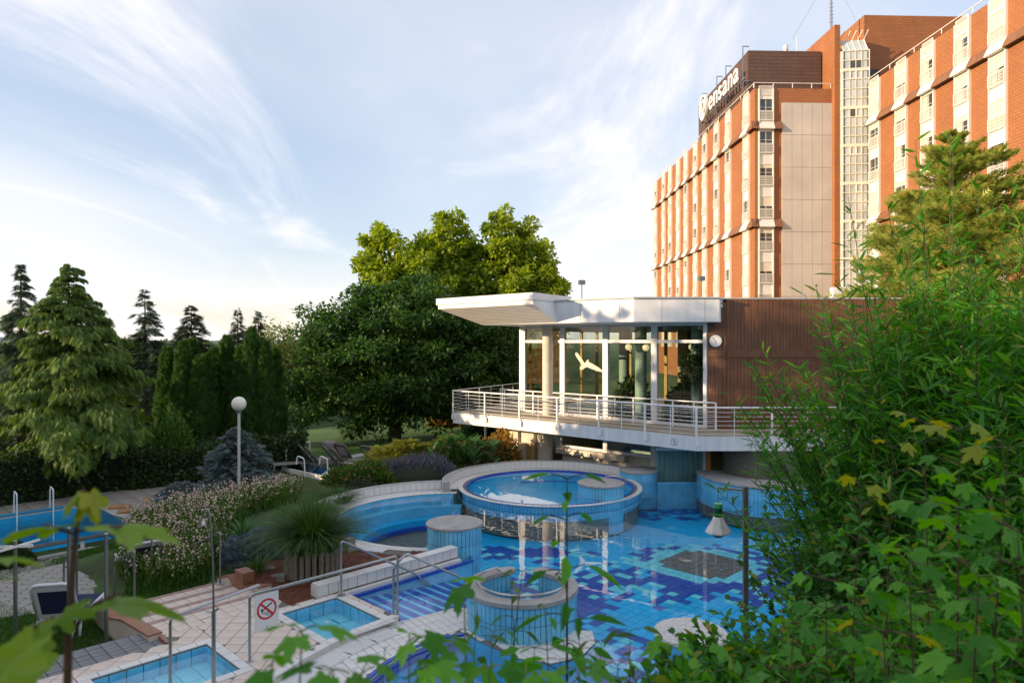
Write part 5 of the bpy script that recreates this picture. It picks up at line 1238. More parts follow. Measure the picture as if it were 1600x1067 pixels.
# sun lounger with raised blue back near the grass
def lounger(name, loc, rz, label, frame_m, cloth_m, back_deg=62, group=None, scale=1.0, arms=True):
    t = bpy.data.objects.new(name, None); COL.objects.link(t); t.location = loc; t.rotation_euler = (0,0,rz); t.scale = (scale,)*3; tag(t, label, 'sun lounger', group)
    def add(nm, b, m, bev=0.0, sm=False):
        o = bpy.data.objects.new(nm, b.mesh(nm, m, sm)); COL.objects.link(o); o.parent = t
        if bev: bb = o.modifiers.new('bevel','BEVEL'); bb.width = bev; bb.segments = 2
    W2 = 0.34
    b = MB()
    for s in (-1,1): b.tube([(s*W2,0,0.33),(s*W2,1.30,0.33),(s*W2,1.36,0.30)], 0.028, 8)
    b.tube([(-W2,1.36,0.30),(W2,1.36,0.30)], 0.028, 8); b.tube([(-W2,0,0.33),(W2,0,0.33)], 0.028, 8); add('seat_frame', b, frame_m, sm=True)
    b = MB()
    for i in range(9): y = 0.08+i*0.14; b.box((-W2+.02,y,0.325), (W2-.02,y+0.115,0.343))
    add('seat_slats', b, cloth_m)
    ca, sa_ = cos(radians(back_deg)), sin(radians(back_deg)); Lb = 0.82
    def BK(x, l, o=0): return (x, -l*ca+o*sa_, 0.34+l*sa_+o*ca)
    b = MB(); outl = [(-W2,0),(-W2,Lb-.10),(-W2+.05,Lb-.02),(-W2+.14,Lb),(W2-.14,Lb),(W2-.05,Lb-.02),(W2,Lb-.10),(W2,0)]
    b.tube([BK(x,l) for x, l in outl], 0.034, 8); add('back_frame', b, frame_m, sm=True)
    b = MB(); b.add([BK(-W2+.03,.05,.0),BK(W2-.03,.05,.0),BK(W2-.03,Lb-.04,.0),BK(-W2+.03,Lb-.04,.0),BK(-W2+.03,.05,-.02),BK(W2-.03,.05,-.02),BK(W2-.03,Lb-.04,-.02),BK(-W2+.03,Lb-.04,-.02)], [(0,1,2,3),(7,6,5,4),(0,4,5,1),(1,5,6,2),(2,6,7,3),(3,7,4,0)]); add('back_shell', b, frame_m)
    b = MB(); x0 = W2-.10
    for o in (0.006, -0.026): b.add([BK(-x0,.16,o),BK(x0,.16,o),BK(x0,Lb-.14,o),BK(-x0,Lb-.14,o)], [(0,1,2,3)])
    add('back_cloth', b, cloth_m)
    for (x, y) in ((-W2,0.08),(W2,0.08),(-W2,1.18),(W2,1.18)):
        b = MB(); b.tube([(x,y,0.33),(x*1.06,y+(.08 if y > 1 else -.10),0.0)], [0.032,0.024], 8); add('leg', b, frame_m, sm=True)
    if arms:
        for s in (-1,1): b = MB(); b.tube([(s*(W2+.03),-0.12,0.52),(s*(W2+.05),0.10,0.55),(s*(W2+.05),0.32,0.50),(s*(W2+.03),0.40,0.34)], 0.024, 8); add('armrest', b, frame_m, sm=True)
    for s in (-1,1): b = MB(); b.tube([(s*W2,-0.02,0.34),(s*W2*.9,-0.34,0.02)], 0.018, 6); add('back_strut', b, frame_m)
    return t
plast = mat('white_plastic', (0.66,0.68,0.72), 0.4, 0.04); navyc = mat('navy_fabric', (0.012,0.02,0.075), 0.85, 0.2, 20)
p = P(62, 1010, -0.28); lounger('sun_lounger', (p.x+0.05, p.y+0.45, -0.30), radians(12), 'white plastic sun lounger with raised navy back standing on the grass', plast, navyc, 66)
p = P(210, 905, ZL); lounger('sun_lounger', (p.x+0.2, p.y, ZL+.04), radians(40), 'white and navy sun lounger half hidden behind the pink flowers', plast, navyc, 50)
# lap pool: ladder, edge rails, starting slabs
def lpv(a, bb, z): return Vector(LP(a, bb, z))
base = P(120, 812, ZL); a0 = 1.25
t = thing('pool_ladder', 'chrome pool ladder with two hooped rails in the far corner of the lap pool', 'pool ladder', lpv(a0, 0.1, ZL))
for da in (0, 1.0):
    b = MB(); bent(b, [lpv(a0+da,-0.35,ZL), lpv(a0+da,-0.30,ZL+0.85), lpv(a0+da,0.10,ZL+0.80), lpv(a0+da,0.14,ZL-0.9)], 0.022); b.build('hoop', M['white_rail'], t, smooth=True)
b = MB()
for z in (-0.25,-0.55,-0.85): b.beam(lpv(a0,0.14,ZL+z), lpv(a0+1.0,0.14,ZL+z), 0.08, 0.03)
b.build('rungs', M['steel'], t)
def edge_rail(a0, a1, bb, h, n, label, dbl, post_m):
    t = thing('edge_rail', label, 'rail', lpv(a0, bb, ZL))
    for k in range(2 if dbl else 1):
        b = MB(); b.beam(lpv(a0,bb+0.10*k-.05,ZL+h-0.02*k), lpv(a1,bb+0.10*k-.05,ZL+h-0.02*k), 0.06, 0.05); b.build('bar', M['steel_dull'], t)
    for i in range(n):
        p = lpv(a0+(a1-a0)*(i+.5)/n, bb, ZL); b = MB(); b.box((p.x-.035,p.y-.035,ZL-.02), (p.x+.035,p.y+.035,ZL+h-.02)); b.build('post', post_m, t)
edge_rail(0.9, 14, 5.45, 0.34, 8, 'low double steel rail along the near edge of the lap pool', True, M['white_rail'])
edge_rail(3.4, 14, -0.75, 0.42, 6, 'low steel rail with white posts along the far edge of the lap pool', False, M['white_rail'])
b = MB(); b.beam(lpv(0.9,-0.25,ZL+.10), lpv(2.9,-0.25,ZL+.10), 0.18, 0.06); tag(b.build('blue_kerb_strip', mat('blue_strip',(0.03,0.25,0.45),0.5)), 'blue strip lying on the paving behind the pool ladder', 'strip')
tan = mat('ochre_slab', (0.36,0.19,0.075), 0.75, 0.2, 4, bump=.2)
for (x0, x1, y, lab) in ((170,204,797,'ochre step slab beside the lap pool, farthest from the flowers'), (184,219,804,'ochre step slab between two others beside the lap pool'), (207,240,813,'ochre step slab beside the lap pool, touching the pink flowers')):
    p, q_ = P(x0,y,ZL), P(x1,y-3,ZL); d = (q_-p).normalized(); s = Vector((d.y,-d.x,0))
    b = MB(); b.obox((p+q_)/2+Vector((0,0,0.09)), (q_-p)/2, s*0.19, Vector((0,0,0.045))); tag(b.build('step_slab', tan, bevel=0.01), lab, 'slab', 'ochre slabs beside the lap pool')
# far plunge pool with railing, sign and loungers
zf = -0.35
b = MB(); b.prism(FARP, -1.3, -0.9); 
for i in range(4): p, q_ = FARP[i], FARP[(i+1)%4]; b.add([(*p,-1.2),(*q_,-1.2),(*q_,zf+.12),(*p,zf+.12)], [(0,1,2,3)])
fpb = struct('plunge_pool_basin', b, M['bluetile'])
b = MB(); b.add([(*p, zf+0.02) for p in FARP], [(0,1,2,3)] if area(FARP) > 0 else [(3,2,1,0)]); struct('plunge_pool_water', b, M['lapwater'])
c = Vector((sum(p[0] for p in FARP)/4, sum(p[1] for p in FARP)/4)); b = MB()
for i in range(4):
    p, q_ = Vector(FARP[i]), Vector(FARP[(i+1)%4]); po, qo = c+(p-c)*1.16, c+(q_-c)*1.16; b.prism([tuple(p),tuple(q_),tuple(qo),tuple(po)], -0.8, zf+0.14)
struct('plunge_pool_rim', b, M['whitetile'], fpb)
t = thing('plunge_pool_railing', 'low white tube railing round the small far pool', 'railing', P(450,728,zf))
for (x0,y0,x1,y1) in ((430,731,462,721),(462,721,484,718),(447,733,468,726)):
    p, q_ = P(x0,y0,zf), P(x1,y1,zf); 
    for h_ in (0.45,0.85): b = MB(); b.tube([p+Vector((0,0,h_)), q_+Vector((0,0,h_))], 0.025, 6); b.build('rail', M['white_rail'], t)
    for f in (0,.5,1): r_ = p.lerp(q_,f); b = MB(); b.tube([r_, r_+Vector((0,0,.85))], 0.025, 6); b.build('post', M['white_rail'], t)
for px in (477, 513):
    p = P(px,745,zf); b = MB(); bent(b, [p, p+Vector((-.05,0,0.75)), p+Vector((-.35,0.1,0.85)), p+Vector((-.40,.1,.5))], 0.028); b.build('grab_rail', M['white_rail'], t, smooth=True)
p = P(471,723,zf)+Vector((0,0,.75)); b = MB(); b.obox(p, (0.17,0.02,0), (0,0.01,0), (0,0,0.17)); b.build('small_sign', mat('pale_blue_sign',(0.45,0.6,0.75),0.5), t)
taupe = mat('taupe_frame', (0.16,0.14,0.125), 0.5, 0.1); taupec = mat('taupe_mesh', (0.24,0.215,0.195), 0.8, 0.12, 6); greyc = mat('grey_mesh', (0.42,0.41,0.40), 0.8, 0.1, 6)
far_l = [(484,731,-58,taupec,'taupe lounger beside the railing end of the small far pool'), (496,735,-60,taupec,'second taupe lounger from the railing beside the small far pool'), (523,733,-62,taupec,'taupe lounger in the middle of the row by the small far pool'), (537,738,-60,taupec,'taupe lounger next to the pale grey one in the far row'), (541,727,-30,greyc,'pale grey lounger with upright back on the far lawn edge'), (560,738,-63,greyc,'flat pale lounger between the far row and the golden juniper'), (583,731,-35,taupec,'taupe lounger beside the golden juniper'), (424,738,-60,taupec,'dark lounger behind the pink flowers near the small far pool')]
for (px,py,rz,cm_,lab) in far_l:
    p = P(px,py,zf); lounger('far_lounger', (p.x,p.y,zf), radians(rz), lab, taupe, cm_, 55 if 'flat' not in lab else 12, 'loungers beside the small far pool', 1.0, False)
p = P(515,716,zf); t = thing('equipment_trolley', 'dark cloth covered trolley behind the far loungers', 'trolley', p)
b = MB(); b.lathe([(0.3,0.45),(0.36,0.6),(0.33,0.78),(0.18,0.86),(0,0.87)], tuple(p), 12); b.build('cover', taupec, t, smooth=True); b = MB(); b.tube([p,p+Vector((0,0,.5))],0.05,8); b.build('stand', taupe, t)
# post with hanging wasp trap near the shrubs
d_ = 8.4; pt = PD(1165,760,d_); pb = Vector((pt.x, pt.y, 0.0))
t = thing('trap_post', 'slim grey post with bent arm at the edge of the shrubs', 'post', (pt.x, pt.y, 0.5))
b = MB(); b.beam((pt.x,pt.y,ground(pt.x,pt.y)-.3), tuple(pt), 0.055, 0.05); b.build('shaft', mat('grey_wood_post',(0.17,0.16,0.14),0.8,0.2,5), t)
hk = PD(1121,762,d_); b = MB(); b.beam(pt+Vector((0,0,-.05)), hk, 0.022, 0.022); b.build('arm', mat('arm_wood',(0.34,0.26,0.15),0.7), t)
b = MB(); b.tube([hk, hk+Vector((0,0,-.04)), hk+Vector((0.012,0,-.06)), hk+Vector((0,0,-.08))], 0.006, 6); b.build('hook', M['steel_dull'], t)
lt_ = PD(1122,786,d_); t = thing('hanging_trap', 'white conical hanging trap with green cap over the pool', 'trap', (lt_.x,lt_.y,lt_.z-.35))
zt_ = lt_.z; 
b = MB(); b.tube([hk+Vector((0,0,-.06)), (lt_.x,lt_.y,zt_)], 0.003, 5); b.build('cord', blackm, t)
b = MB(); b.lathe([(0.0,0.0),(0.052,-0.002),(0.055,-0.05),(0.05,-0.055)], tuple(lt_), 20); b.build('cap_lid', mat('green_cap',(0.05,0.36,0.17),0.4), t, smooth=True)
b = MB(); b.lathe([(0.05,-0.055),(0.052,-0.155),(0.05,-0.16)], tuple(lt_), 20); b.build('neck', mat('dark_green_neck',(0.012,0.09,0.05),0.3), t, smooth=True)
b = MB(); b.lathe([(0.048,-0.158),(0.06,-0.165),(0.085,-0.22),(0.155,-0.335),(0.157,-0.35),(0.14,-0.352)], tuple(lt_), 8); b.build('cone', mat('white_cone',(0.62,0.62,0.60),0.5,0.12,12), t)
b = MB(); b.lathe([(0.13,-0.352),(0.075,-0.385),(0.05,-0.405),(0.0,-0.41)], tuple(lt_), 20); b.build('base_bowl', blackm, t, smooth=True)
# ring of logs around the ornamental grass, rocks
lgc = P(493, 905, 0.0); lgc = Vector((-4.45, 15.55, -0.1))
t = thing('log_planter', 'round planter of upright weathered logs under the ornamental grass', 'planter', lgc)
for k in range(26):
    a = 2*pi*k/26; rr = 0.56+rnd.uniform(-.015,.015); r_ = 0.058+rnd.uniform(-.008,.008); p = lgc+Vector((rr*cos(a),rr*sin(a),0)); hh = 0.72+rnd.uniform(-.08,.08)
    b = MB(); b.tube([p-Vector((0,0,.4)), p+Vector((rnd.uniform(-.015,.015),0,hh-.02)), p+Vector((0,0,hh))], [r_,r_,r_*.8], 9); b.build('log', M['log'], t, smooth=True)
b = MB(); b.lathe([(0.54,0.55),(0,0.62)], tuple(lgc), 20); b.build('soil', M['soil'], t)
def rock(p, s, label):
    b = MB(); seg, n_ = 9, 6; rr = random.Random(int(p.x*977+p.y*331)); vs = []
    for i in range(n_+1):
        for k in range(seg):
            r_ = sin(pi*max(.02,min(.98,i/n_)))*(1+rr.uniform(-.22,.22)); vs.append((p.x+s*r_*cos(2*pi*k/seg)*1.25, p.y+s*r_*sin(2*pi*k/seg), p.z-s*.6*cos(pi*i/n_)))
    b.add(vs, [(i*seg+k,i*seg+(k+1)%seg,(i+1)*seg+(k+1)%seg,(i+1)*seg+k) for i in range(n_) for k in range(seg)]+[tuple(reversed(range(seg))),tuple(range(n_*seg,(n_+1)*seg))])
    tag(b.build('rock', M['stone'], smooth=False), label, 'rock', 'rocks round the log planter')
for (px,py,s,lab) in ((432,905,.13,'grey rock at the left foot of the log planter'), (418,893,.16,'larger grey rock behind the block by the log planter'), (470,917,.12,'flat grey rock in front of the log planter in the bark'), (505,912,.13,'grey rock at the right foot of the log planter'), (447,921,.10,'small grey rock lying on the bark mulch'), (530,903,.14,'grey rock between the planter and the tiled wall')):
    p = P(px,py,-0.06); rock(Vector((p.x,p.y,-0.02)), s, lab)
p = P(440,912,-.05); b = MB(); b.box((p.x-.09,p.y-.09,-.2),(p.x+.09,p.y+.09,.16)); tag(b.build('stone_block', M['stone'], bevel=.015), 'small square stone block beside the log planter', 'block')
# bark bed sheet
bark = [(-4.30,13.50), (-3.88,13.90), (-3.78,13.92), AB(3.0,-0.42), (-1.2,17.05), (-2.2,17.3), (-3.4,17.55), (-4.6,18.2), (-5.7,17.0), (-6.05,15.25)]
b = MB(); b.prism(bark, -0.6, 0.03); struct('bark_bed', b, M['mulch'])
b = MB(); rb = random.Random(3)
for i in range(2600):
    x, y = rb.uniform(-6,-1.2), rb.uniform(13.5,18)
    if not inside((x,y), bark): continue
    a, l, w2 = rb.uniform(0,pi), rb.uniform(.02,.055), rb.uniform(.008,.018); d = Vector((cos(a),sin(a),rb.uniform(-.4,.4)))*l; s = Vector((-sin(a),cos(a),rb.uniform(-.3,.3)))*w2; c = Vector((x,y,.04))
    b.add([c-d-s,c+d-s,c+d+s,c-d+s], [(0,1,2,3)])
tag(b.build('bark_chips', M['mulch']), 'reddish brown bark chips covering the bed', 'bark chips', kind='stuff')
# ================================================================== VEGETATION
def norm(a): return a/np.maximum(np.linalg.norm(a, axis=-1, keepdims=True), 1e-9)
def frames(d, n):
    """rotation matrices with y = d (long axis), z close to n"""
    d = norm(d); x = norm(np.cross(d, n)); z = np.cross(x, d); return np.stack([x, d, z], axis=-1)
def scatter(name, tmpl, pos, R, sc, mt, parent=None, rv=None, kind=None):
    tv, tf = np.asarray(tmpl[0], float), tmpl[1]; M_, N = len(pos), len(tv)
    sc = np.broadcast_to(np.asarray(sc, float).reshape(-1, 1, 1) if np.ndim(sc) else np.full((1,1,1), sc), (M_, 1, 1))
    V = np.einsum('mij,nj->mni', R, tv)*sc + np.asarray(pos)[:, None, :]
    lens = np.array([len(f) for f in tf]); flat = np.concatenate([np.array(f) for f in tf])
    loops = (flat[None, :] + (np.arange(M_)*N)[:, None]).ravel().astype(np.int32)
    tot = np.tile(lens, M_); st = np.concatenate([[0], np.cumsum(tot)[:-1]]).astype(np.int32)
    me = bpy.data.meshes.new(name); me.vertices.add(M_*N); me.vertices.foreach_set('co', V.astype(np.float32).ravel())
    me.loops.add(len(loops)); me.loops.foreach_set('vertex_index', loops)
    me.polygons.add(len(tot)); me.polygons.foreach_set('loop_start', st); me.polygons.foreach_set('loop_total', tot.astype(np.int32))
    me.update(calc_edges=True)
    at = me.attributes.new('rnd', 'FLOAT', 'POINT'); r = rng.random(M_) if rv is None else rv
    at.data.foreach_set('value', np.repeat(r, N).astype(np.float32))
    me.materials.append(mt); o = bpy.data.objects.new(name, me); link(o, parent)
    if kind: o['kind'] = kind
    return o
T_LEAF = ([(0,0,0),(-.28,.42,.07),(0,1,-.04),(.28,.42,.07)], [(0,1,2),(0,2,3)])
T_NARROW = ([(0,0,0),(-.075,.4,.015),(0,1,-.06),(.075,.4,.015)], [(0,1,2),(0,2,3)])
T_ROUND = ([(0,0,0),(-.30,.25,.06),(-.30,.65,.06),(0,1,0),(.30,.65,.06),(.30,.25,.06)], [(0,1,2,3),(0,3,4,5)])
T_PINN = ([(0,0,0),(-.17,.3,.03),(-.13,.65,.02),(0,1,-.08),(.13,.65,.02),(.17,.3,.03)], [(0,1,2,3),(0,3,4,5)])
T_BLADE = ([(-.5,0,0),(.5,0,0),(.3,.6,.0),(0,1,.15),(-.3,.6,0)], [(0,1,2,4),(4,2,3)])
def frond(n=4, spread=.34, w=.075):
    v = [(-.04,0,0),(.04,0,0),(0,1,-.05)]; f = [(0,1,2)]
    for k in range(n):
        y = .10+.72*k/n; L = spread*(1-.55*k/n)
        for s in (-1,1):
            b = len(v); v += [(0,y-.02,0),(0,y+w*1.5,0),(s*L,y+L*.75,-.05)]; f.append((b,b+1,b+2))
    return v, f
T_FROND = frond()
T_FROND3 = frond(3, .42, .11)
def maple():
    """five toothed lobes; each lobe creased along its vein"""
    lob = [(90,1.0),(38,.90),(142,.90),(-18,.52),(198,.52)]; pts = []
    for k in range(56):
        th = -78+k*(336/55.0); r = .0
        for a, R in lob: r = max(r, R*max(0, 1-(abs((th-a+180)%360-180)/44.0)**1.5))
        r = max(r, .52 if -40 < th < 220 else .20)*(1+(.075 if k % 2 else -.055)); pts.append((r*cos(radians(th))*.72, .22+r*sin(radians(th))*.80))
    v = []
    for x, y in pts:
        th = math.degrees(atan2((y-.22)/.8, x/.72)); dv = min(abs((th-a+180)%360-180) for a, R in lob); v.append((x, y, .0022*min(dv,26)*math.hypot(x,y-.22)*2.0-.20*x*x-.12*max(0,y)**2))
    v.append((0,.22,.0)); c = len(v)-1; n = len(pts); v.append((0,-.02,.01))
    return v, [(i,i+1,c) for i in range(n-1)]+[(n-1,n+1,c),(n+1,0,c)]
T_MAPLE = maple()
L_ = {}
L_['beech'] = leafmat('beech_leaf', (0.022,0.07,0.015), (0.068,0.155,0.028), 0.36)
L_['plane'] = leafmat('plane_leaf', (0.15,0.24,0.022), (0.35,0.44,0.055), 0.48)
L_['cypress'] = leafmat('weeping_cypress', (0.03,0.09,0.012), (0.15,0.24,0.03), 0.22)
L_['spruce'] = leafmat('spruce_needle', (0.03,0.062,0.034), (0.075,0.12,0.055), 0.15)
L_['darkfir'] = leafmat('fir_needle', (0.02,0.038,0.018), (0.05,0.075,0.028), 0.12)
L_['thuja'] = leafmat('thuja_scale', (0.02,0.065,0.013), (0.06,0.14,0.025), 0.28)
L_['blue'] = leafmat('blue_spruce_needle', (0.07,0.115,0.115), (0.15,0.21,0.20), 0.12)
L_['bluejun'] = leafmat('blue_juniper', (0.07,0.11,0.14), (0.14,0.19,0.22), 0.12)
L_['gold'] = leafmat('golden_juniper', (0.10,0.13,0.012), (0.30,0.30,0.03), 0.3)
L_['falsecyp'] = leafmat('false_cypress', (0.17,0.25,0.05), (0.46,0.48,0.12), 0.35, edge=(0.48,0.36,0.10))
L_['hedge'] = leafmat('hedge_leaf', (0.016,0.042,0.010), (0.05,0.095,0.018), 0.25)
L_['willow'] = leafmat('willow_leaf', (0.035,0.17,0.018), (0.105,0.34,0.036), 0.42, edge=(0.26,0.34,0.06))
L_['maple'] = leafmat('maple_leaf', (0.035,0.18,0.013), (0.125,0.36,0.028), 0.45)
L_['mapley'] = leafmat('young_maple_leaf', (0.20,0.27,0.02), (0.34,0.33,0.03), 0.45)
L_['ivy'] = leafmat('understorey_leaf', (0.025,0.15,0.012), (0.095,0.33,0.027), 0.42, edge=(0.24,0.22,0.03))
L_['honey'] = leafmat('round_shrub_leaf', (0.035,0.145,0.022), (0.11,0.29,0.05), 0.38, edge=(0.26,0.22,0.05))
L_['herb'] = leafmat('herb_leaf', (0.035,0.10,0.015), (0.10,0.20,0.03), 0.35)
L_['petal'] = leafmat('pale_pink_petal', (0.62,0.40,0.36), (0.82,0.68,0.62), 0.3)
L_['reed'] = leafmat('ornamental_grass', (0.02,0.06,0.012), (0.10,0.19,0.035), 0.3)
L_['lav'] = leafmat('lavender', (0.10,0.14,0.09), (0.20,0.16,0.28), 0.2)
L_['spirea'] = leafmat('orange_shrub', (0.12,0.12,0.015), (0.40,0.20,0.03), 0.3)
L_['rust'] = leafmat('rust_flower', (0.22,0.07,0.04), (0.36,0.14,0.09), 0.2)
L_['forest'] = leafmat('far_forest', (0.030,0.07,0.018), (0.085,0.13,0.03), 0.3)
L_['birch'] = leafmat('birch_leaf', (0.11,0.16,0.04), (0.20,0.25,0.07), 0.4)
L_['canna'] = leafmat('canna_leaf', (0.035,0.11,0.03), (0.09,0.21,0.05), 0.3)
def rdir(n): return norm(rng.normal(size=(n,3)))

def trunk(parent, base, h, r0, r1, bend=0.0, name='trunk', m=None):
    b = MB(); n_ = 8; pts = [Vector(base)+Vector((bend*sin(i/n_*2.5), bend*.6*sin(i/n_*3.4+1)-bend*.5, h*i/n_)) for i in range(n_+1)]
    b.tube(pts, [r0+(r1-r0)*(i/n_)**.8 for i in range(n_+1)], 9); return b.build(name, m or M['bark'], parent, smooth=True)

def conifer(name, label, base, Ht, Rb, mt, nb=220, per=34, droop=.5, lift=.15, hang=.4, size=.42, shape=1.0, z0=.04, tmpl=None, cat='tree', group=None, gap=0.0, tw=.10, tip=0.03, irr=.12):
    base = Vector(base); t = thing(name, label, cat, base, group)
    trunk(t, base-Vector((0,0,.4)), Ht*.97+.4, Ht*.022+.05, .02)
    fz = np.sort(rng.random(nb)**.72); az = rng.random(nb)*2*pi+np.arange(nb)*2.4; fz = z0+(1-z0-.01)*fz
    Rz = Rb*((1-fz)**shape)*(0.72+.40*rng.random(nb))+tip
    if gap: Rz *= 1-gap*(rng.random(nb) < .3)*rng.random(nb)
    Rz *= 1+irr*np.sin(az*2.0+fz*11+Ht)*np.cos(az*1.0-fz*7)
    P_, D_, F_ = [], [], []
    br = MB()
    for i in range(nb):
        k = max(5, int(per*(.25+Rz[i]/Rb))); u = rng.random(k)**.6
        out = np.array([cos(az[i]), sin(az[i]), 0.0]); side = np.array([-sin(az[i]), cos(az[i]), 0.0]); L = Rz[i]
        z = fz[i]*Ht + L*(lift*u - droop*u*u)
        wv = (rng.random(k)-.5)*2*tw*L*(1.3-u)*2.2
        p = np.array(base)+out*(L*u)[:,None]+side*wv[:,None]; p[:,2] = base.z+z+rng.normal(0,.03*L,k)
        d = out[None,:]*.8+side[None,:]*(np.sign(wv)*.55)[:,None]+np.array([0,0,1.0])[None,:]*(lift-droop*1.4*u-hang)[:,None]+rng.normal(0,.22,(k,3))
        P_.append(p); D_.append(d); F_.append(np.full(k, .38+.62*min(1, Rz[i]/(Rb*.45))))
        if i % 3 == 0 and L > .5:
            br.tube([base+Vector((0,0,fz[i]*Ht)), base+Vector((out[0]*L*.5,out[1]*L*.5,fz[i]*Ht+L*(lift*.5-droop*.25))), base+Vector((out[0]*L*.9,out[1]*L*.9,fz[i]*Ht+L*(lift*.9-droop*.81)))], [.012*L+.012,.008*L+.008,.004], 4)
    if br.f: br.build('branches', M['bark'], t)
    p = np.concatenate(P_); d = np.concatenate(D_); n_ = len(p)
    R = frames(d, np.array([0,0,1.0])+rng.normal(0,.35,(n_,3)))
    scatter('crown', tmpl or T_FROND, p, R, size*(.6+.7*rng.random(n_))*np.concatenate(F_), mt, t); return t
def blobpts(n, clusters, rad, flat=1.0):
    """points gathered around cluster centres -> clumpy crown with gaps"""
    i = rng.integers(0, len(clusters), n); v = rdir(n)*(rng.random(n)**.42)[:,None]*np.asarray(rad)[i][:,None]; v[:,2] *= flat
    return np.asarray(clusters)[i]+v, v
def crown_clusters(lobes, n, seed=0):
    r = np.random.default_rng(seed); c = []
    lob = np.array(lobes, float); vol = lob[:,3]*lob[:,4]*lob[:,5]; pr = vol**.7/np.sum(vol**.7)
    for k in r.choice(len(lob), n, p=pr):
        v = norm(r.normal(size=3))*(r.random()**.30); c.append(lob[k,:3]+v*lob[k,3:6])
    return np.array(c)
def broadleaf(name, label, base, Ht, lobes, mt, ncl, nleaf, crad, leaf, tr=(.25,.08), flat=.6, cat='tree', group=None, tmpl=None, seed=1, droop=.35, limbs=9):
    base = Vector(base); t = thing(name, label, cat, base, group)
    th = Ht*.62; trunk(t, base-Vector((0,0,.5)), th+.5, tr[0], tr[1], .15)
    cl = crown_clusters(lobes, ncl, seed)+np.array(base); rad = crad*(.55+.8*rng.random(ncl))
    b = MB(); rr = random.Random(seed)
    for k in range(min(limbs*6, ncl)):
        c = Vector(cl[rr.randrange(ncl)]); hz = min(th*.95, max(th*.25, (c.z-base.z)*.55)); s = base+Vector((0,0,hz)); m = s.lerp(c,.5)+Vector((0,0,.25))
        b.tube([s,m,c], [tr[1]*.6,tr[1]*.35,.012], 5)
    b.build('limbs', M['bark'], t)
    p, v = blobpts(nleaf, cl, rad, flat); d = norm(v)*.7+np.array([0,0,-droop])+rng.normal(0,.5,(nleaf,3))
    scatter('crown', tmpl or T_LEAF, p, frames(d, np.array([0,0,1.0])+rng.normal(0,.45,(nleaf,3))), leaf*(.6+.8*rng.random(nleaf)), mt, t); return t
def column_tree(name, label, base, Ht, Rr, mt, n, group, size=.30, dead=None):
    base = Vector(base); t = thing(name, label, 'tree', base, group)
    prof = lambda f: Rr*np.minimum(1, (np.maximum(0,1-f))**.55*1.35)*(.82+.18*np.minimum(1,f*6))
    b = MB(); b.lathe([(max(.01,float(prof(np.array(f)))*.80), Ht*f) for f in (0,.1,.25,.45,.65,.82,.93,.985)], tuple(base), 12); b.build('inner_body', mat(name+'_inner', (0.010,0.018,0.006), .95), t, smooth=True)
    trunk(t, base-Vector((0,0,.3)), Ht*.5, .10, .05)
    f = rng.random(n)**.8; a = rng.random(n)*2*pi; lump = 1+.10*np.sin(a*3+f*17)+.07*np.sin(a*7-f*29)
    r = prof(f)*(.80+.26*rng.random(n))*lump
    p = np.array(base)+np.stack([r*np.cos(a), r*np.sin(a), f*Ht*.985], -1); out = np.stack([np.cos(a),np.sin(a),np.zeros(n)], -1)
    d = out*.45+np.array([0,0,1.0])+rng.normal(0,.22,(n,3)); scatter('foliage', T_FROND3, p, frames(d, out+rng.normal(0,.4,(n,3))), size*(.6+.7*rng.random(n)), mt, t)
    return t
# ---- shade trees on the left side of the garden, beyond the frame, and the screen that continues the hedge
shade_src = broadleaf('shade_tree', 'tall dense garden tree left of the lap pool', (-27,6,-.6), 11, [(0,0,7,4.2,4.2,4.6),(1.5,2,5,3,3,3),(-1.5,-2,5.5,3,3,3)], L_['beech'], 170, 9000, 1.25, .55, (.35,.15), seed=3, group='shade trees left of the lap pool')
for (x,y,s,rz,lab) in ((-25.5,11.4,1.28,1.0,'tall garden tree with spreading crown next to the lap pool'), (-30,-1,1.2,2.2,'broad garden tree standing behind the tall one'), (-27,-9,1.35,3.3,'very tall garden tree on the bank'), (-34,8,1.05,4.1,'garden tree in the second row from the lap pool'), (-24,-17,1.4,5.2,'tall garden tree high on the bank'), (-26.5,17.5,.50,.4,'small round garden tree at the end of the row')):
    c = copy_tree(shade_src); c.location = (x,y,-.6); c.scale = (s,s,s*(1.0)); c.rotation_euler = (0,0,rz); c['label'] = lab
# ---- left conifers
conifer('weeping_cypress', 'large weeping cypress with drooping golden green sprays by the hedge', (-17.3,27.2,-.8), 9.2, 4.1, L_['cypress'], 270, 230, .30, .22, 1.5, .31, .78, .03, gap=.85, tw=.10, irr=.34)
conifer('weeping_cypress', 'thinner pale conifer behind the large weeping cypress', (-22.9,32.5,-1.0), 9.9, 2.3, L_['spruce'], 230, 34, .35, .10, .35, .5, .9, .1, gap=.5)
conifer('spruce_tree', 'tall open spruce with see-through crown behind the hedge', (-23.7,45,-3.5), 12.2, 3.6, L_['spruce'], 210, 42, .40, .22, .15, .70, .85, .06, gap=.6, tw=.16)
conifer('fir_tree', 'dark broad fir behind the clipped columns', (-23.0,50,-4), 11.9, 4.2, L_['darkfir'], 240, 46, .28, .12, .15, .8, .8, .05, gap=.3)
conifer('spruce_tree', 'slim far spruce, the taller of a pair above the columns', (-23.6,60,-5), 13.2, 2.6, L_['darkfir'], 190, 26, .3, .15, .2, .8, .9, .08, gap=.4)
conifer('spruce_tree', 'slim far spruce, the shorter of a pair above the columns', (-22.2,61,-5), 13.0, 2.1, L_['darkfir'], 160, 24, .3, .15, .2, .8, .9, .08, gap=.4)
conifer('spruce_tree', 'small spruce between the open spruce and the dark fir', (-25.0,52,-5), 11.0, 3.0, L_['spruce'], 150, 30, .35, .15, .2, .8, .9, .06, gap=.4)
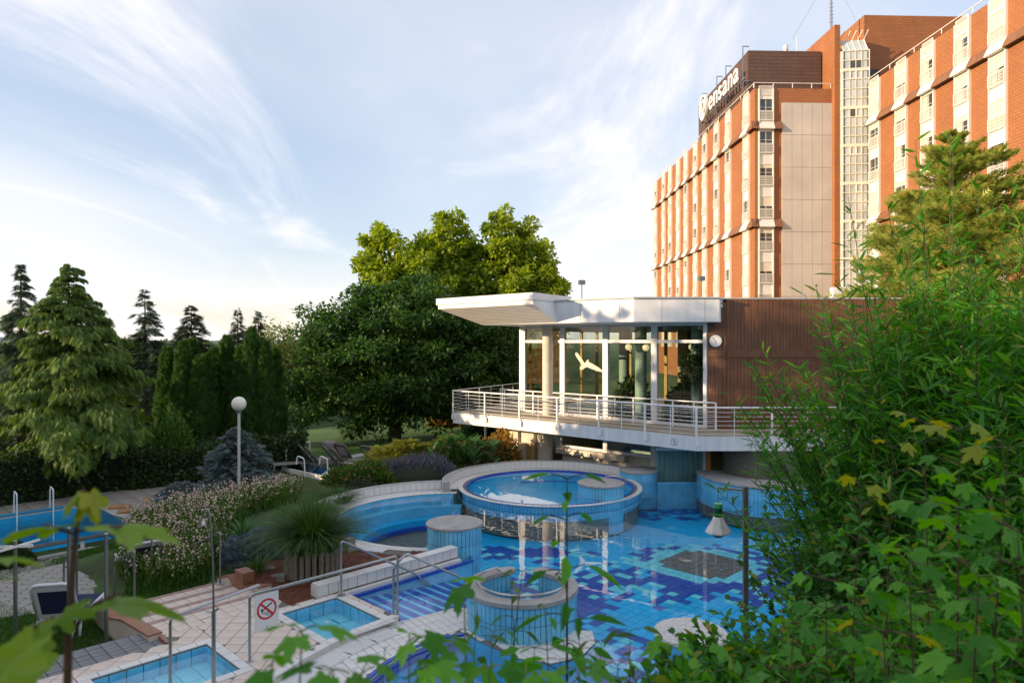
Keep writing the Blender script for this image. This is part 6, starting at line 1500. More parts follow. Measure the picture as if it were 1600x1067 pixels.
for (x,y,h,lobes,lab,sd_) in ((-28.5,82,15,[(0,0,10,3.4,3.4,4.6)],'pale birch in the distance above the clipped columns',21), (-25.6,84,14.4,[(0,0,9.5,3.2,3,4.5)],'pale birch beside the dark tree edge in the distance',22)):
    broadleaf('birch_tree', lab, (x,y,-7), h, lobes, L_['birch'], 60, 5200, 1.3, .42, (.2,.06), 1.0, seed=sd_)
# ---- clipped columns
cols_ = [(262,545,31.5,.52),(287,536,31,.56),(300,533,32,.52),(322,557,31,.5),(334,547,33,.46),(355,528,32,.54),(376,545,31.5,.46),(393,515,31.5,.58),(413,535,31.5,.48),(430,548,32.5,.46),(312,560,30.5,.42)]
places = ['at the hedge end of the row','tallest beside the hedge end','behind the pair near the hedge end','low, in front of the gap','behind the low one','tall, left of the lamp post globe','slim, right behind the lamp post globe','tallest of all, right of the lamp post','slim, next to the tallest','beside the dark broadleaf tree','lowest, in front of the others']
for (px,py,d,r_),lab in zip(cols_, places):
    p = PD(px,py,d); g = ground(p.x,p.y); column_tree('columnar_thuja', 'clipped columnar thuja '+lab, (p.x,p.y,g-.1), p.z-g+.1, r_, L_['thuja'], 3000, 'clipped columnar thujas', .30)
# ---- big dark beech and the sunlit planes behind it
broadleaf('beech_tree', 'huge dark beech spreading over the lawn edge left of the pavilion', (-6.6,39,-.5), 10, [(0,0,4.6,5.2,4.2,3.9),(-2.6,-1,3.2,3.4,3,2.8),(3.0,.5,4.2,3.6,3.2,3.6),(.8,0,7.0,3.6,3,2.4),(-2.3,0,6.2,2.6,2.4,2.3)], L_['beech'], 420, 62000, .95, .24, (.42,.16), .45, seed=5, droop=.2)
broadleaf('beech_tree', 'dark leafy tree between the great beech and the pavilion canopy', (-1.9,41,-.4), 8, [(0,0,5.0,3.0,2.8,3.2),(.8,0,3.0,2.6,2.4,2.0)], L_['beech'], 190, 24000, .85, .24, (.24,.1), .5, seed=6)
pl_l = [(-3.2,0,11.6,2.7,2.6,2.6),(1.1,.4,12.9,1.9,2.0,2.6),(-1.0,0,10,3.2,3,3),(-.6,.4,11.8,1.6,1.5,2.0),(2.6,.5,10.6,1.6,1.6,2.2)]
broadleaf('plane_tree', 'tall sunlit plane tree with two crowns rising behind the beech', (-5.4,50,-.8), 15.5, pl_l, L_['plane'], 260, 36000, .62, .28, (.35,.12), .85, seed=8, tmpl=T_ROUND)
broadleaf('plane_tree', 'sunlit plane tree with airy crown above the pavilion canopy', (.4,50,-.8), 15.2, [(-.6,0,13.2,1.9,1.9,2.3),(.3,0,10.4,2.5,2.4,2.2),(2.3,0,9.4,1.8,1.8,1.3),(-.3,0,7.6,2.8,2.4,2),(-1.8,.2,10.6,1.6,1.5,2.2),(1.4,0,11.4,1.5,1.5,1.8)], L_['plane'], 230, 29000, .60, .28, (.3,.1), .85, seed=9, tmpl=T_ROUND)
# ---- hedge and shrubs under the conifers
def hedge(name, label, p, q, w, h, n, mt, zb=-.6, size=.16):
    p, q = Vector((*p,0)), Vector((*q,0)); e = (q-p); L = e.length; e.normalize(); s = Vector((e.y,-e.x,0)); t = thing(name, label, 'hedge', (p.x,p.y,zb))
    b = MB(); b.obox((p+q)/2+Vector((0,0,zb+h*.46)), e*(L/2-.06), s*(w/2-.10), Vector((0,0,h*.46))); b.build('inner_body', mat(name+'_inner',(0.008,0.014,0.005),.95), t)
    a = rng.random(n)*L; f = rng.integers(0,3,n); u = rng.random(n)*2-1; hh = rng.random(n)
    off = np.where(f==0, -w/2, np.where(f==1, w/2, u*w/2)); zz = np.where(f==2, h, hh*h)*(1+.05*np.sin(a*2.3)); zz += rng.normal(0,.05,n); off = off*(1+.07*np.sin(a*3.1+zz*4))+rng.normal(0,.05,n)
    pos = np.array(p)+np.outer(a,np.array(e))+np.outer(off,np.array(s)); pos[:,2] = zb+zz
    scatter('foliage', T_LEAF, pos, frames(rdir(n), rdir(n)), size*(.6+.8*rng.random(n)), mt, t); return t
h0, h1 = lpv(13,-2.9,0).xy, lpv(-1.6,-2.9,0).xy
hedge('clipped_hedge', 'dark clipped hedge behind the lap pool paving', tuple(h0), tuple(h1), 1.5, 1.75, 15000, L_['hedge'])
h2 = lpv(-5.4,-1.6,0).xy; hedge('clipped_hedge', 'dark clipped hedge continuing below the columnar thujas', tuple(lpv(-1.7,-2.7,0).xy), tuple(h2), 1.5, 1.45, 7000, L_['hedge'])
hedge('clipped_hedge', 'low dark hedge at the foot of the columnar thujas', (-15,29.6), (-9.2,31.2), 1.4, 1.6, 7000, L_['hedge'])
def mound(name, label, c, r, h, n, mt, size, tmpl=T_LEAF, cat='shrub', upright=.3, group=None, inner=True, fl=None):
    c = Vector(c); t = thing(name, label, cat, c, group)
    if inner:
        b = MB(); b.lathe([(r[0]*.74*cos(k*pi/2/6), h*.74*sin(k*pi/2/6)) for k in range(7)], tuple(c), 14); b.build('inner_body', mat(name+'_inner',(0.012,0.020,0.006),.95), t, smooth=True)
    v = rdir(n); v[:,2] = np.abs(v[:,2]); rr = (.72+.34*rng.random(n))*(1+.13*np.sin(v[:,0]*5+v[:,1]*4))
    p = np.array(c)+v*np.array([r[0],r[1],h])*rr[:,None]; d = v+np.array([0,0,upright])+rng.normal(0,.4,(n,3))
    scatter('foliage', tmpl, p, frames(d, v+rng.normal(0,.6,(n,3))), size*(.6+.8*rng.random(n)), mt, t)
    if fl: 
        m_ = fl[1]; i = rng.integers(0,n,m_); q = p[i]+v[i]*.05+np.array([0,0,.03]); scatter('blossom', T_ROUND, q, frames(rdir(m_), rdir(m_)), fl[2]*(.6+.7*rng.random(m_)), fl[0], t)
    return t
mound('leafy_shrub', 'mid green leafy shrub between the hedge and columnar thujas', (-14.2,28.6,-.5), (1.5,1.3), 2.4, 5500, L_['herb'], .16)
mound('round_bush', 'small clipped dark bush beside the lap pool corner', (P(14,884,ZL).x,P(14,884,ZL).y,ZL), (.55,.55), .55, 2600, L_['hedge'], .07, cat='bush')
t = conifer('blue_spruce', 'low spreading blue spruce beside the lamp post', (-9.25,23.4,-.2), 2.55, 1.75, L_['blue'], 170, 46, .25, .18, .02, .26, .75, .04, tw=.18, cat='tree')
conifer('blue_spruce', 'flat side branch clump of blue spruce at the paving edge', (-11.2,23.6,-.45), .9, 1.1, L_['blue'], 60, 30, .15, .1, .0, .22, .5, .1, tw=.2, cat='shrub')
mound('blue_juniper', 'low blue grey juniper mound beside the ornamental grass', (-6.2,17.0,-.1), (.75,.7), .62, 3000, L_['bluejun'], .13, T_FROND3)
# ---- flower bank (gaura), grasses and herbs
def flower_bed():
    t = thing('flower_bed', 'bank of slender pink and white flowers between stairs and lamp post', 'flower bed', (-8,19,.2))
    reg = [P(186,905,-.4), P(200,852,-.3), P(215,810,0), P(260,778,.3), P(330,762,.4), P(430,742,.3), P(470,752,.3), P(440,790,.3), P(390,800,.4), P(350,835,.2), P(330,880,0), P(290,908,-.2), P(240,920,-.3)]
    reg = [(p.x,p.y) for p in reg]; xs = [p[0] for p in reg]; ys = [p[1] for p in reg]; pts = []
    while len(pts) < 2300:
        x, y = rng.uniform(min(xs),max(xs)), rng.uniform(min(ys),max(ys))
        if inside((x,y), reg): pts.append((x,y,ground(x,y)))
    pts = np.array(pts); n = len(pts)
    hgt = rng.uniform(.45,1.0,n); lean = rng.normal(0,.16,(n,2)); d = np.concatenate([lean, np.ones((n,1))],1)
    st = ([(-.5,0,0),(.5,0,0),(0,1,0)], [(0,1,2)]); 
    tv = ([(-.006,0,0),(.006,0,0),(.004,1,0),(-.004,1,0)], [(0,1,2,3)])
    scatter('stems', tv, pts, frames(d, rdir(n)), hgt, L_['herb'], t, kind='stuff')
    k = 9; i = np.repeat(np.arange(n), k); f = rng.uniform(.62,1.03,n*k); p = pts[i]+norm(d)[i]*(hgt[i]*f)[:,None]+rng.normal(0,.018,(n*k,3)); m_ = n*k
    keep = rng.random(m_) < .55; p = p[keep]; m_ = len(p)
    scatter('flowers', T_ROUND, p, frames(rdir(m_), rdir(m_)), rng.uniform(.035,.07,m_), L_['petal'], t, kind='stuff')
    m_ = 26000; i = rng.integers(0,n,m_); p = pts[i]+np.concatenate([rng.normal(0,.10,(m_,2)), (rng.random((m_,1))**1.3)*.62],1); d2 = np.concatenate([rng.normal(0,.5,(m_,2)), np.ones((m_,1))],1)
    scatter('foliage', T_NARROW, p, frames(d2, rdir(m_)), rng.uniform(.12,.26,m_), L_['herb'], t, kind='stuff')
flower_bed()
def tuft(name, label, c, n, L, spread, mt, w=.012, cat='grass', seg=4, zs=1.0, up0=1.0):
    c = np.array(c, float); t = thing(name, label, cat, tuple(c)); a = rng.random(n)*2*pi; le = L*(.55+.5*rng.random(n)); sp = spread*np.sqrt(rng.random(n)); V = []; Fc = []
    base = c+np.stack([np.cos(a)*sp*.35, np.sin(a)*sp*.35, np.zeros(n)],-1); out = np.stack([np.cos(a),np.sin(a),np.zeros(n)],-1); sd_ = np.stack([-np.sin(a),np.cos(a),np.zeros(n)],-1)
    vs = np.zeros((n,seg+1,2,3)); lean = sp/spread*.95+.12*rng.random(n)
    for s in range(seg+1):
        u = s/seg; hz = le*(u*up0-lean*.80*u*u)*zs; ho = le*lean*(u**1.5)*.95; p = base+out*ho[:,None]; p[:,2] += hz; ww = w*(1-u*.9)
        vs[:,s,0] = p-sd_*ww; vs[:,s,1] = p+sd_*ww
    V = vs.reshape(-1,3); F_ = []
    st = (seg+1)*2; q = np.array([[2*s,2*s+1,2*s+3,2*s+2] for s in range(seg)]); Fa = (q[None]+(np.arange(n)*st)[:,None,None]).reshape(-1,4)
    me = bpy.data.meshes.new('blades'); me.from_pydata(V.tolist(), [], Fa.tolist()); at = me.attributes.new('rnd','FLOAT','POINT'); at.data.foreach_set('value', np.repeat(rng.random(n), st).astype(np.float32)); me.materials.append(mt)
    o = bpy.data.objects.new('blades', me); link(o, t); return t
tuft('ornamental_grass', 'big arching tuft of ornamental grass growing in the log planter', (-4.45,15.55,.42), 3000, 1.75, .72, L_['reed'], .0125, seg=6, up0=1.05)
tuft('leafy_clump', 'clump of broad upright leaves behind the stair handrail', (-6.9,17.9,.1), 90, 1.0, .55, L_['canna'], .045, 'plant', 4)
tuft('leafy_clump', 'bright green sword leaved clump beside the brown stair block', (-5.75,15.75,-.05), 150, .75, .30, L_['herb'], .012, 'plant')
tuft('leafy_clump', 'tangle of green blades between flowers and ornamental grass', (-6.1,18.8,.3), 500, .75, .9, L_['herb'], .012, 'plant')
tuft('leafy_clump', 'green blades on the bank behind the ornamental grass', (-5.3,19.6,.2), 900, .85, 1.1, L_['reed'], .010, 'plant')
tuft('leafy_clump', 'soft green grass behind the shell pool wall', (-5.6,22.2,.1), 800, .75, 1.3, L_['reed'], .011, 'plant')
mound('lavender_bush', 'grey green lavender mound behind the curved tiled wall', (-3.6,26.6,.0), (1.6,.7), .75, 3200, L_['lav'], .20, T_NARROW, upright=1.5)
mound('rust_flower_shrub', 'low shrub with rusty flower heads beside the far loungers', (-5.5,25.7,-.1), (1.3,.8), .75, 2600, L_['herb'], .14, fl=(L_['rust'],500,.10))
conifer('golden_juniper', 'low spreading golden juniper behind the lavender', (-4.3,28.4,-.2), 1.35, 2.2, L_['gold'], 120, 44, .10, .22, -.05, .26, .55, .05, tw=.2, cat='shrub')
conifer('golden_juniper', 'golden juniper branch clump beside the leafy canna', (-2.6,29.0,-.2), 1.5, 1.5, L_['gold'], 80, 36, .10, .25, -.05, .25, .55, .05, tw=.2, cat='shrub')
def canna(name, label, c, n, h, mt):
    t = thing(name, label, 'plant', c); c = np.array(c); i = rng.integers(0,16,n); bx = rng.normal(0,.42,(16,2)); a = rng.random(n)*2*pi; z = rng.uniform(.12,.95,n)*h
    p = c+np.concatenate([bx[i], z[:,None]],1); d = np.stack([np.cos(a),np.sin(a),rng.uniform(.4,1.2,n)],-1); scatter('leaves', T_PINN, p, frames(d, np.array([0,0,1.0])+rng.normal(0,.2,(n,3))), rng.uniform(.35,.6,n), mt, t)
    b = MB()
    for k in range(16): b.tube([(c[0]+bx[k,0],c[1]+bx[k,1],c[2]-.2),(c[0]+bx[k,0],c[1]+bx[k,1],c[2]+h*.9)], .016, 5)
    b.build('stems', M['bark'], t)
canna('canna_plant', 'broad leaved green canna clump at the end of the curved wall', (-2.15,27.6,.1), 170, 1.25, L_['canna'])
canna('canna_plant', 'smaller broad leaved clump beside the larger canna', (-1.3,28.3,.1), 90, .95, L_['canna'])
mound('orange_shrub', 'orange and yellow leaved shrub beside the concrete pier', (-.55,29.5,-.1), (1.0,.8), 1.35, 3000, L_['spirea'], .12, fl=(L_['rust'],260,.07))
mound('orange_shrub', 'small rust red shrub behind the concrete pier', (.1,33.5,-.2), (.9,.8), 1.9, 1800, L_['rust'], .12)
mound('leafy_shrub', 'dark green shrub on the lawn under the balcony', (-1.4,35,-.3), (1.2,1.0), 1.7, 3200, L_['hedge'], .15)
mound('leafy_shrub', 'sunlit yellow green shrub beyond the lawn', (-4.3,46,-.4), (1.1,1.0), 1.9, 2200, L_['spirea'], .18)
# plants inside the pavilion
for (s,o_,lab) in ((4.6,-1.7,'potted green plant behind the middle pane of the pavilion'), (7.3,-1.5,'potted green plant behind the right pane of the pavilion')):
    p = FP(s,o_,ZD+.05); mound('indoor_plant', lab, tuple(p), (.75,.7), 1.5, 1500, L_['hedge'], .20, cat='plant', inner=False)
p = FP(8.3,-.35,0); t = broadleaf('indoor_tree', 'slim indoor tree beside the teal column behind the glass', (p.x,p.y,ZD+.05), 2.9, [(0,0,2.3,.5,.5,.7)], L_['hedge'], 22, 900, .25, .14, (.03,.015), seed=31)
# ---- lawn sheets and grass
def sheet(name, poly, mt, dz):
    from mathutils.geometry import delaunay_2d_cdt
    xs = [p[0] for p in poly]; ys = [p[1] for p in poly]; vs = [Vector(p) for p in poly]; n = len(poly)
    vs += [Vector((x+.001*y,y)) for x in np.arange(min(xs),max(xs),.6) for y in np.arange(min(ys),max(ys),.6) if inside((x,y),poly)]
    r = delaunay_2d_cdt(vs, [(i,(i+1)%n) for i in range(n)], [], 1, 1e-4); me = bpy.data.meshes.new(name); me.from_pydata([(v[0],v[1],ground(v[0],v[1])+dz) for v in r[0]], [], [tuple(f) for f in r[2]])
    me.polygons.foreach_set('use_smooth', [True]*len(me.polygons)); me.materials.append(mt); o = bpy.data.objects.new(name, me); COL.objects.link(o); o['kind'] = 'structure'; return o
lawnm = mat('mown_lawn', (0.045,0.115,0.016), .9, .25, 2.5, col2=(0.075,0.17,0.022), bump=.5, bscale=30)
sheet('lawn', [(-14,31.5),(-3,32.5),(2,34),(3,44),(-2,58),(-12,52),(-16,40)], lawnm, .03)
def grass(name, label, reg, n, h, zf=None):
    xs = [p[0] for p in reg]; ys = [p[1] for p in reg]; x = rng.uniform(min(xs),max(xs),n*3); y = rng.uniform(min(ys),max(ys),n*3)
    k = [i for i in range(n*3) if inside((x[i],y[i]),reg)][:n]; p = np.array([(x[i],y[i],ground(x[i],y[i])-.01) for i in k]); m_ = len(p); d = np.concatenate([rng.normal(0,.5,(m_,2)), np.ones((m_,1))],1)
    o = scatter(name, ([(-.09,0,0),(.09,0,0),(0,1,.1)], [(0,1,2)]), p, frames(d, rdir(m_)), h*(.5+.8*rng.random(m_)), M['grass']); tag(o, label, 'grass', kind='stuff')
gr = [P(-40,925,-.4), P(60,955,-.4), P(150,945,-.35), P(205,918,-.4), P(262,990,-.15), P(120,1030,-.1), P(-20,1080,0), P(-80,1060,0)]
grass('grass_blades', 'short green grass around the white lounger and poles', [(p.x,p.y) for p in gr], 26000, .085)
grass('grass_blades', 'rough grass between the tiled stairs and the pink flowers', [tuple(P(x,y,-.3).xy) for x,y in ((196,918),(205,880),(250,905),(330,890),(345,900),(300,918),(230,935))], 5000, .13)
g2 = [(-16,17),(-9.5,12.5),(-8.4,13.4),(-8.6,15),(-12.2,18.6),(-14,18)]; grass('grass_blades', 'strip of grass between the lap pool and the paving', [tuple(P(x,y,ZL).xy) for x,y in ((-30,905),(40,886),(190,851),(195,860),(40,896),(-30,920))], 5000, .10)
grass('grass_blades', 'mown lawn grass in front of the dark trees', [(-10,31.5),(1.0,33.5),(2,42),(-10,42)], 22000, .10)
# ---- distant forest and hills
def forest():
    cl = []
    for k in range(900):
        y = 75+1100*rng.random()**2.2; x = rng.uniform(-.84,.06)*y; g = ground(x,y)
        if x/y > -.36 and y < 90: continue
        cl.append((x,y,g,rng.uniform(6.5,10.5)*(1+y/2600)))
    P_ = []; S_ = []; Rv = []
    for (x,y,g,hh) in cl:
        m_ = 110 if y < 300 else 55; v = rdir(m_)*(rng.random(m_)**.35)[:,None]; r_ = hh*.36; lump = 1+.3*np.sin(v[:,0:1]*6+x)*np.cos(v[:,1:2]*5+y)
        P_.append(np.array([x,y,g+hh*.60])+v*np.array([r_,r_,hh*.42])*lump); S_.append(np.full(m_, min(2.6,.5+y/190))); Rv.append(np.clip(rng.random()*.7+rng.random(m_)*.3,0,1))
    p = np.concatenate(P_); s = np.concatenate(S_); m_ = len(p)
    o = scatter('forest', T_ROUND, p, frames(rdir(m_)+np.array([0,0,-.3]), np.array([0,0,1.0])+rng.normal(0,.6,(m_,3))), s*(.6+.7*rng.random(m_)), L_['forest'], None, np.concatenate(Rv)); tag(o, 'distant mixed forest filling the valley', 'forest', kind='stuff')
forest()
b = MB(); nx = 60
hp_ = [(-3800+i*110, 4200+400*sin(i*.6)) for i in range(nx)]
for i in range(nx-1):
    h0_, h1_ = 16+22*max(0,sin(i*.21+1.2))+6*sin(i*.9), 16+22*max(0,sin((i+1)*.21+1.2))+6*sin((i+1)*.9)
    (x0,y0),(x1,y1) = hp_[i],hp_[i+1]; b.add([(x0,y0,-60),(x1,y1,-60),(x1,y1+900,h1_),(x0,y0+900,h0_),(x1,y1+2400,-60),(x0,y0+2400,-60)], [(0,1,2,3),(3,2,4,5)])
struct('hills', b, mat('far_hills', (0.12,0.16,0.16), .95, .15, .002), smooth=True)
# ================================================================== FOREGROUND PLANTS
def twig_plant(name, label, base, top, n_leaf, tmpl, mt, leaf, cat='sapling', stem_r=.006, spread=.25, f0=.25, pair=True, stemm=None, group=None, up_=.25, parts=False, seed=0, tip_m=None, rad=0.0, names=('stem','leaf')):
    """a single upright shoot with leaves along it"""
    rr = np.random.default_rng(seed); base, top = Vector(base), Vector(top); t = thing(name, label, cat, base, group)
    mid = base.lerp(top,.5)+Vector((rr.normal(0,.03),rr.normal(0,.03),0)); pts = [base,base.lerp(mid,.5),mid,mid.lerp(top,.5),top]
    def at(f):
        k = min(3,int(f*4)); return pts[k].lerp(pts[k+1], f*4-k)
    b = MB(); b.tube([at(i/10) for i in range(11)], [stem_r*(1-.75*i/10) for i in range(11)], 7)
    pos, dr, sz, rnv = [], [], [], []
    for i in range(n_leaf):
        f = f0+(1-f0)*(i//2 if pair else i)/max(1,(n_leaf//2 if pair else n_leaf)-1); f = min(1,f+rr.normal(0,.012)*(f < .98)); a = (i//2)*pi/2+(i%2)*pi+rr.normal(0,.25) if pair else i*2.4+rr.normal(0,.3)
        s = leaf*(.75+.45*rr.random())*(1.0 if f < .85 else .72); pet = leaf*(.35+.5*spread*2)*(1.1-.6*f)+rad
        o = np.array(at(f)); d = np.array([cos(a),sin(a),up_+rr.normal(0,.15)]); d /= np.linalg.norm(d); e = o+d*pet
        b.tube([Vector(o),Vector(o+d*pet*.5+np.array([0,0,.003])),Vector(e)], [stem_r*.30]*3, 4)
        d2 = np.array([cos(a),sin(a),-.35+rr.normal(0,.22)]); pos.append(e); dr.append(d2); sz.append(s); rnv.append(rr.random())
    b.build('stem', stemm or STEM, t, smooth=True)
    pos, dr, sz, rnv = map(np.array, (pos,dr,sz,rnv)); nz = np.array([0,0,1.0])+rr.normal(0,.28,(len(pos),3)); R = frames(dr, nz)
    if parts:
        ms = leaf_meshes(tmpl, mt)
        for i in range(len(pos)):
            me = ms[int(rnv[i]*len(ms))%len(ms)] if not (tip_m and i >= len(pos)-parts) else leaf_meshes(tmpl, tip_m)[i % 3]
            o = bpy.data.objects.new('leaf', me); COL.objects.link(o); o.parent = t; o.matrix_parent_inverse = Matrix.Translation(-t.location)
            m4 = Matrix([[*R[i][0],pos[i][0]],[*R[i][1],pos[i][1]],[*R[i][2],pos[i][2]],[0,0,0,1]]) @ Matrix.Scale(sz[i],4); o.matrix_basis = m4
    else: scatter('leaves', tmpl, pos, R, sz, mt, t, rnv)
    return t
_lm = {}
def leaf_meshes(tmpl, mt):
    key = (id(tmpl), mt.name)
    if key not in _lm:
        out = []
        for k in range(4):
            v = np.array(tmpl[0], float); rr = np.random.default_rng(k+5); v[:,2] += -.10*v[:,1]**2*rr.uniform(.2,2.0)+.16*rr.normal()*v[:,0]*v[:,1]; v[:,:2] *= 1+rr.normal(0,.03,(len(v),2))
            me = bpy.data.meshes.new('leaf'); me.from_pydata(v.tolist(), [], tmpl[1]); at = me.attributes.new('rnd','FLOAT','POINT'); at.data.foreach_set('value', np.full(len(v),(k+.5)/4,np.float32)); me.materials.append(mt); out.append(me)
        _lm[key] = out
    return _lm[key]
STEM = mat('young_stem', (0.05,0.055,0.02), .7, .25, 20)
REDSTEM = mat('reddish_stem', (0.065,0.032,0.018), .6, .25, 20)
GSTEM = mat('green_stem', (0.08,0.12,0.03), .6, .2, 20)
def arch_shrub(name, label, centre, rx, ry, z0, ztop, nst, per, tmpl, mt, leaf, seed, lean=.45, fill=0, cat='shrub', ang=None, stemr=.008, keep=None, f0=.22):
    """many arching shoots from a broad base, leaves all along; optional filling of leaves inside"""
    rr = np.random.default_rng(seed); c = np.array(centre, float); t = thing(name, label, cat, tuple(c)); b = MB(); pos, dr, nr_ = [], [], []
    for i in range(nst):
        a = rr.random()*2*pi if ang is None else rr.uniform(*ang); q = np.sqrt(rr.random()); bx = c+np.array([cos(a)*rx*q*.6, sin(a)*ry*q*.6, 0]); bx[2] = z0
        h = (ztop-z0)*(.55+.5*rr.random())*(1.05-.28*q*q); ln = lean*q*(.6+.8*rr.random()); out = np.array([cos(a)*rx, sin(a)*ry, 0.0]); sway = rr.normal(0,.08,3)
        P_ = [bx+out*(ln*u**1.6)+np.array([0,0,h*(u-.18*ln*u*u)])+sway*u*u*h*.5 for u in np.linspace(0,1,7)]
        if keep is not None and not keep(P_[-1]): continue
        b.tube([Vector(p) for p in P_], [stemr*(1-.13*k) for k in range(7)], 4, cap=False)
        for k in range(per):
            f = f0+(1-f0)*(k+rr.random())/per; x = min(5.999,f*6); j = int(x); p = P_[j]+(P_[j+1]-P_[j])*(x-j); tg = P_[j+1]-P_[j]; tg = tg/(np.linalg.norm(tg)+1e-9)
            az = rr.random()*2*pi; sdv = np.array([cos(az),sin(az),rr.normal(0,.3)]); pos.append(p); dr.append(tg*.55+sdv*.8+np.array([0,0,-.05])); nr_.append(np.array([0,0,1.0])+rr.normal(0,.4,3))
    b.build('stems', STEM, t); pos, dr, nr_ = map(np.array,(pos,dr,nr_)); n = len(pos)
    scatter('foliage', tmpl, pos, frames(dr,nr_), leaf*(.6+.7*rr.random(n)), mt, t)
    if fill:
        v = rdir(fill)*(rng.random(fill)**.45)[:,None]; p = c+v*np.array([rx*.85,ry*.85,(ztop-z0)*.42]); p[:,2] += z0+(ztop-z0)*.45-c[2]
        scatter('inner_foliage', tmpl, p, frames(rdir(fill)+np.array([0,0,.2]), rdir(fill)), leaf*(.6+.7*rng.random(fill)), mt, t)
    return t
T_WILLOW = ([(0,0,0),(-.085,.35,.015),(-.05,.75,0),(0,1,-.07),(.05,.75,0),(.085,.35,.015)], [(0,1,2,3),(0,3,4,5)])
def gz(x, y): return ground(x, y)
# false cypress in golden light in front of the near wing
conifer('false_cypress', 'broad golden tipped cypress in front of the near hotel wing', (18.1,28.5,1.5), 12.3, 6.3, L_['falsecyp'], 300, 240, .08, .36, -.45, .36, .74, .04, gap=.7, tw=.13, irr=.25, tmpl=T_FROND3)
# willow-like shrub, the tall mass on the right
def wil(lab, c, rx, ry, zt, n, seed, fill, per=60): arch_shrub('willow_shrub', lab, (c[0],c[1],gz(*c)), rx, ry, gz(*c)-.1, zt, n, per, T_WILLOW, L_['willow'], .17, seed, .8, fill, stemr=.011)
wil('willow shrub overhanging the balcony end with long narrow leaves', (4.3,6.7), 1.45, 1.3, 6.45, 500, 41, 19000)
wil('tallest willow shrub in front of the golden cypress', (5.6,7.2), 1.9, 1.6, 5.75, 430, 42, 17000)
wil('willow shrub leaning out behind the maple saplings', (4.3,5.2), 1.1, 1.0, 5.95, 240, 43, 10000)
wil('willow shrub filling the right side behind the maples', (6.2,6.0), 1.9, 1.5, 5.7, 330, 44, 13000)
# round leaved shrub along the pool edge
arch_shrub('round_leaved_shrub', 'loose shrub with small rounded leaves beside the grey post', (3.0,5.9,gz(3.0,5.9)), .6, .7, gz(3.0,5.9)-.1, 4.25, 90, 46, T_ROUND, L_['honey'], .075, 51, 1.0, 2500)
arch_shrub('round_leaved_shrub', 'low loose shrub with rounded leaves over the pebble island', (2.15,5.0,gz(2.15,5.0)), .6, .6, gz(2.15,5.0)-.1, 3.35, 70, 40, T_ROUND, L_['honey'], .07, 52, 1.0, 2000)
# dense understorey at the lower right
for (x,y,rx,ry,zt,n,fl,lab,sd_) in ((2.35,3.6,1.0,.7,3.95,120,5200,'dense leafy understorey shrub below the maple saplings',61), (1.35,3.35,.75,.55,3.30,100,3600,'low leafy shrub along the bottom edge of the pool view',62), (3.3,4.2,1.2,.8,4.55,120,5200,'dense leafy shrub between maples and willow',63), (.75,2.95,.5,.4,3.28,60,1600,'small leafy shrub at the foot of the slender saplings',64)):
    arch_shrub('understorey_shrub', lab, (x,y,gz(x,y)), rx, ry, gz(x,y)-.1, zt, n, 40, T_PINN, L_['ivy'], .085, sd_, .8, fl)
for (x,y,rx,ry,zt,n,fl,lab,sd_) in ((1.02,3.9,.42,.4,3.45,60,1500,'low leafy shrub hiding the pebble island',65), (1.45,4.3,.5,.45,3.45,60,1800,'low leafy shrub between the pebble island and the trap post',66)):
    arch_shrub('understorey_shrub', lab, (x,y,gz(x,y)), rx, ry, gz(x,y)-.1, zt, n, 34, T_ROUND, L_['ivy'], .075, sd_, .8, fl)
# maple saplings with large lobed leaves
mp = [(1445,660,3.0,22,.125,'maple sapling with pale top leaves against the willow'), (1500,672,2.6,22,.125,'maple sapling with orange tinted top rosette'), (1395,700,3.2,18,.12,'maple sapling behind the pale leaved one'), (1575,700,2.5,20,.13,'maple sapling with the largest spread at the shrub edge'), (1290,905,2.5,16,.10,'short maple sapling low in the understorey'), (1345,760,2.9,18,.115,'maple sapling with twisted yellow leaves'), (1240,985,2.1,12,.09,'small maple sapling beside the pebble island'), (1420,880,2.2,18,.115,'broad maple sapling in front of the understorey'), (1530,900,2.0,18,.115,'dark leaved maple sapling in the corner'), (1380,985,1.8,14,.10,'low maple sapling with bright leaves'), (1590,830,2.2,16,.12,'maple sapling partly outside the shrub mass')]
for i,(px,py,d,n,lf,lab) in enumerate(mp):
    tp = PD(px,py,d); g = gz(tp.x,tp.y); twig_plant('maple_sapling', lab, (tp.x+.03,tp.y+.05,min(g,tp.z-.5)-.05), tp, int(n*1.35), T_MAPLE, L_['maple'], lf*.85, seed=70+i, parts=3, tip_m=L_['mapley'] if i in (0,1,2,3,5,9) else None, stemm=REDSTEM, f0=.20, rad=.05, group='maple saplings on the bank')
# slender saplings in front of the pool
twig_plant('slender_sapling', 'tall dark stemmed sapling with pointed leaves in front of the pool', (PD(884,1120,2.45).x,2.45,gz(.19,2.45)-.05), PD(886,748,2.45), 26, T_PINN, L_['ivy'], .13, seed=91, stem_r=.0075, f0=.30, parts=1, stemm=mat('dark_stem',(0.02,0.018,0.014),.7), rad=.02)
twig_plant('slender_sapling', 'thin sapling with small yellowish top leaves beside the whirlpool', (PD(818,1120,2.6).x,2.6,gz(.05,2.6)-.05), PD(816,892,2.6), 18, T_PINN, L_['herb'], .075, seed=92, stem_r=.005, f0=.25, parts=1, rad=.01)
twig_plant('slender_sapling', 'thin sapling left of the tall dark stem', (PD(796,1120,2.5).x,2.5,gz(0,2.5)-.05), PD(799,918,2.5), 16, T_PINN, L_['ivy'], .08, seed=93, stem_r=.005, f0=.25, parts=1, rad=.01)
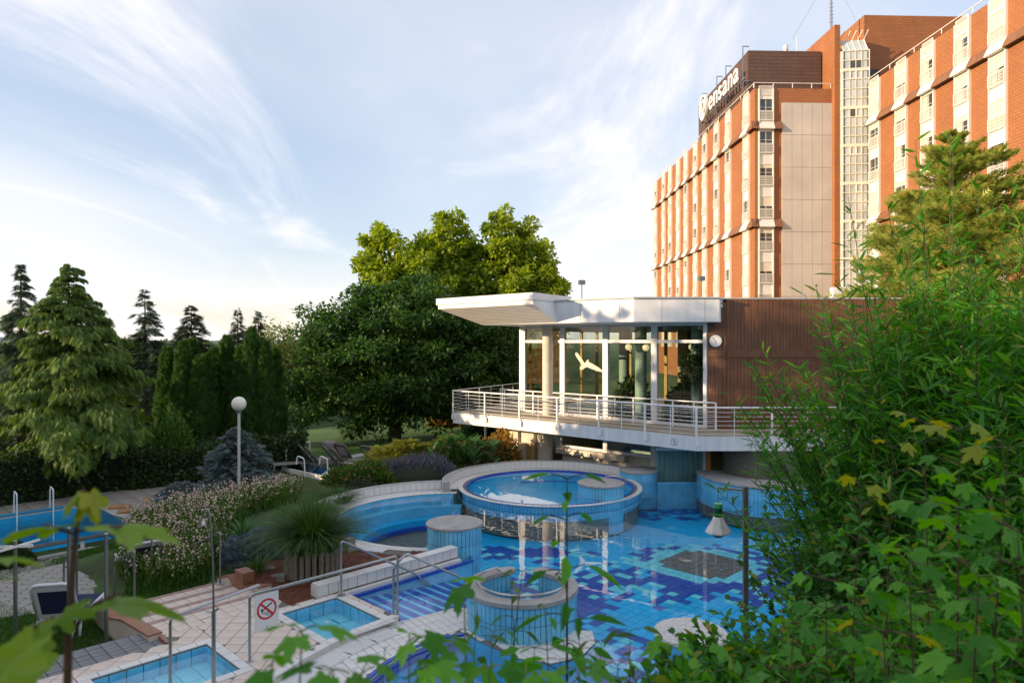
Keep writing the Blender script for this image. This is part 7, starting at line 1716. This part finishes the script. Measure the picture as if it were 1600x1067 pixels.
twig_plant('slender_sapling', 'short leafy sapling with lobed leaves below the whirlpool', (PD(850,1120,2.2).x,2.2,gz(.1,2.2)-.05), PD(852,960,2.2), 16, T_PINN, L_['ivy'], .085, seed=94, stem_r=.005, f0=.2, parts=1, rad=.02)
for i,(px,py,d,n,lf,lab) in enumerate(((725,915,1.9,8,.12,'maple sapling with one flat leaf pair in front of the grating'), (640,1000,1.7,9,.11,'maple sapling rising from the bottom edge before the lagoon'), (472,985,1.35,7,.105,'maple sapling in front of the curved kerb with ragged leaves'), (520,1045,1.25,7,.105,'low dark maple sapling at the bottom edge'), (700,1010,1.8,9,.09,'maple sapling with a bare stem beside the lagoon trim'), (425,1038,1.3,8,.095,'maple sapling with drooping leaves before the white kerb'), (565,1052,1.45,9,.095,'maple sapling hugging the bottom edge before the drain'), (655,1045,1.65,9,.10,'maple sapling with wide leaves before the lagoon water'), (765,1040,1.75,10,.095,'maple sapling with close set leaves before the whirlpool deck'), (822,1052,1.65,9,.095,'maple sapling low before the whirlpool'), (905,1046,1.85,10,.10,'maple sapling low beside the tall dark stem'), (965,1038,2.0,10,.10,'maple sapling at the left foot of the low shrubs'), (1045,1012,2.3,11,.10,'maple sapling in front of the pebble island'), (1120,1005,2.4,12,.105,'maple sapling between the pebble island and understorey'))):
    tp = PD(px,py,d); twig_plant('maple_sapling', lab, (tp.x+.01,tp.y,min(gz(tp.x,tp.y),tp.z-.45)-.05), tp, n, T_MAPLE, L_['maple'], lf, seed=110+i, parts=1, stemm=GSTEM, f0=.45, rad=.0, group='maple saplings on the bank')
for i,(px,py,d,n,lf,lab) in enumerate(((745,950,2.3,16,.075,'leafy sapling in front of the whirlpool wall'), (770,985,2.1,14,.075,'low leafy sapling below the whirlpool'), (905,960,2.4,16,.08,'leafy sapling right of the tall dark stem'), (940,1005,2.2,14,.08,'low leafy sapling on the bank before the pool tiles'), (835,1010,1.9,14,.075,'low leafy sapling at the bottom edge under the dark stem'), (680,1000,2.1,14,.07,'low leafy sapling before the lagoon'), (985,985,2.5,14,.085,'leafy sapling left of the low shrubs'), (600,1030,1.8,12,.07,'low leafy sapling before the slotted drain'), (875,1030,2.0,14,.08,'tiny leafy sapling beside the tall dark stem'))):
    tp = PD(px,py,d); twig_plant('slender_sapling', lab, (tp.x+.01,tp.y,min(gz(tp.x,tp.y),tp.z-.4)-.05), tp, n, T_PINN, L_['ivy'] if i%3 else L_['herb'], lf*1.3, seed=140+i, stem_r=.004, f0=.3, parts=1, rad=.012, stemm=GSTEM if i%2 else STEM)
# blurred maple at the left edge, very near
b0 = PD(104,1120,1.25); tp = PD(130,765,1.25)
t = thing('near_maple', 'very near maple sapling with large bright leaves in front of the terrace', 'sapling', (b0.x,b0.y,3.4))
b = MB(); pts = [Vector((b0.x,b0.y,3.35)), b0, PD(107,1000,1.25), PD(113,900,1.25), PD(120,820,1.25), tp]; b.tube(pts, [.008,.0075,.007,.0055,.0045,.003], 8)
b.tube([PD(112,985,1.25), PD(145,945,1.22), PD(190,925,1.2)], [.0045,.004,.003], 6); b.tube([PD(109,990,1.25), PD(80,965,1.2), PD(40,985,1.15)], [.0045,.004,.003], 6); b.tube([PD(122,830,1.25), PD(150,825,1.2), PD(190,822,1.18)], .0028, 5); b.tube([PD(120,835,1.25), PD(90,825,1.2), PD(70,820,1.2)], .0028, 5)
b.build('stem', REDSTEM, t, smooth=True)
def big_leaf(px, py, d, dir_, nrm, s, m_=None, k=0):
    me = leaf_meshes(T_MAPLE, m_ or L_['maple'])[k%4]; o = bpy.data.objects.new('leaf', me); COL.objects.link(o); o.parent = t; o.matrix_parent_inverse = Matrix.Translation(-t.location)
    R = frames(np.array([dir_],float), np.array([nrm],float))[0]; p = PD(px,py,d); o.matrix_basis = Matrix([[*R[0],p.x],[*R[1],p.y],[*R[2],p.z],[0,0,0,1]]) @ Matrix.Scale(s,4)
br_ = leafmat('bright_near_leaf', (0.13,0.25,0.012), (0.20,0.32,0.02), .45)
big_leaf(132,770,1.25,(.35,.1,-.75),(.5,-.5,.5),.060,L_['mapley'],0); big_leaf(128,770,1.25,(-.5,-.1,-.45),(-.3,-.3,.9),.055,br_,1); big_leaf(134,768,1.25,(.6,-.3,-.5),(.3,.1,.8),.055,L_['mapley'],2)
big_leaf(150,822,1.19,(1,.1,-.06),(.05,.20,1),.140,br_,3); big_leaf(108,822,1.2,(-1,-.05,.02),(0,.19,1),.105,br_,0)
big_leaf(160,940,1.2,(1,.05,-.03),(.03,.10,1),.140,br_,1)
big_leaf(90,985,1.15,(-.8,-.3,-.35),(.1,-.35,.9),.115,br_,2); big_leaf(70,1000,1.1,(-.5,-.5,-.5),(.2,-.5,.7),.12,br_,3); big_leaf(92,962,1.2,(.8,-.2,.25),(-.2,-.4,.9),.065,br_,0)
big_leaf(10,905,1.1,(-.6,.2,-.05),(0,.25,.9),.08,br_,1); big_leaf(-20,872,1.1,(.9,.1,.05),(0,.2,.9),.08,br_,2); big_leaf(5,1050,1.0,(.6,-.3,.3),(0,-.5,.8),.09,br_,3)
for (x,y,zt,n,sd_,lab) in ((-.95,1.75,3.86,26,121,'low leafy herb below the very near maple'), (-.62,1.8,3.80,20,122,'low leafy herb at the bottom edge before the foot pool')):
    arch_shrub('herb_clump', lab, (x,y,gz(x,y)), .28, .22, gz(x,y)-.05, zt, n, 16, T_PINN, L_['ivy'], .07, sd_, .7, 0, 'plant', stemr=.003)
